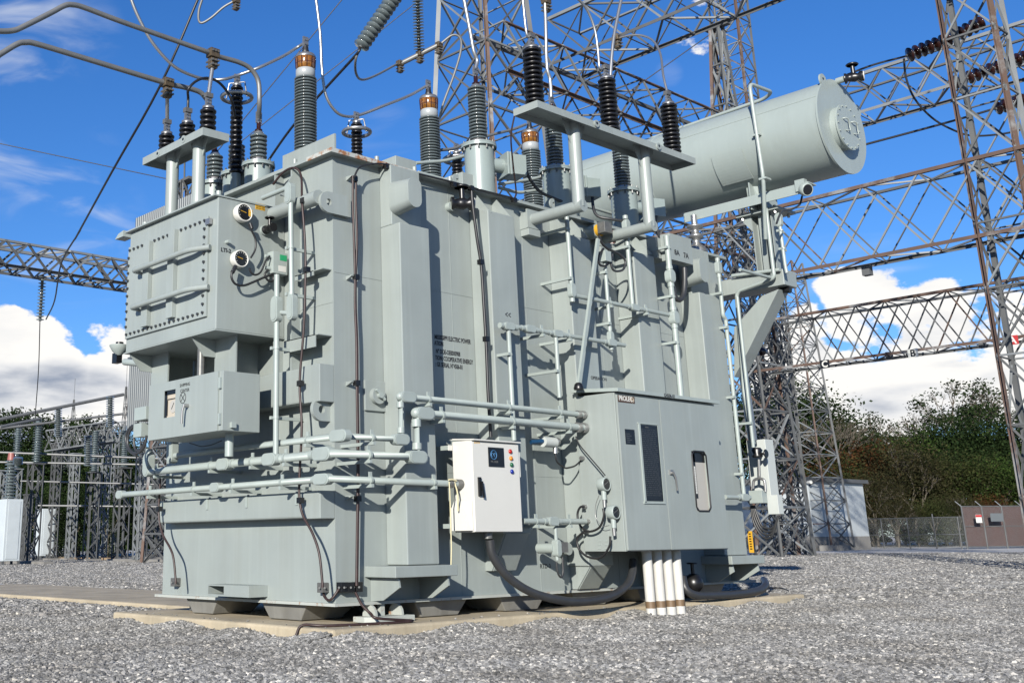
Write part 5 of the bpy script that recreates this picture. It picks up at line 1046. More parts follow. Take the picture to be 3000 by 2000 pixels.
# curved pad on the shell
n = 10; pdm = MB(); vs = []
for i in range(n + 1):
    a = math.radians(-168 + 40 * i / n); 
    for x in (colx - .42, colx + .12): vs.append((x, CYc + math.cos(a) * (CR + .012), CZc + math.sin(a) * (CR + .012)))
pdm.add(vs, [(2 * i, 2 * i + 1, 2 * i + 3, 2 * i + 2) for i in range(n)], False); pdo = pdm.build('doubler_plate', 'cons', Cn); sm2 = pdo.modifiers.new('s', 'SOLIDIFY'); sm2.thickness = .012
MB().box((-1.0, 8.2, za0), (xa, 8.6, za1)).build('arm', 'paint', S, bevel=.01)
xb = PY(2281, 846, 8.2).x
g_ = [PY(2281, 846, 8.22), PY(2190, 1030, 8.22), PY(2150, 1105, 8.22), PY(2150, 960, 8.22), PY(2232, 866, 8.22)]
MB().prism([(p.x, 8.22, p.z) for p in g_], (0, .32, 0)).build('brace', 'paint', S, bevel=.01)
MB().cyl((xa - .02, 8.4, za0 - .06), (xa - .2, 8.4, za0 - .02), .05).build('lug', 'black', S)
t = conduit('support_conduit', 'thin conduit clipped up the outer edge of the conservator column', [PY(2305, 800, 8.1), PY(2300, 775, 8.1), PY(2280, 625, 8.1)], .026); p = PY(2282, 645, 8.1); oval_body('fitting', p, Zp, -Yp, .22, .1, .08, t)
for v in (675, 728): p = PY(2289 + (v - 675) * .13, v, 8.1); strap(p, (p.x, 8.25, p.z), .026, t, Zp)
run('column_conduit', 'thin pipe coming down the conservator column then bending along the arm', [(2262, 800), (2262, 815), (2175, 855)], .026, x=.9)
MB().tube([PY(2243, 600, 8.1), PY(2268, 808, 8.1), PY(2262, 817, 8.1), PY(2165, 852, 8.1), PY(2158, 865, 8.1), PY(2180, 1150, 8.1), PY(2208, 1300, 8.1)], .03, n=12, bend=.06).build('oil_pipe', 'pipe', label='long grey pipe from the conservator down the column and past the tank corner', cat='pipe')
MB().tube([PY(2145, 808, 8.15), PY(2285, 790, 8.15)], .03, n=12).build('breather_pipe', 'pipe', label='level grey pipe lying along the top of the conservator arm', cat='pipe')
# 8A 7A box
c0 = PX(1960, 682, .52); c1 = PX(2026, 722, .52); z0 = PX(1962, 758, .52).z
B8 = thing('terminal_box', 'grey terminal box lettered 8A 7A under the far lid edge', 'junction box', c0)
MB().box((.36, c0.y, z0), (.52, c1.y, c0.z)).build('box_body', 'paint', B8, bevel=.004); MB().box((0, c0.y - .12, z0 + .04), (.36, c0.y + .2, c0.z - .05)).build('mounting_bracket', 'paint', B8)
p = PX(1976, 745, .52); text('lettering', '8A', .11, (.5215, p.y, p.z), Yp, Zp, 'ink', B8, .02); p = PX(2003, 754, .52); text('lettering', '7A', .11, (.5215, p.y, p.z), Yp, Zp, 'ink', B8, .02)
cable('thick grey hose looping down below the 8A 7A box', [(2005, 785), (2006, 820), (2003, 860), (1992, 878), (1978, 870), (1972, 840)], .45, .04, m='hose', ax='x', cat='hose', name='hose')
# black hoses near the sensor head
cable('black hose loops hanging beside the yellow ringed sensor', [(1755, 690), (1765, 715), (1785, 735), (1790, 760), (1775, 778), (1757, 775), (1754, 752), (1768, 728)], .5, .016, ax='x')
cable('grey hose loop right of the yellow ringed sensor', [(1785, 730), (1815, 745), (1832, 765), (1825, 790), (1800, 793), (1790, 772), (1795, 745)], .5, .016, m='hose', ax='x')
t = thing('pressure_sensor', 'round sensor head with yellow ring under the lid edge', 'sensor', PX(1735, 678, .3)); p = PX(1735, 680, .1)
MB().cyl((0, p.y, p.z), (.2, p.y, p.z), .10, n=20).build('sensor_base', 'pipe', t); MB().cyl((.2, p.y, p.z), (.25, p.y, p.z), .09, n=20).build('yellow_ring', 'label_y', t); MB().box((.25, p.y - .08, p.z - .07), (.38, p.y + .09, p.z + .09)).build('sensor_head', 'grey', t, bevel=.006)
for k in range(6): a = k; MB().tube([(.3, p.y + .15, p.z), (.36, p.y + .2 + .03 * math.sin(a), p.z - .05 + .04 * math.cos(a * 2)), (.3, p.y + .27, p.z - .12 - .01 * k), (.2, p.y + .2, p.z - .15)], .004, n=5, bend=.05).build('loose_wire', 'alu' if k % 2 else 'pink', t)
t = thing('bell_box', 'small upright grey box on a conduit between third and fourth stiffeners', 'junction box', PX(1770, 770, .46)); a = PX(1762, 735, .48); b = PX(1782, 770, .48); MB().box((.42, a.y, b.z), (.54, b.y, a.z)).build('box_body', 'pipe', t, bevel=.005)
t = thing('leaning_strut', 'pale bar leaning from the yellow ringed sensor to a black boot', 'strut', PX(1692, 1142, .5)); a = PX(1752, 700, .55); b = PX(1695, 1130, .55)
MB().bar(a, b, .05, .035).build('strut_bar', 'pipe', t); MB().lathe(b - Zp * .03, [(.06, -.02), (.065, .0), (.05, .05), (.03, .07)], n=14).build('boot', 'black', t)
# turret hoses
cable('thick grey hose from the nearest turret chamber down across the lid', [(1512, 450), (1532, 475), (1550, 520), (1580, 560), (1620, 580), (1650, 592)], -.1, .022, m='hose', ax='x', name='hose', cat='hose')
cable('thick grey hose from the middle turret chamber down to the front conduit', [(1735, 540), (1737, 600), (1750, 632), (1790, 642), (1828, 648)], [-.1, .1, .2, .35, .44], .022, m='hose', ax='x', name='hose', cat='hose')
cable('thick grey hose from the far turret chamber down behind the right post', [(1925, 605), (1922, 650), (1930, 690), (1940, 700)], [-.1, .1, .2, .3], .022, m='hose', ax='x', name='hose', cat='hose')
# lid pipework
for lab, uvs in (('grey pipe crossing behind the middle amber topped bushing to the nearest turret', [(1218, 478), (1300, 472), (1362, 457)]), ('grey pipe from the nearest turret to the middle turret', [(1462, 540), (1560, 525), (1585, 518)]), ('lower grey pipe between the nearest and middle turret', [(1462, 550), (1520, 565), (1590, 555)]), ('grey pipework with small tees behind the left post', [(1690, 600), (1740, 610), (1800, 628)]), ('low grey pipe on the lid right of the first amber topped bushing', [(1225, 505), (1310, 528)])):
    MB().tube([PX(u, v, -.6) for u, v in uvs], .024, n=10, bend=.1).build('lid_pipe', 'pipe', label=lab, cat='pipe', group='pipes on the lid')
t = thing('relief_valve', 'small round relief valve with flange under the conservator rail', 'valve', PX(2035, 680, -.2)); p = PX(2040, 710, -.2); b = Vector((p.x, p.y, 0))
MB().lathe(b + Zp * (p.z - .18), [(.17, 0), (.17, .04), (.10, .12), (.06, .16), (.06, .24), (.12, .26), (.12, .30), (.07, .32), (.05, .4), (.13, .43), (.13, .46), (.05, .48)], n=24).build('valve_body', 'alu', t); MB().cyl(b + Zp * (p.z + .3), b + Zp * (p.z + .46), .05).build('valve_stem', 'alu', t)
# far end control valves and hoses right of the tank
t = thing('end_cabinet', 'pale cabinet with drooping grey hoses at the far end of the tank', 'cabinet', (.2, 8.6, .9)); 
y_ = 8.7; a = PY(2186, 1290, y_); b = PY(2240, 1460, y_); MB().box((a.x, y_, b.z), (PY(2242, 1300, y_).x, y_ + .25, a.z)).build('cabinet_body', 'palep', t, bevel=.006)
a = PY(2250, 1450, y_ - .1); b = PY(2288, 1505, y_ - .1); MB().box((a.x, y_ - .15, b.z), (b.x, y_ - .003, a.z)).build('terminal_cover', 'palep', t, bevel=.004)
for k in range(4):
    cable('%s drooping grey hose at the far end cabinet' % ('outermost', 'second', 'third', 'innermost')[k], [(2200 + k * 3, 1480), (2208 + k * 4, 1530 - k * 6), (2235, 1572 - k * 10), (2262 + k, 1568 - k * 8), (2280, 1510)], y_ - .15, .016, m='hose', name='hose', cat='hose')
t2_ = thing('gate_valve', 'dark valve with hand wheel on silver pipework at the far end of the tank', 'valve', PY(2218, 1330, 8.45))
p = PY(2218, 1330, 8.45); MB().lathe(p, [(.07, -.05), (.09, -.03), (.06, 0), (.09, .06), (.06, .1)], Zp, n=16).build('valve_body', 'black', t2_); MB().cyl(p, p + Xp * .14, .02).build('valve_stem', 'black', t2_); MB().lathe(p + Xp * .14, [(.06, 0), (.07, .01), (.06, .02)], Xp, n=16).build('hand_wheel', 'black', t2_)
MB().tube([PY(2223, 1345, 8.45), PY(2225, 1400, 8.45), PY(2208, 1405, 8.45), PY(2206, 1430, 8.45)], .022, n=8, bend=.04).build('pipework', 'alu', t2_); MB().tube([PY(2225, 1400, 8.45), PY(2240, 1405, 8.45), PY(2243, 1440, 8.45)], .022, n=8, bend=.04).build('pipework', 'alu', t2_)
MB().box((PY(2197, 1430, 8.4).x, 8.35, PY(2200, 1474, 8.4).z), (PY(2235, 1430, 8.4).x, 8.5, PY(2200, 1437, 8.4).z)).build('valve_box', 'pipe', t2_, bevel=.004)
a = PY(2190, 1555, 8.4); b = PY(2210, 1618, 8.4); t = thing('warning_sign', 'amber warning plate at the foot of the tank far end', 'sign', b); MB().box((a.x, 8.39, b.z), (b.x, 8.4, a.z)).build('sign_plate', 'label_y', t)
pl = MB()
for i in range(7): z = a.z - .05 - i * (a.z - b.z - .06) / 7; pl.box((a.x + .02, 8.388, z), (b.x - .02, 8.389, z + .018))
pl.build('sign_print', 'brown', t, kind='stuff')
MB().cyl(PY(2173, 1060, 8.5), PY(2205, 1290, 8.5), .07, n=20).build('oil_pipe', 'alu', label='thick bright pipe behind the thin conduits at the tank far end', cat='pipe')
t = thing('pipe_insulators', 'row of dark knobs with pale caps beyond the brace at the far end', 'insulator', PD(2215, 1035, 22))
for u, v in ((2192, 1038), (2207, 1035), (2232, 1030)): p = PD(u, v, 22); MB().sphere(p, .085).build('insulator_disc', 'brown', t); MB().cyl(p, p + R0 * .1, .05).build('insulator_cap', 'glaze', t)

# ================================================================== LATTICE STEEL
def lbar_mesh(m, w=1.0, t=.14):
    # unit angle section, 1 m long along +Z
    p = [(-.5, -.5), (.5, -.5), (.5, -.5 + t), (-.5 + t, -.5 + t), (-.5 + t, .5), (-.5, .5)]
    mb = MB(); mb.prism([(x, y, 0) for x, y in p], (0, 0, 1)); return rawmesh('angle_bar', mb, m)
LB = {k: lbar_mesh(k) for k in ('galv', 'galvd', 'rusty')}
def lbar(name, par, a, b, w, m='galv', roll=0.0):
    a = Vector(a); b = Vector(b); d = b - a; q = d.to_track_quat('Z', 'Y')
    if roll: 
        from mathutils import Quaternion
        q = q @ Quaternion((0, 0, 1), roll)
    return inst(name, LB[m], par, a, q, (w, w, d.length))
lr = random.Random(11)
def pickm(pr): 
    r = lr.random(); return 'rusty' if r < pr else ('galvd' if r < .62 + pr * .3 else 'galv')
def tower(name, label, c0, c1, hx0, hy0, hx1, hy1, n, wl, wb, legm=('rusty', 'galvd', 'galvd', 'rusty'), pr=.05, group='lattice gantry towers', cat='tower', xbrace=True, solid=True, loc=None):
    c0 = Vector(c0); c1 = Vector(c1); t = thing(name, label, cat, c0, group)
    sg = ((-1, -1), (1, -1), (1, 1), (-1, 1))
    def pt(i, k): f = k / n; c = c0.lerp(c1, f); return c + Vector((sg[i][0] * (hx0 + (hx1 - hx0) * f), sg[i][1] * (hy0 + (hy1 - hy0) * f), 0))
    for i in range(4): lbar('leg', t, pt(i, 0), pt(i, n), wl, legm[i], i * math.pi / 2)
    for i in range(4):
        j = (i + 1) % 4
        for k in range(n):
            a, b, c, d = pt(i, k), pt(j, k), pt(j, k + 1), pt(i, k + 1)
            if xbrace or (k + i) % 2: lbar('brace', t, a, c, wb, pickm(pr), lr.choice((0, 1.57)))
            if xbrace or not (k + i) % 2: lbar('brace', t, b, d, wb, pickm(pr), lr.choice((0, 1.57)))
            if k: lbar('strut', t, a, b, wb, pickm(pr))
    return t
def truss(name, label, a, b, hy, hz, n, wl, wb, group='lattice gantry beams', chordm=('rusty', 'galvd', 'galvd', 'rusty'), pr=.03, side='y', xb=True):
    """a, b: end points of the beam's centre line; hy, hz half depth and half height"""
    a = Vector(a); b = Vector(b); d = (b - a).normalized(); t = thing(name, label, 'beam', a, group)
    s = Vector((0, 1, 0)) if side == 'y' else Vector((1, 0, 0)); sg = ((-1, 1), (1, 1), (1, -1), (-1, -1))
    def pt(i, k): return a.lerp(b, k / n) + s * sg[i][0] * hy + Zp * sg[i][1] * hz
    for i in range(4): lbar('chord', t, pt(i, 0), pt(i, n), wl, chordm[i], i * math.pi / 2)
    for i in range(4):
        j = (i + 1) % 4
        for k in range(n):
            A, B, C_, D_ = pt(i, k), pt(j, k), pt(j, k + 1), pt(i, k + 1)
            if i % 2 == 1 and xb:
                lbar('brace', t, A, C_, wb, pickm(pr), lr.choice((0, 1.57))); lbar('brace', t, B, D_, wb, pickm(pr), lr.choice((0, 1.57)))
            else:
                if (k + (i // 2)) % 2: lbar('brace', t, A, C_, wb, pickm(pr))
                else: lbar('brace', t, B, D_, wb, pickm(pr))
                lbar('strut', t, A, B, wb * .8, pickm(pr))
    return t
def fitY(u, v, d): return PD(u, v, d)
# --- near gantry beam (middle right) and its right tower
def beamline(uva, uvb, d_mid, umid):
    pass
Pm = PD(2560, 645, 34); Yb = Pm.y                      # beam plane
def onY(u, v): return PY(u, v, Yb)
ztop = onY(2550, 540).z; zbot = onY(2550, 754).z; hz = (ztop - zbot) / 2; zc_ = (ztop + zbot) / 2
xr = PY(3300, 560, Yb).x; xl = PY(1650, 800, Yb).x
truss('gantry_beam', 'upper rusty lattice beam crossing just under the conservator toward the right tower', (xl, Yb + .5, zc_), (xr, Yb + .5, zc_), .5, hz, 11, .11, .05)
print('beam1', Yb, zbot, ztop, xl, xr)
# right tower
A = onY(2815, 475); 
tx0 = A.x + .1; B = onY(2992, 500); tw = (B.x - tx0) / 2
tower('gantry_tower', 'tall rusty legged lattice tower at the right edge of the picture', (tx0 + tw, Yb + .5, 0), (tx0 + tw, Yb + .5, 21), tw, .52, tw, .52, 11, .14, .055, legm=('rusty', 'rusty', 'galv', 'galvd'), pr=.0)
# second leg bay further right and behind
tower('gantry_tower', 'lattice tower partly cut by the right edge, behind the rusty legged one', (tx0 + tw * 2 + 4.2, Yb + 4.5, 0), (tx0 + tw * 2 + 4.2, Yb + 4.5, 21), 1.3, .6, 1.1, .5, 11, .13, .055, pr=0)
# --- far gantry beam (lower right)
Pm = PD(2600, 960, 50); Y2 = Pm.y; z2t = PY(2600, 880, Y2).z; z2b = PY(2600, 1037, Y2).z
x2l = PY(2195, 960, Y2).x; x2r = PY(3200, 860, Y2).x
hz2 = (z2t - z2b) / 2
truss('gantry_beam', 'lower lattice beam further off with small letter tags C, B and A', (x2l, Y2 + .7, (z2t + z2b) / 2), (x2r, Y2 + .7, (z2t + z2b) / 2), .7, hz2, 11, .12, .055)
for s_, u, v, m, mi in (('C', 2416, 1066, 'black', 'inkw'), ('B', 2674, 1034, 'inkw', 'black'), ('A', 2966, 996, 'signr', 'inkw')):
    p = PY(u, v, Y2 - .08); tg = thing('letter_tag', 'small tag reading %s hung on the lower lattice beam' % s_, 'sign', p); MB().box((p.x - .22, p.y, p.z - .19), (p.x + .22, p.y + .02, p.z + .19)).build('tag_plate', m, tg); text('lettering', s_, .42, (p.x, p.y - .003, p.z - .14), Xp, Zp, mi, tg, .03, 'CENTER')
for (u, v, yv_) in ((2541, 808, Yb), (2606, 1056, Y2), (2879, 1023, Y2)):
    p = PY(u, v - 12, yv_ + .5); MB().box((p.x - .12, p.y - .12, p.z - .12), (p.x + .12, p.y + .12, p.z + .2)).build('floodlight', 'galvd', label='small grey box fitting under the %s lattice beam' % ('upper' if yv_ == Yb else 'left of the lower' if u < 2700 else 'right of the lower'), cat='lamp')
# towers carrying the left ends, behind the conservator brace
p = PZ(2328, 1625, 0); tower('gantry_tower', 'slim lattice tower standing before the pale building', (p.x - .6, p.y + .6, 0), (p.x - .6, p.y + .6, z2t + 1.2), .62, .62, .62, .62, 10, .13, .065, legm=('galvd', 'galvd', 'galvd', 'rusty'))
p = PZ(2440, 1612, 0); tower('gantry_tower', 'tapering lattice tower with a concrete footing, right of the slim one', (p.x - 1.6, p.y + 1.6, .2), (p.x - 1.6, p.y + 1.6, z2t + 9), 1.55, 1.55, .75, .75, 13, .14, .065, legm=('galvd', 'rusty', 'galvd', 'galvd'))
q = p; MB().box((q.x - .7, q.y - .4, -.1), (q.x + .6, q.y + .5, .35)).build('concrete_footing', 'concg', label='low concrete footing under the tapering tower', cat='footing')
p = PD(2235, 1000, 60); tower('gantry_tower', 'far lattice tower seen between the tank end and the slim tower', (p.x, p.y, 0), (p.x, p.y, 17), 1.0, 1.0, .7, .7, 10, .11, .05)
# support under near beam's left end, behind the bushings
Pt = PD(1427, 300, 40)
H0 = 23.0
ct = Vector((Pt.x, Pt.y, 0)); lean = 0
tower('gantry_tower', 'largest lattice tower rising behind the amber topped bushings, top centre', (Pt.x, Pt.y, 0), (Pt.x, Pt.y, H0), 2.15, 2.15, 1.0, 1.0, 9, .16, .07, legm=('galv', 'rusty', 'galvd', 'galvd'), pr=.03)
# upper beams from that tower
zu = PD(1800, 90, 40).z
a_ = PD(1800, 85, 40); 
zT = PY(1800, 40, a_.y).z; zB = PY(1806, 105, a_.y).z
truss('gantry_beam', 'lattice beam leaving the central tower toward the upper right', (Pt.x + .6, a_.y + .9, (zT + zB) / 2 + .4), (PY(2500, -120, a_.y).x + 10, a_.y + .9, (zT + zB) / 2 + .4), .95, .95, 13, .12, .065, pr=.0, chordm=('galv', 'galv', 'galvd', 'galvd'))
b_ = PD(1900, 225, 44); xb_ = b_.x
zT = PX(1900, 240, xb_).z; zB = PX(1900, 365, xb_).z
truss('gantry_beam', 'rust edged lattice beam falling away right behind the black arresters', (xb_ - .8, Pt.y - 1.0, (zT + zB) / 2), (xb_ - .8, PX(2160, 340, xb_).y + 6, (zT + zB) / 2), .8, (zT - zB) / 2, 13, .13, .065, side='x', chordm=('galvd', 'rusty', 'rusty', 'galvd'))
b2 = PX(1700, 400, xb_ - 4)
truss('gantry_beam', 'lower dark lattice beam behind the middle black arrester', (xb_ - 3.5, PX(1660, 450, xb_ - 3.5).y, zB - 3.2), (xb_ - 3.5, Pt.y + 22, zB - 3.2), .8, .9, 11, .12, .065, side='x')
# upper beam at right of the conservator
Pm = PD(2620, 215, 44); zt3 = PY(2620, 186, Pm.y).z; zb3 = PY(2620, 300, Pm.y).z
truss('gantry_beam', 'high lattice beam from behind the conservator end to the right towers', (PY(2050, 420, Pm.y).x, Pm.y + .8, (zt3 + zb3) / 2), (PY(3300, 20, Pm.y).x, Pm.y + .8, (zt3 + zb3) / 2), .8, (zt3 - zb3) / 2, 14, .12, .06, pr=0, chordm=('galv', 'galvd', 'galvd', 'galv'))
# peak spire and ladder mast, top right of centre
p = PD(2110, 300, 60); tower('lattice_spire', 'slender pointed lattice spire left of the ladder mast', (p.x, p.y, 0), PD(2098, 78, 60), 1.5, 1.5, .22, .22, 12, .16, .09, group=None, cat='mast')
q = PD(2098, 75, 60); sp = MB(); sp.cyl(q, q + Zp * 6, .06, n=8); sp.box(q - Vector((.7, .3, .12)), q + Vector((.7, .3, .02))); sp.build('spire_tip', 'galvd', label='thin rod and crosspiece on top of the pointed spire', cat='rod')
p = PD(2165, 300, 62); tm = tower('ladder_mast', 'tall narrow mast with ladder rungs beside the pointed spire', (p.x, p.y, 0), (p.x, p.y, 40), 0.85, .7, 0.85, .7, 26, .13, .055, legm=('galvd', 'rusty', 'galvd', 'galvd'), group=None, cat='mast')
for k in range(60): z = 20 + k * .33; MB().bar((p.x - .3, p.y - .85, z), (p.x + .3, p.y - .85, z), .05, .05).build('rung', 'galv', tm)
# background spire behind the left tray
p = PD(545, 560, 60); tower('lattice_spire', 'small lattice spire seen between the left tray posts', (p.x, p.y, 0), PD(540, 535, 60), 1.2, 1.2, .35, .35, 14, .14, .09, group=None, cat='mast')
q = PD(540, 535, 60); sp = MB(); sp.cyl(q, PD(541, 470, 60), .05, n=8); sp.box(q - Vector((.9, .3, .05)), q + Vector((.9, .3, .1))); sp.build('spire_tip', 'galvd', label='thin rod on the small spire between the tray posts', cat='rod')

# ------------------------------------------------------------------ left gantry beam
d = 48; a = PD(-260, 708, d); b = PD(560, 860, d - 0)
Yl = PD(200, 770, 46)
xl_ = Yl.x
la = PX(0, 733, xl_); lb = PX(370, 800, xl_)
zT = PX(180, 725, xl_).z; zB = PX(180, 808, xl_).z; zm = (zT + zB) / 2
truss('gantry_beam', 'grey lattice beam at the left running behind the tap changer box', (xl_ - .7, PX(-500, 700, xl_).y, zm), (xl_ - .7, PX(650, 850, xl_).y, zm), .7, (zT - zB) / 2 * .85, 18, .12, .08, side='x', chordm=('galv', 'galv', 'galvd', 'galvd'), pr=0)
# ================================================================== OVERHEAD CONDUCTORS
def cond(label, pts, r, m='aludull', name='conductor', group=None): return MB().tube(smooth(pts), r, n=10).build(name, m, label=label, cat='conductor', group=group)
X1, X2 = -1.72, -2.0
cond('thick bent bus pipe crossing the upper left sky to the clamp above the left tray', [PX(u, v, X1) for u, v in ((-300, 60), (-60, 86), (0, 92), (40, 90), (70, 78), (150, 38), (190, 17), (215, 15), (250, 24), (350, 62), (500, 115), (605, 152))] + [PX(u, v, X1 - .1) for u, v in ((640, 166), (700, 183), (735, 203), (757, 240), (760, 300))] + [TB[6] - Zp * .04], .033)
cond('second bent bus pipe lower in the upper left sky', [PX(u, v, -2.45) for u, v in ((-150, 235), (-20, 172), (0, 160), (50, 130), (75, 125), (110, 130), (250, 172), (480, 242), (540, 256), (585, 270), (606, 292))], .036)
def clampblk(p, label, s=1.0, m='bronze'):
    t = thing('bus_clamp', label, 'clamp', p, 'bolted bus clamps')
    mb = MB(); mb.box(p + Vector((-.06, -.07, -.05)) * s, p + Vector((.06, .07, .07)) * s); mb.box(p + Vector((-.045, -.05, -.20)) * s, p + Vector((.045, .05, -.06)) * s); mb.build('clamp_body', m, t, bevel=.008)
    for y in (-.045, 0, .045):
        for z in (-.16, -.1, .03): MB().cyl(p + Vector((-.08, y, z)) * s, p + Vector((.08, y, z)) * s, .014 * s, n=6, smooth=False).build('clamp_bolt', 'grey', t)
pA = PX(624, 160, X1); clampblk(pA, 'bronze bolted clamp on the thick bus pipe above the left tray'); pB = PX(491, 246, -2.45); clampblk(pB, 'bronze bolted clamp on the second bus pipe')
for lab, a, b in (('straight bright rod from the bronze clamp down to the rightmost short arrester', pA - Zp * .15, LA[2]), ('straight bright rod from the second clamp down to the leftmost short arrester', pB - Zp * .15, LA[0])): MB().cyl(a, b, .026, n=12).build('drop_rod', 'aluw', label=lab, cat='rod')
tp1, tp2, tp3, tg1, tg2, tg3, tl1, tl2, tl3 = TB
cond('black cable arching from the middle short arrester over to the slender ringed arrester', [LA[1], LA[1] + Vector((0, 0, .15))] + [PX(u, v, -2.0) for u, v in ((552, 262), (575, 238), (605, 229), (635, 238), (660, 262), (680, 300))] + [tl2 - Zp * .05], .018, 'rubber')
# flexible droppers (white/grey aluminium)
cond('bright flexible conductor sweeping past the ringed arrester to the first amber topped bushing', [PX(u, v, -2.2) for u, v in ((370, -60), (385, 0), (410, 60), (450, 130), (510, 195), (575, 226), (620, 233))] + [PX(u, v, -2.1) for u, v in ((660, 232), (700, 220))] + [PX(u, v, -1.9) for u, v in ((760, 198), (830, 165), (870, 140))] + [tp1 - Zp * .02], .021, 'aluw')
cond('bright flexible conductor dropping past the second ringed arrester to the middle amber bushing', [PX(u, v, -1.9) for u, v in ((918, -60), (926, 0), (938, 100), (943, 200), (955, 280), (985, 328), (1020, 342), (1060, 335))] + [PX(u, v, -1.8) for u, v in ((1130, 308), (1200, 280))] + [tp2 - Zp * .02], .021, 'aluw')
cond('dark flexible conductor between the nearest turret and the third amber topped bushing', [PX(u, v, -1.74) for u, v in ((1290, 440), (1330, 435), (1370, 418), (1430, 398), (1500, 380), (1540, 365))], .024, 'aludull')
for lab, uvs, X_, e in (('bright rigid dropper reaching the nearest pale turret bushing from the top', [(1352, -60), (1360, 0), (1378, 95), (1388, 150), (1398, 178)], -.25, tg1), ('bright rigid dropper reaching the middle turret bushing from the top', [(1594, -60), (1598, 40), (1600, 130), (1603, 200), (1612, 235)], -.25, tg2), ('bright thick rigid dropper slanting past the middle arrester', [(1840, -80), (1820, 0), (1800, 100), (1792, 170), (1788, 240)], -.25, None),
        ('thin bright dropper to the nearest tall arrester', [(1528, -60), (1532, 0), (1543, 100)], .9, RA[0]), ('thin bright dropper curving to the middle tall arrester', [(1640, -40), (1690, -5), (1720, 30), (1742, 85), (1752, 150), (1757, 200)], .9, RA[1])):
    pts = [PX(u, v, X_) for u, v in uvs] + ([e] if e else [PX(1784, 330, X_), PX(1790, 400, X_)]); cond(lab, pts, .028 if X_ < 0 else .018, 'aluw')
cl = PX(1808, 113, -.25); clampblk(cl, 'bronze clamp knot on the slanting dropper', .9); clampblk(PX(1600, 5, -.25), 'bronze clamp knot at the top edge above the middle turret', .9)
cond('thin grey conductor arching from the clamp knot to the far tall arrester', [cl] + [PX(u, v, a) for (u, v), a in zip(((1850, 104), (1885, 106), (1915, 122), (1935, 160), (1943, 220)), (0, .2, .4, .6, .8))] + [RA[2]], .018, 'aluw')
# suspension string and post insulator at the top
def string(label, a, b, n, R, m='shedg', core=.03, name='insulator_string', smooth_disc=True, fit='galvd'):
    a = Vector(a); b = Vector(b); t = thing(name, label, 'insulator', a); d = (b - a); L = d.length; d.normalize(); q = d.to_track_quat('Z', 'Y')
    MB().cyl(a, b, core, n=10).build('core_rod', fit, t)
    me = rawmesh('disc', MB().lathe((0, 0, 0), [(R * .25, -.06 * L / n), (R * .45, L / n * .05), (R, L / n * .22), (R * .97, L / n * .34), (R * .4, L / n * .55), (R * .3, L / n * .6)], n=20), m)
    for i in range(n): inst('disc', me, t, a + d * L * (i + .3) / n, q)
    return t
D_ = 17.0
string('thick string of pale grey discs hanging diagonally from the top edge', PD(1055, 140, D_), PD(1185, -50, D_ + .6), 15, .13, 'glaze' if False else 'shedg', name='insulator_string')
string('upright grey ribbed insulator hanging from the top edge over the second bushing', PD(1228, 150, 20), PD(1222, -60, 20), 24, .105, 'shedg')
p = PD(1055, 142, D_); cond('dark cable slanting from the disc string down behind the first bushing', [p, PD(1040, 165, D_), PD(935, 280, D_ + 1), PD(850, 380, D_ + 2), PD(780, 480, D_ + 3), PD(700, 600, D_ + 4)], .022, 'rubber')
cond('thin grey jumper sagging from the disc string to the short tubular bus', [p, PD(1042, 175, D_), PD(1043, 215, D_ + .3), PD(1060, 234, D_ + .8), PD(1100, 222, D_ + 1.6), PD(1165, 187, D_ + 3)], .02, 'aludull')
t = cond('short tubular bus held by the upright ribbed insulator', [PD(1168, 190, 20), PD(1290, 130, 20)], .045, 'aludull'); 
cond('jumper from the tubular bus curving down past the tower leg', [PD(1290, 130, 20), PD(1325, 104, 20), PD(1348, 112, 20), PD(1350, 150, 20), PD(1330, 220, 20), PD(1300, 300, 20), PD(1288, 345, 20)], .022, 'aludull')
for u, v, l in ((1172, 188, 'left end of the short tubular bus'), (1230, 160, 'foot of the upright ribbed insulator'), (1286, 134, 'right end of the short tubular bus')): clampblk(PD(u, v, 20), 'grey brown clamp at the ' + l, .85, 'bronze')
# long dark cable and jumper, upper left
cond('long dark straight cable crossing the left sky from the top down to the beam', [PD(592, -30, 26), PD(470, 250, 26), PD(330, 500, 28), PD(220, 700, 34)], .030, 'rubber')
cond('continuation of the dark cable bending down to the thin hanging insulator', [PD(235, 675, 34), PD(180, 770, 38), PD(160, 880, 42), PD(135, 935, 46)], .028, 'rubber')
cond('grey jumper hooked at the top edge left of centre', [PD(592, 0, 20), PD(583, 30, 20), PD(582, 58, 20), PD(592, 68, 20), PD(620, 52, 20), PD(655, 22, 20), PD(690, 2, 20)], .022, 'aludull'); clampblk(PD(692, 4, 20), 'bronze clamp at the top edge left of centre', .9)
string('thin ribbed insulator hanging from the left beam', PD(125, 805, 46), PD(117, 940, 46), 14, .17, 'shedg', core=.06)
cond('thin wire falling from the hanging insulator to the yard', [PD(117, 940, 46), PD(113, 1080, 48), PD(103, 1220, 50)], .02, 'rubber')
# thin sky wires
for k, (lab, a, b, r) in enumerate((('thin wire crossing the left sky to the small spire', PD(-100, 400, 60), PD(540, 535, 60), .025), ('thin wire rising right from behind the lid toward the top', PD(590, 500, 60), PD(1010, -10, 60), .028), ('thin wire from the ladder mast to the upper right corner', PD(2170, 45, 62), PD(2420, -50, 62), .025), ('thin wire from the top beam down to the pointed spire', PD(1960, -10, 60), PD(2090, 70, 60), .03), ('thin wire from the spire down left behind the conservator', PD(2085, 98, 60), PD(1700, 370, 60), .028), ('second thin wire rising from the tap changer toward the disc string', PD(700, 420, 60), PD(1230, 0, 60), .025))):
    MB().cyl(a, b, r, n=6).build('overhead_wire', 'rubber', label=lab, cat='wire')
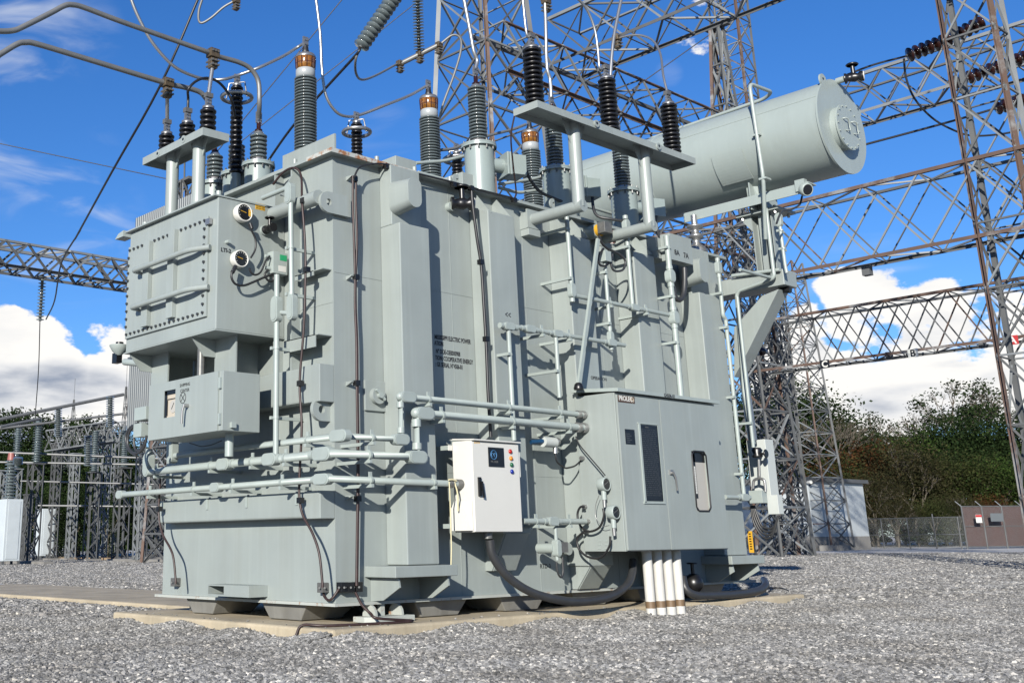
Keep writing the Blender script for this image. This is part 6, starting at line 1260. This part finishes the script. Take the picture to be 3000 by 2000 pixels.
# strings and wires beyond the conservator
string('string of dark brown discs above the right end of the conservator', PD(2655, 165, 38), PD(2770, 120, 38), 6, .26, 'brown', core=.05); string('string of dark brown discs behind the rusty tower leg', PD(2765, 122, 38), PD(2880, 65, 38), 6, .26, 'brown', core=.05)
string('lower string of dark brown discs crossing the right tower', PD(2790, 245, 38), PD(3010, 165, 38), 11, .24, 'brown', core=.05); string('short string of dark brown discs low in the right tower', PD(2915, 320, 38), PD(3020, 285, 38), 6, .24, 'brown', core=.05)
cond('dark wire from the conservator valve to the first string of discs', [PD(2480, 220, 38), PD(2560, 190, 38), PD(2655, 165, 38)], .035, 'rubber')
cond('slack dark jumper hanging right of the conservator', [PD(2648, 172, 38), PD(2655, 230, 38), PD(2680, 290, 38), PD(2730, 345, 38), PD(2790, 380, 38), PD(2850, 398, 38), PD(2940, 392, 38), PD(3010, 375, 38)], .035, 'rubber')
cond('straight dark wire from the conservator end to the right tower', [PD(2530, 425, 38), PD(2790, 355, 38), PD(3010, 290, 38)], .04, 'rubber')

# ================================================================== RADIATOR BANK behind the end wall
rb = thing('radiator_bank', 'tall dark grey bank of thin upright radiator fins behind the drive cabinet', 'radiator', (-3.8, 1.5, .6))
def FY(u, v, y): return PY(u, v, y)
yr = 2.4
xa_ = FY(372, 1200, yr).x; zr0 = FY(372, 1262, yr).z; zr1 = FY(395, 640, yr).z
finm = rawmesh('fin', MB().cyl((0, .03, 0), (0, .03, 1), .029, n=12).box((-.008, .03, 0), (.008, .9, 1)), 'rad')
nfin = 30
for i in range(nfin):
    inst('fin', finm, rb, (xa_ + .03 + i * .072, yr - .0, zr0), None, (1, 1, zr1 - zr0))
MB().cyl((xa_ - .05, yr + .45, zr0 + .12), (xa_ + nfin * .072 + 1.5, yr + .45, zr0 + .12), .09).build('header_pipe', 'rad', rb); MB().cyl((xa_ - .05, yr + .45, zr1 - .12), (xa_ + nfin * .072 + 1.5, yr + .45, zr1 - .12), .09).build('header_pipe', 'rad', rb)
for z in (zr0 + (zr1 - zr0) * .33,): MB().bar((xa_, yr - .02, z), (xa_ + nfin * .072, yr - .02, z), .03, .03).build('tie_bar', 'rad', rb)
MB().tube([PY(u, v, .4) for u, v in ((365, 1060), (400, 1063), (480, 1075), (520, 1078))], .05, n=12, bend=.1).build('oil_pipe', 'pipe', label='pale horizontal pipe in front of the radiator fins under the tap changer box', cat='pipe')
t = thing('lamp_fitting', 'small lamp fitting with dark cap at the left lower corner of the tap changer box', 'lamp', (LX0 - .1, -.9, 3.3)); p = PY(350, 1018, -.9)
MB().lathe(p, [(.13, .03), (.13, .02), (.09, -.05), (.03, -.1)], n=20).build('lamp_shade', 'pipe', t); MB().cyl(p + Zp * .03, p + Zp * .07, .05).build('lamp_cap', 'black', t); q = PY(343, 1048, -.9); MB().box(q - Vector((.06, .04, .07)), q + Vector((.06, .04, .06))).build('lamp_body', 'black', t)
t = thing('lamp_fitting', 'small flat grey fitting at the left upper corner of the tap changer box', 'lamp', (LX0 - .1, -.9, 4.6)); p = PY(362, 693, -.9); MB().prism([(p.x - .14, -.95, p.z - .02), (p.x + .08, -.95, p.z - .02), (p.x + .08, -.95, p.z + .06), (p.x - .05, -.95, p.z + .04)], (0, .15, 0)).build('fitting_shade', 'pipe', t)

# ================================================================== LEFT YARD
def groundpt(u, v): return PZ(u, v, 0)
def scale_at(p): return (p - CAM).dot(F0) / FX
def zfor(p, v):      # height above ground of pixel row v at the ground point p
    lo, hi = 0, 60
    for _ in range(40):
        m_ = (lo + hi) / 2; q = Vector((p.x, p.y, m_)); r = q - CAM; vv = CY + FX * r.dot(D0) / r.dot(F0)
        if vv > v: lo = m_
        else: hi = m_
    return lo
col_mesh = {}
def lattice_col(u, vb_, vt, wpx, label, name='lattice_column', cat='column', n=9, mats=('galv', 'galvd')):
    p = groundpt(u, vb_); s_ = scale_at(p); w = wpx * s_ / 1.3; H = zfor(p, vt); t = thing(name, label, cat, (p.x, p.y, 0), 'lattice columns in the left yard')
    m_ = lr.choice(mats)
    for i, (sx_, sy_) in enumerate(((-1, -1), (1, -1), (1, 1), (-1, 1))): lbar('leg', t, (p.x + sx_ * w / 2, p.y + sy_ * w / 2, 0), (p.x + sx_ * w / 2, p.y + sy_ * w / 2, H), .10, m_, i * math.pi / 2)
    mb = MB(); sg = ((-1, -1), (1, -1), (1, 1), (-1, 1)); n = max(4, int(H / (w * 1.0)))
    for i in range(4):
        for k in range(n):
            a, b = sg[i], sg[(i + 1) % 4]; z0_, z1_ = H * k / n, H * (k + 1) / n
            if (k + i) % 2: a, b = b, a
            mb.bar((p.x + a[0] * w / 2, p.y + a[1] * w / 2, z0_), (p.x + b[0] * w / 2, p.y + b[1] * w / 2, z1_), .055, .055)
    mb.build('bracing', m_, t, kind='stuff')
    c_ = MB(); c_.box((p.x - w / 2 - .06, p.y - w / 2 - .06, H), (p.x + w / 2 + .06, p.y + w / 2 + .06, H + .06)); c_.build('cap_plate', m_, t)
    f_ = MB(); f_.box((p.x - w / 2 - .2, p.y - w / 2 - .2, -.05), (p.x + w / 2 + .2, p.y + w / 2 + .2, .12)); f_.build('footing', 'concg', t)
    return p, H, t
def post_ins(p, z0_, z1_, R, label, n=14, m='shedg', cap=None):
    t = string(label, (p.x, p.y, z0_), (p.x, p.y, z1_), n, R, m, name='post_insulator', core=R * .55, fit=m)
    t['group'] = 'post insulators in the left yard'
    if cap: MB().cyl((p.x, p.y, z1_), (p.x, p.y, z1_ + .25), R * .8).build('insulator_cap', cap, t)
    return t
cols_l = [(-12, 1652, 1380, 30, 'x'), (72, 1646, 1450, 26, 'x'), (205, 1640, 1330, 30, 'x'), (338, 1620, 1250, 26, 'x'), (405, 1646, 1330, 34, 'x'), (238, 1612, 1290, 24, 'x'), (150, 1640, 1300, 30, 'x'), (365, 1600, 1240, 24, 'x'), (28, 1640, 1375, 40, 'far left'), (88, 1648, 1360, 46, 'left'), (165, 1632, 1290, 40, 'paler'), (178, 1602, 1240, 34, 'deep'), (262, 1642, 1385, 40, 'middle'), (292, 1640, 1262, 36, 'taller'), (318, 1632, 1268, 34, 'crowded'), (350, 1642, 1372, 46, 'squat'), (420, 1632, 1270, 42, 'right'), (448, 1636, 1240, 38, 'slim right'), (480, 1634, 1262, 40, 'farthest right'), (215, 1598, 1300, 30, 'small rear'), (388, 1600, 1280, 30, 'dim rear'), (475, 1600, 1300, 28, 'thin rear')]
words = ['cut by the left picture edge', 'short, between the two left breaker boxes', 'medium height, right of the second row', 'narrow, behind the squat one', 'right of the squat one with a plain top', 'narrow and far behind the small breaker', 'tall and pale beside the second row', 'narrow and far near the radiator', 'at the picture edge carrying a grey ribbed insulator', 'carrying the tall insulator with the wire on top', 'behind the white breaker box on the left', 'in the second row left of centre', 'carrying an insulator between two breaker boxes', 'just right of the middle insulator', 'crowded against its taller neighbour', 'squat, carrying a ribbed insulator left of the tank', 'standing just left of the tank', 'slim, touching the left end of the lowest conduit', 'partly hidden by the tank edge', 'small and far, in the rear row on the left', 'dim and far, in the rear row on the right', 'thinnest and far, beside the tank edge']
CP = []
for (u, vb_, vt, w, k), wd in zip(cols_l, words): CP.append(lattice_col(u, vb_, vt, w, 'grey lattice column ' + wd))
for idx, vt, lab in ((8, 1250, 'grey ribbed post insulator at the far left picture edge'), (9, 1228, 'tall grey ribbed post insulator with a wire on top, left yard'), (12, 1262, 'grey ribbed post insulator on the middle column of the left yard'), (15, 1260, 'grey ribbed post insulator just left of the looping hoses')):
    p, H, t = CP[idx]; post_ins(p, H + .06, zfor(p, vt), .28, lab, 18)
for (u, v0_, v1_, d, lab) in ((170, 1280, 1195, 62, 'small ribbed insulator under the upper bus pipe, left of centre'), (322, 1252, 1160, 58, 'small ribbed insulator under the upper bus pipe, near the radiator'), (52, 1360, 1340, 50, 'stub insulator above the leftmost breaker'), (257, 1365, 1275, 60, 'dark ribbed insulator behind the middle post')):
    string(lab, PD(u, v0_, d), PD(u + 1, v1_, d), 14, .22, 'shedg', name='post_insulator', core=.12)
for lab, uvs, d0_, d1_, r in (('upper grey bus pipe rising rightward across the left yard', [(-60, 1240), (362, 1155)], 54, 60, .085), ('second grey bus pipe below it across the left yard', [(-60, 1262), (360, 1212)], 60, 64, .07), ('level bus pipe at mid height behind the left columns', [(-60, 1322), (520, 1345)], 62, 62, .06), ('lower level bus pipe behind the left columns', [(-60, 1352), (520, 1362)], 62, 62, .06), ('third level bus pipe behind the left columns', [(60, 1408), (520, 1420)], 64, 64, .05), ('short bus pipe rising to the wired insulator', [(0, 1250), (118, 1226)], 50, 52, .07), ('dark level rail low behind the left columns', [(110, 1480), (500, 1484)], 66, 66, .06)):
    pts = [PD(uvs[0][0], uvs[0][1], d0_), PD(uvs[1][0], uvs[1][1], d1_)]; MB().tube(pts, r, n=8).build('bus_pipe', 'aludull', label=lab, cat='bus pipe')
# small truss between left towers and two spires
a = PD(140, 1290, 66); b = PD(300, 1262, 66); 
truss('small_beam', 'short lattice beam linking the rear columns of the left yard', PD(150, 1292, 66), PD(350, 1262, 68), .4, .6, 9, .08, .06, group=None, pr=0, chordm=('galv',) * 4)
for (u, vt, vb_, w, lab) in ((193, 1170, 1330, 34, 'lattice spire with a thin rod in the left yard skyline'), (350, 1132, 1330, 30, 'lattice spire with a thin rod beside the radiator bank')):
    p = groundpt(u, 1606); Ht = zfor(p, vt); s_ = scale_at(p); tower('lattice_spire', lab, (p.x, p.y, 0), (p.x, p.y, Ht), w * s_ * .75, w * s_ * .75, .12, .12, 9, .12, .07, group=None, cat='mast', legm=('galvd',) * 4)
    MB().cyl((p.x, p.y, Ht), (p.x, p.y, Ht + 5), .05, n=6).build('spire_tip', 'galvd', label='thin rod above the ' + lab.replace('with a thin rod ', ''), cat='rod')
# breakers: white tanks with ribbed bushings
def breaker(u, vb_, vt, w, label, ins=True, leg=12):
    p = groundpt(u, vb_); s_ = scale_at(p); W_ = w * s_ / 1.25; H = zfor(p, vt); t = thing('circuit_breaker', label, 'circuit breaker', (p.x, p.y, 0), 'white breaker boxes in the left yard')
    h0 = leg * s_; b = MB(); b.box((p.x - W_ / 2, p.y - W_ / 2, h0), (p.x + W_ / 2, p.y + W_ / 2, H)); b.build('breaker_box', 'brk', t, bevel=.02)
    l_ = MB()
    for sx_ in (-1, 1):
        for sy_ in (-1, 1): MB().box((p.x + sx_ * W_ * .45 - .05, p.y + sy_ * W_ * .45 - .05, -.05), (p.x + sx_ * W_ * .45 + .05, p.y + sy_ * W_ * .45 + .05, h0)).build('leg', 'galvd', t)
    MB().box((p.x + W_ / 2, p.y - W_ * .35, h0 + .1), (p.x + W_ / 2 + .02, p.y + W_ * .35, H - .1)).build('breaker_door', 'brk', t, bevel=.004)
    if ins:
        n = 12; L = 1.9; base = Vector((p.x, p.y - W_ * .1, H)); d = Vector((.05, -.05, 1)).normalized(); q = d.to_track_quat('Z', 'Y')
        me = SHED.get('brk') or rawmesh('shed', MB().lathe((0, 0, 0), [(.16, 0), (.30, .03), (.30, .05), (.17, .10)], n=18), 'shedg'); SHED['brk'] = me
        MB().cyl(base, base + d * L, .17, n=14).build('insulator_core', 'shedg', t)
        for i in range(n): inst('shed', me, t, base + d * L * (i + .3) / n, q)
        MB().cyl(base + d * L, base + d * (L + .35), .2, .15).build('bushing_cap', 'pink', t)
    return t
breaker(20, 1655, 1462, 66, 'big pale breaker box at the far left under a ribbed bushing')
breaker(127, 1640, 1490, 56, 'pale breaker box right of the far left one', ins=False)
breaker(232, 1612, 1500, 42, 'small pale breaker box in the gap between the middle columns')
breaker(334, 1612, 1505, 44, 'bright breaker box partly hidden behind the squat column', ins=True)
for i, (u, v, w) in enumerate(((60, 1652, 260), (250, 1640, 240), (430, 1646, 220))):
    p = groundpt(u, v); MB().box((p.x - 3.2, p.y - .25, -.05), (p.x + 3.2, p.y + .25, .16)).build('kerb_sleeper', 'wood' if i % 2 else 'concg', label=('left', 'middle', 'right')[i] + ' low sleeper edging the left yard', cat='kerb')

# ================================================================== PALE BUILDING, FENCE, GATE, METER POST
pb = groundpt(2390, 1612); s_ = scale_at(pb); Hb = zfor(pb, 1408); 
Bd = thing('utility_building', 'pale metal utility building behind the slim lattice tower', 'building', (pb.x - 3, pb.y, 0))
MB().box((pb.x - 7.5, pb.y, .9), (pb.x, pb.y + 8, Hb)).build('wall', 'bldg', Bd); MB().box((pb.x - 7.5, pb.y - .02, -.1), (pb.x + .02, pb.y + 8, .9)).build('foundation', 'concg', Bd)
MB().box((pb.x - 7.8, pb.y - .3, Hb), (pb.x + .3, pb.y + 8.3, Hb + .25)).build('roof', 'galvd', Bd); MB().cyl((pb.x + .1, pb.y - .15, Hb - .1), (pb.x + .4, pb.y - .3, Hb - .1), .12).build('wall_lamp', 'white', Bd)
mb = MB()
for i in range(26): x = pb.x - 7.4 + i * .29; mb.box((x, pb.y - .012, .92), (x + .03, pb.y, Hb - .02))
mb.build('wall_rib', 'bldg', Bd, kind='stuff')
def chain_mat():
    m = bpy.data.materials.new('chain_link'); m.use_nodes = True; t = m.node_tree; p = t.nodes['Principled BSDF']; p.inputs['Base Color'].default_value = (.25, .26, .26, 1); p.inputs['Metallic'].default_value = .4
    g = N(t, 'ShaderNodeNewGeometry'); sx = N(t, 'ShaderNodeSeparateXYZ'); t.links.new(g.outputs['Position'], sx.inputs[0])
    h_ = mth(t, 'ADD', sx.outputs[0], sx.outputs[1])
    a = mth(t, 'LESS_THAN', mth(t, 'FRACT', mth(t, 'MULTIPLY', mth(t, 'ADD', h_, sx.outputs[2]), 13.0)), .055); b = mth(t, 'LESS_THAN', mth(t, 'FRACT', mth(t, 'MULTIPLY', mth(t, 'SUBTRACT', h_, sx.outputs[2]), 13.0)), .055)
    t.links.new(mth(t, 'MAXIMUM', a, b), p.inputs['Alpha']); return m
M['chain'] = chain_mat()
fa = groundpt(2395, 1607); fb = groundpt(2835, 1606); fc = groundpt(3300, 1600)
F_ = thing('chain_link_fence', 'grey chain link fence in front of the trees', 'fence', fa)
Hf = zfor(fa.lerp(fb, .5), 1518)
us = [2404, 2463, 2533, 2602, 2678, 2752, 2820]
for i, u in enumerate(us):
    f = (u - 2395) / (2835 - 2395); p = fa.lerp(fb, f); MB().cyl((p.x, p.y, -.1), (p.x, p.y, Hf + (.25 if i in (1, 5) else 0)), .05, n=8).build('post', 'galvd', F_)
for h_ in (Hf, Hf * .45): MB().cyl((fa.x, fa.y, h_), (fb.x, fb.y, h_), .03, n=8).build('rail', 'galvd', F_)
MB().bar((fa.x, fa.y, Hf / 2), (fb.x, fb.y, Hf / 2), .01, Hf).build('chain_link', 'chain', F_)
G_ = thing('yard_gate', 'taller gate section with rust brown slats and two signs at the far right', 'gate', fb); Hg = Hf * 1.33
for i in range(9):
    p = fb.lerp(fc, i / 8); MB().cyl((p.x, p.y, -.1), (p.x, p.y, Hg), .06, n=8).build('post', 'galvd', G_); MB().bar((p.x, p.y, Hg), (p.x - .25, p.y - .3, Hg + .35), .05, .05).build('barb_arm', 'galv', G_)
for h_ in (Hg, Hg * .52, .12): MB().cyl((fb.x, fb.y, h_), (fc.x, fc.y, h_), .035, n=8).build('rail', 'galvd', G_)
slm = rawmesh('slat', MB().box((-.035, -.006, 0), (.035, .006, 1)), 'slat'); L_f = (fc - fb).length; nsl = 150; dfb = (fc - fb).normalized(); rot_ = Vector((dfb.x, dfb.y, 0)).to_track_quat('X', 'Z')
for i in range(nsl):
    p = fb.lerp(fc, (i + .5) / nsl); inst('slat', slm, G_, (p.x, p.y + .03, .1), rot_, (max(1, L_f / nsl / .085), 1, Hg - .15))
MB().bar((fb.x, fb.y, Hg / 2), (fc.x, fc.y, Hg / 2), .01, Hg).build('chain_link', 'chain', G_)
for u0_, u1_, v0_, v1_, m, lab in ((2859, 2876, 1507, 1530, 'inkw', 'white and red notice'), (2902, 2938, 1503, 1526, 'rad', 'grey notice')):
    f = ((u0_ + u1_) / 2 - 2835) / (3300 - 2835); p = fb.lerp(fc, f) ; r0 = ray((u0_ + u1_) / 2, (v0_ + v1_) / 2); k_ = (p - CAM).dot(F0); c = CAM + r0 * (k_ - .15); s_ = k_ / FX; w = (u1_ - u0_) * s_ / 2; h_ = (v1_ - v0_) * s_ / 2
    t = thing('fence_sign', lab + ' hung on the slatted gate', 'sign', c); MB().bar(c - dfb * w * 1.1, c + dfb * w * 1.1, .02, h_ * 2).build('sign_plate', m, t)
    if m == 'inkw': MB().bar(c - dfb * w * 1.1 + Zp * h_ * .7 - F0 * .03, c + dfb * w * 1.1 + Zp * h_ * .7 - F0 * .03, .02, h_ * .55).build('sign_header', 'signr', t)
mpp = groundpt(2490, 1606); t = thing('meter_post', 'two thin white posts carrying a small white meter box before the fence', 'meter', mpp); s_ = scale_at(mpp)
for dx in (-.16, .16): MB().cyl((mpp.x + dx, mpp.y, 0), (mpp.x + dx, mpp.y, 1.6), .05).build('post', 'white', t)
MB().box((mpp.x - .5, mpp.y - .2, 1.55), (mpp.x - .0, mpp.y + .1, 2.05)).build('meter_head', 'white', t, bevel=.03); MB().box((mpp.x - .0, mpp.y - .2, 1.6), (mpp.x + .4, mpp.y + .1, 2.15)).build('meter_box', 'white', t, bevel=.03)

# ================================================================== TREES
def leafmat(name, c1, c2, c3):
    m = bpy.data.materials.new(name); m.use_nodes = True; t = m.node_tree; p = t.nodes['Principled BSDF']; p.inputs['Roughness'].default_value = .8; p.inputs['Specular IOR Level'].default_value = .1
    g = N(t, 'ShaderNodeNewGeometry'); n = N(t, 'ShaderNodeTexNoise'); n.inputs['Scale'].default_value = .55; n.inputs['Detail'].default_value = 5; t.links.new(g.outputs['Position'], n.inputs['Vector'])
    w = N(t, 'ShaderNodeTexWhiteNoise'); w.noise_dimensions = '1D'; 
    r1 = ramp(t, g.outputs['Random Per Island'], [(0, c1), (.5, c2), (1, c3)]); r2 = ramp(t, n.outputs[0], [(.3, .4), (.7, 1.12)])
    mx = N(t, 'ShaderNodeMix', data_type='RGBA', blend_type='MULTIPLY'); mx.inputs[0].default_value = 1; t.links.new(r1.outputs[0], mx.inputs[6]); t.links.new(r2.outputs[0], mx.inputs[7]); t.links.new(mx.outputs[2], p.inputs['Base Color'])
    tr = N(t, 'ShaderNodeBsdfTranslucent'); t.links.new(mx.outputs[2], tr.inputs[0]); ms = N(t, 'ShaderNodeMixShader'); ms.inputs[0].default_value = .25; o = t.nodes['Material Output']
    t.links.new(p.outputs[0], ms.inputs[1]); t.links.new(tr.outputs[0], ms.inputs[2]); t.links.new(ms.outputs[0], o.inputs[0]); return m
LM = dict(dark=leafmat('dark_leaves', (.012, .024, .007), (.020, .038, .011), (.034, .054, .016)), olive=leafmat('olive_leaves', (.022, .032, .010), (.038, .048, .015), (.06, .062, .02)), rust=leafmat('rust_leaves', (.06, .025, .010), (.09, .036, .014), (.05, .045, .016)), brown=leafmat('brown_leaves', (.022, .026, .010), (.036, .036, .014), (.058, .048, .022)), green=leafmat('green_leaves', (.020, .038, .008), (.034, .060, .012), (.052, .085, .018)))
M.update({'leaf_' + k: v for k, v in LM.items()})
tr_ = random.Random(5)
def grow(mb, p, d, L, r, depth, tips, spread=.55):
    q = p + d * L; mb.tube([p, p.lerp(q, .5) + Vector((tr_.uniform(-1, 1), tr_.uniform(-1, 1), 0)) * L * .04, q], [r, r * .85, r * .68], n=5 if depth < 2 else 4, caps=False)
    if depth == 0: tips.append(q); return
    if depth <= 2: tips.append(q)
    for i in range(tr_.choice((2, 3, 3)) if depth > 1 else 3):
        a = tr_.uniform(0, 6.283); x, y = mb.frame(d); nd = (d + (x * math.cos(a) + y * math.sin(a)) * tr_.uniform(spread * .5, spread * 1.2) + Zp * .08).normalized()
        grow(mb, q, nd, L * tr_.uniform(.66, .82), r * .6, depth - 1, tips, spread)
def tree_meshes(kind, H, leaves, lsize, depth=4, crown=(.32, .95), width=.42, spread=.55, clump=.9):
    mb = MB(); tips = []; grow(mb, Vector((0, 0, 0)), Vector((tr_.uniform(-.05, .05), tr_.uniform(-.05, .05), 1)).normalized(), H * .26, H * .016 + .05, depth, tips, spread)
    trunk = rawmesh('trunk', mb, 'bark'); lf_ = MB(); n = 0
    cl = [t for t in tips if t.z > H * crown[0] * .8]
    extra = []
    if width:
        for _ in range(int(len(cl) * .8) + 20):
            z = tr_.uniform(*crown); rr = width * H * math.sqrt(max(0.02, 1 - ((z - (crown[0] + crown[1]) * .5) / ((crown[1] - crown[0]) * .56)) ** 2)) * tr_.uniform(.45, 1.0); a = tr_.uniform(0, 6.283); extra.append(Vector((math.cos(a) * rr, math.sin(a) * rr, z * H)))
    cl = cl + extra
    while n < leaves:
        c = tr_.choice(cl); k = tr_.randint(5, 14)
        for _ in range(k):
            p = c + Vector((tr_.gauss(0, clump), tr_.gauss(0, clump), tr_.gauss(0, clump * .7))); s = lsize * tr_.uniform(.6, 1.3); a = Vector((tr_.gauss(0, 1), tr_.gauss(0, 1), tr_.gauss(0, .7))).normalized(); b = a.cross(Vector((tr_.gauss(0, 1), tr_.gauss(0, 1), tr_.gauss(0, 1)))).normalized()
            lf_.v += [p - a * s, p - b * s * .55, p + a * s, p + b * s * .55]; m_ = len(lf_.v); lf_.f.append([m_ - 4, m_ - 3, m_ - 2, m_ - 1]); lf_.sm.append(False); n += 1
    return trunk, lf_
PROTO = {}
def proto(key, kind, **kw):
    tk, lf_ = tree_meshes(kind, **kw); PROTO[key] = (tk, rawmesh('crown', lf_, 'leaf_' + kind), kw['H'])
proto('dark1', 'dark', H=13, leaves=17000, lsize=.14, crown=(.12, .95), width=.38); proto('dark2', 'dark', H=12, leaves=17000, lsize=.135, crown=(.05, .95), width=.42)
proto('olive', 'olive', H=10, leaves=13000, lsize=.115, crown=(.08, .95), width=.42); proto('brown', 'brown', H=9, leaves=7000, lsize=.10, crown=(.2, .95), width=.38, depth=5); proto('rust', 'rust', H=8, leaves=7000, lsize=.11, crown=(.2, .95), width=.36)
proto('green', 'green', H=9, leaves=12000, lsize=.12, crown=(.1, .95), width=.42); proto('sparse', 'dark', H=14, leaves=1500, lsize=.13, crown=(.5, 1.0), width=0, depth=6, spread=.42, clump=.35); proto('bare', 'brown', H=11, leaves=250, lsize=.12, crown=(.4, 1.0), width=0, depth=6, spread=.5, clump=.3)
proto('pine', 'dark', H=13, leaves=8000, lsize=.16, crown=(.35, 1.0), width=.26, clump=.6)
def plant(key, u, vtop, D, label, group='trees behind the fence', vb_=None):
    p = PD(u, 1500, D); p.z = 0; tk, cm, H = PROTO[key]; Ht = zfor(p, vtop); k = Ht / H; t = thing('tree', label, 'tree', (p.x, p.y, 0), group)
    from mathutils import Quaternion
    q = Quaternion((0, 0, 1), tr_.uniform(0, 6.28)); wk = k * tr_.uniform(.95, 1.15)
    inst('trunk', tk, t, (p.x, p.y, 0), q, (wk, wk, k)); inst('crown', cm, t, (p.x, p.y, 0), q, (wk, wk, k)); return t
right = [('dark1', 2330, 1100, 112, 'tallest dark tree behind the slim lattice tower'), ('dark2', 2250, 1125, 118, 'dark tree half hidden behind the far tower'), ('dark1', 2410, 1165, 110, 'dark round tree right of the tapering tower'), ('bare', 2465, 1180, 104, 'thin bare topped tree right of the tapering tower'), ('dark2', 2500, 1255, 108, 'low dark tree left of the leafy gap'),
 ('sparse', 2560, 1200, 106, 'slender half bare tree at the gap in the skyline'), ('olive', 2480, 1330, 98, 'olive bush tree in front of the dark ones, left'), ('rust', 2440, 1360, 99, 'rust red tree beside the tapering tower'), ('rust', 2545, 1300, 99, 'small rust red tree below the gap'), ('brown', 2620, 1275, 97, 'brown leafless looking tree at the centre of the wood'),
 ('brown', 2560, 1380, 93, 'low brown thicket tree by the fence, left'), ('brown', 2680, 1330, 94, 'pale branched brown tree by the fence, centre'), ('green', 2700, 1270, 104, 'bright green tree right of the gap'), ('bare', 2690, 1245, 112, 'bare twiggy tree top in the gap'), ('dark2', 2640, 1285, 116, 'dark far tree closing the gap'),
 ('sparse', 2830, 1100, 108, 'tall open tree with dark clumps against the cloud'), ('sparse', 2890, 1105, 110, 'second tall open tree against the cloud, right'), ('bare', 2790, 1150, 112, 'bare tree left of the tall open ones'), ('dark1', 2790, 1230, 106, 'big dark tree under the tall open ones, left'), ('dark2', 2870, 1210, 104, 'big dark tree under the tall open ones, centre'), ('dark1', 2950, 1205, 105, 'big dark tree near the rusty tower leg'), ('dark2', 3060, 1200, 104, 'big dark tree cut by the right picture edge'),
 ('olive', 2760, 1330, 97, 'olive tree behind the fence end post'), ('olive', 2850, 1320, 95, 'olive tree behind the gate notice'), ('green', 2930, 1340, 94, 'green tree above the slatted gate, right'), ('olive', 3010, 1330, 95, 'olive tree behind the right tower foot'), ('dark2', 2410, 1400, 100, 'dark undergrowth tree behind the footing'), ('brown', 2480, 1450, 90, 'low brown shrub tree behind the meter post'), ('brown', 2620, 1460, 89, 'low brown shrub tree at mid fence'), ('olive', 2730, 1455, 89, 'low olive shrub tree near the fence end'), ('rust', 2900, 1450, 92, 'low rust shrub tree behind the slats'), ('brown', 2800, 1440, 90, 'low brown shrub tree left of the gate'), ('dark2', 3100, 1300, 98, 'dark tree beyond the right edge'), ('olive', 2350, 1420, 104, 'olive tree beside the pale building')]
for a in right: plant(*a)
left = [('pine', -30, 1225, 88, 'dark pine at the far left edge'), ('pine', 30, 1215, 90, 'dark pine left of the wired insulator'), ('pine', 80, 1232, 92, 'dark pine behind the wired insulator'), ('pine', 130, 1250, 90, 'low pine behind the left columns'), ('dark2', 60, 1300, 84, 'dark broad tree behind the left breaker'), ('dark1', 180, 1290, 88, 'dark broad tree behind the second row columns'), ('pine', 235, 1238, 92, 'pine top poking above the short lattice beam'), ('pine', 270, 1255, 94, 'smaller pine beside the poking one'), ('dark2', 290, 1320, 86, 'dark tree behind the middle columns'), ('dark1', 370, 1290, 88, 'dark tree right of the middle columns'), ('pine', 330, 1290, 92, 'pine behind the squat column'), ('dark2', 430, 1300, 86, 'dark tree behind the hoses'), ('dark1', 500, 1290, 88, 'dark tree hidden behind the tank edge'), ('dark2', 120, 1420, 80, 'low dark undergrowth left'), ('dark2', 320, 1430, 80, 'low dark undergrowth middle'), ('dark1', 460, 1420, 82, 'low dark undergrowth right'), ('dark2', 0, 1410, 80, 'low dark undergrowth far left'), ('dark2', 220, 1420, 81, 'low dark undergrowth behind the small breaker'), ('dark1', -120, 1280, 86, 'dark tree beyond the left edge')]
for a in left: plant(*a, group='trees behind the left yard')
# distant wood closing the horizon all round
wood = MB(); wr = random.Random(9)
for i in range(9000):
    a = wr.uniform(0, 6.283); R_ = wr.uniform(150, 190); h_ = (5 + 2.5 * math.sin(a * 7) + 1.5 * math.sin(a * 19)) * wr.random() ** .7
    p = Vector((math.cos(a) * R_, math.sin(a) * R_, h_)); s = wr.uniform(.5, 1.2); x = Vector((-math.sin(a), math.cos(a), wr.uniform(-.3, .3))).normalized(); z = Vector((0, 0, 1))
    wood.add([p - x * s, p - z * s * .8, p + x * s, p + z * s * .8], [(0, 1, 2, 3)])
wood.build('distant_wood', 'leaf_dark', kind='stuff', label='distant dark wood closing the horizon', cat='wood')
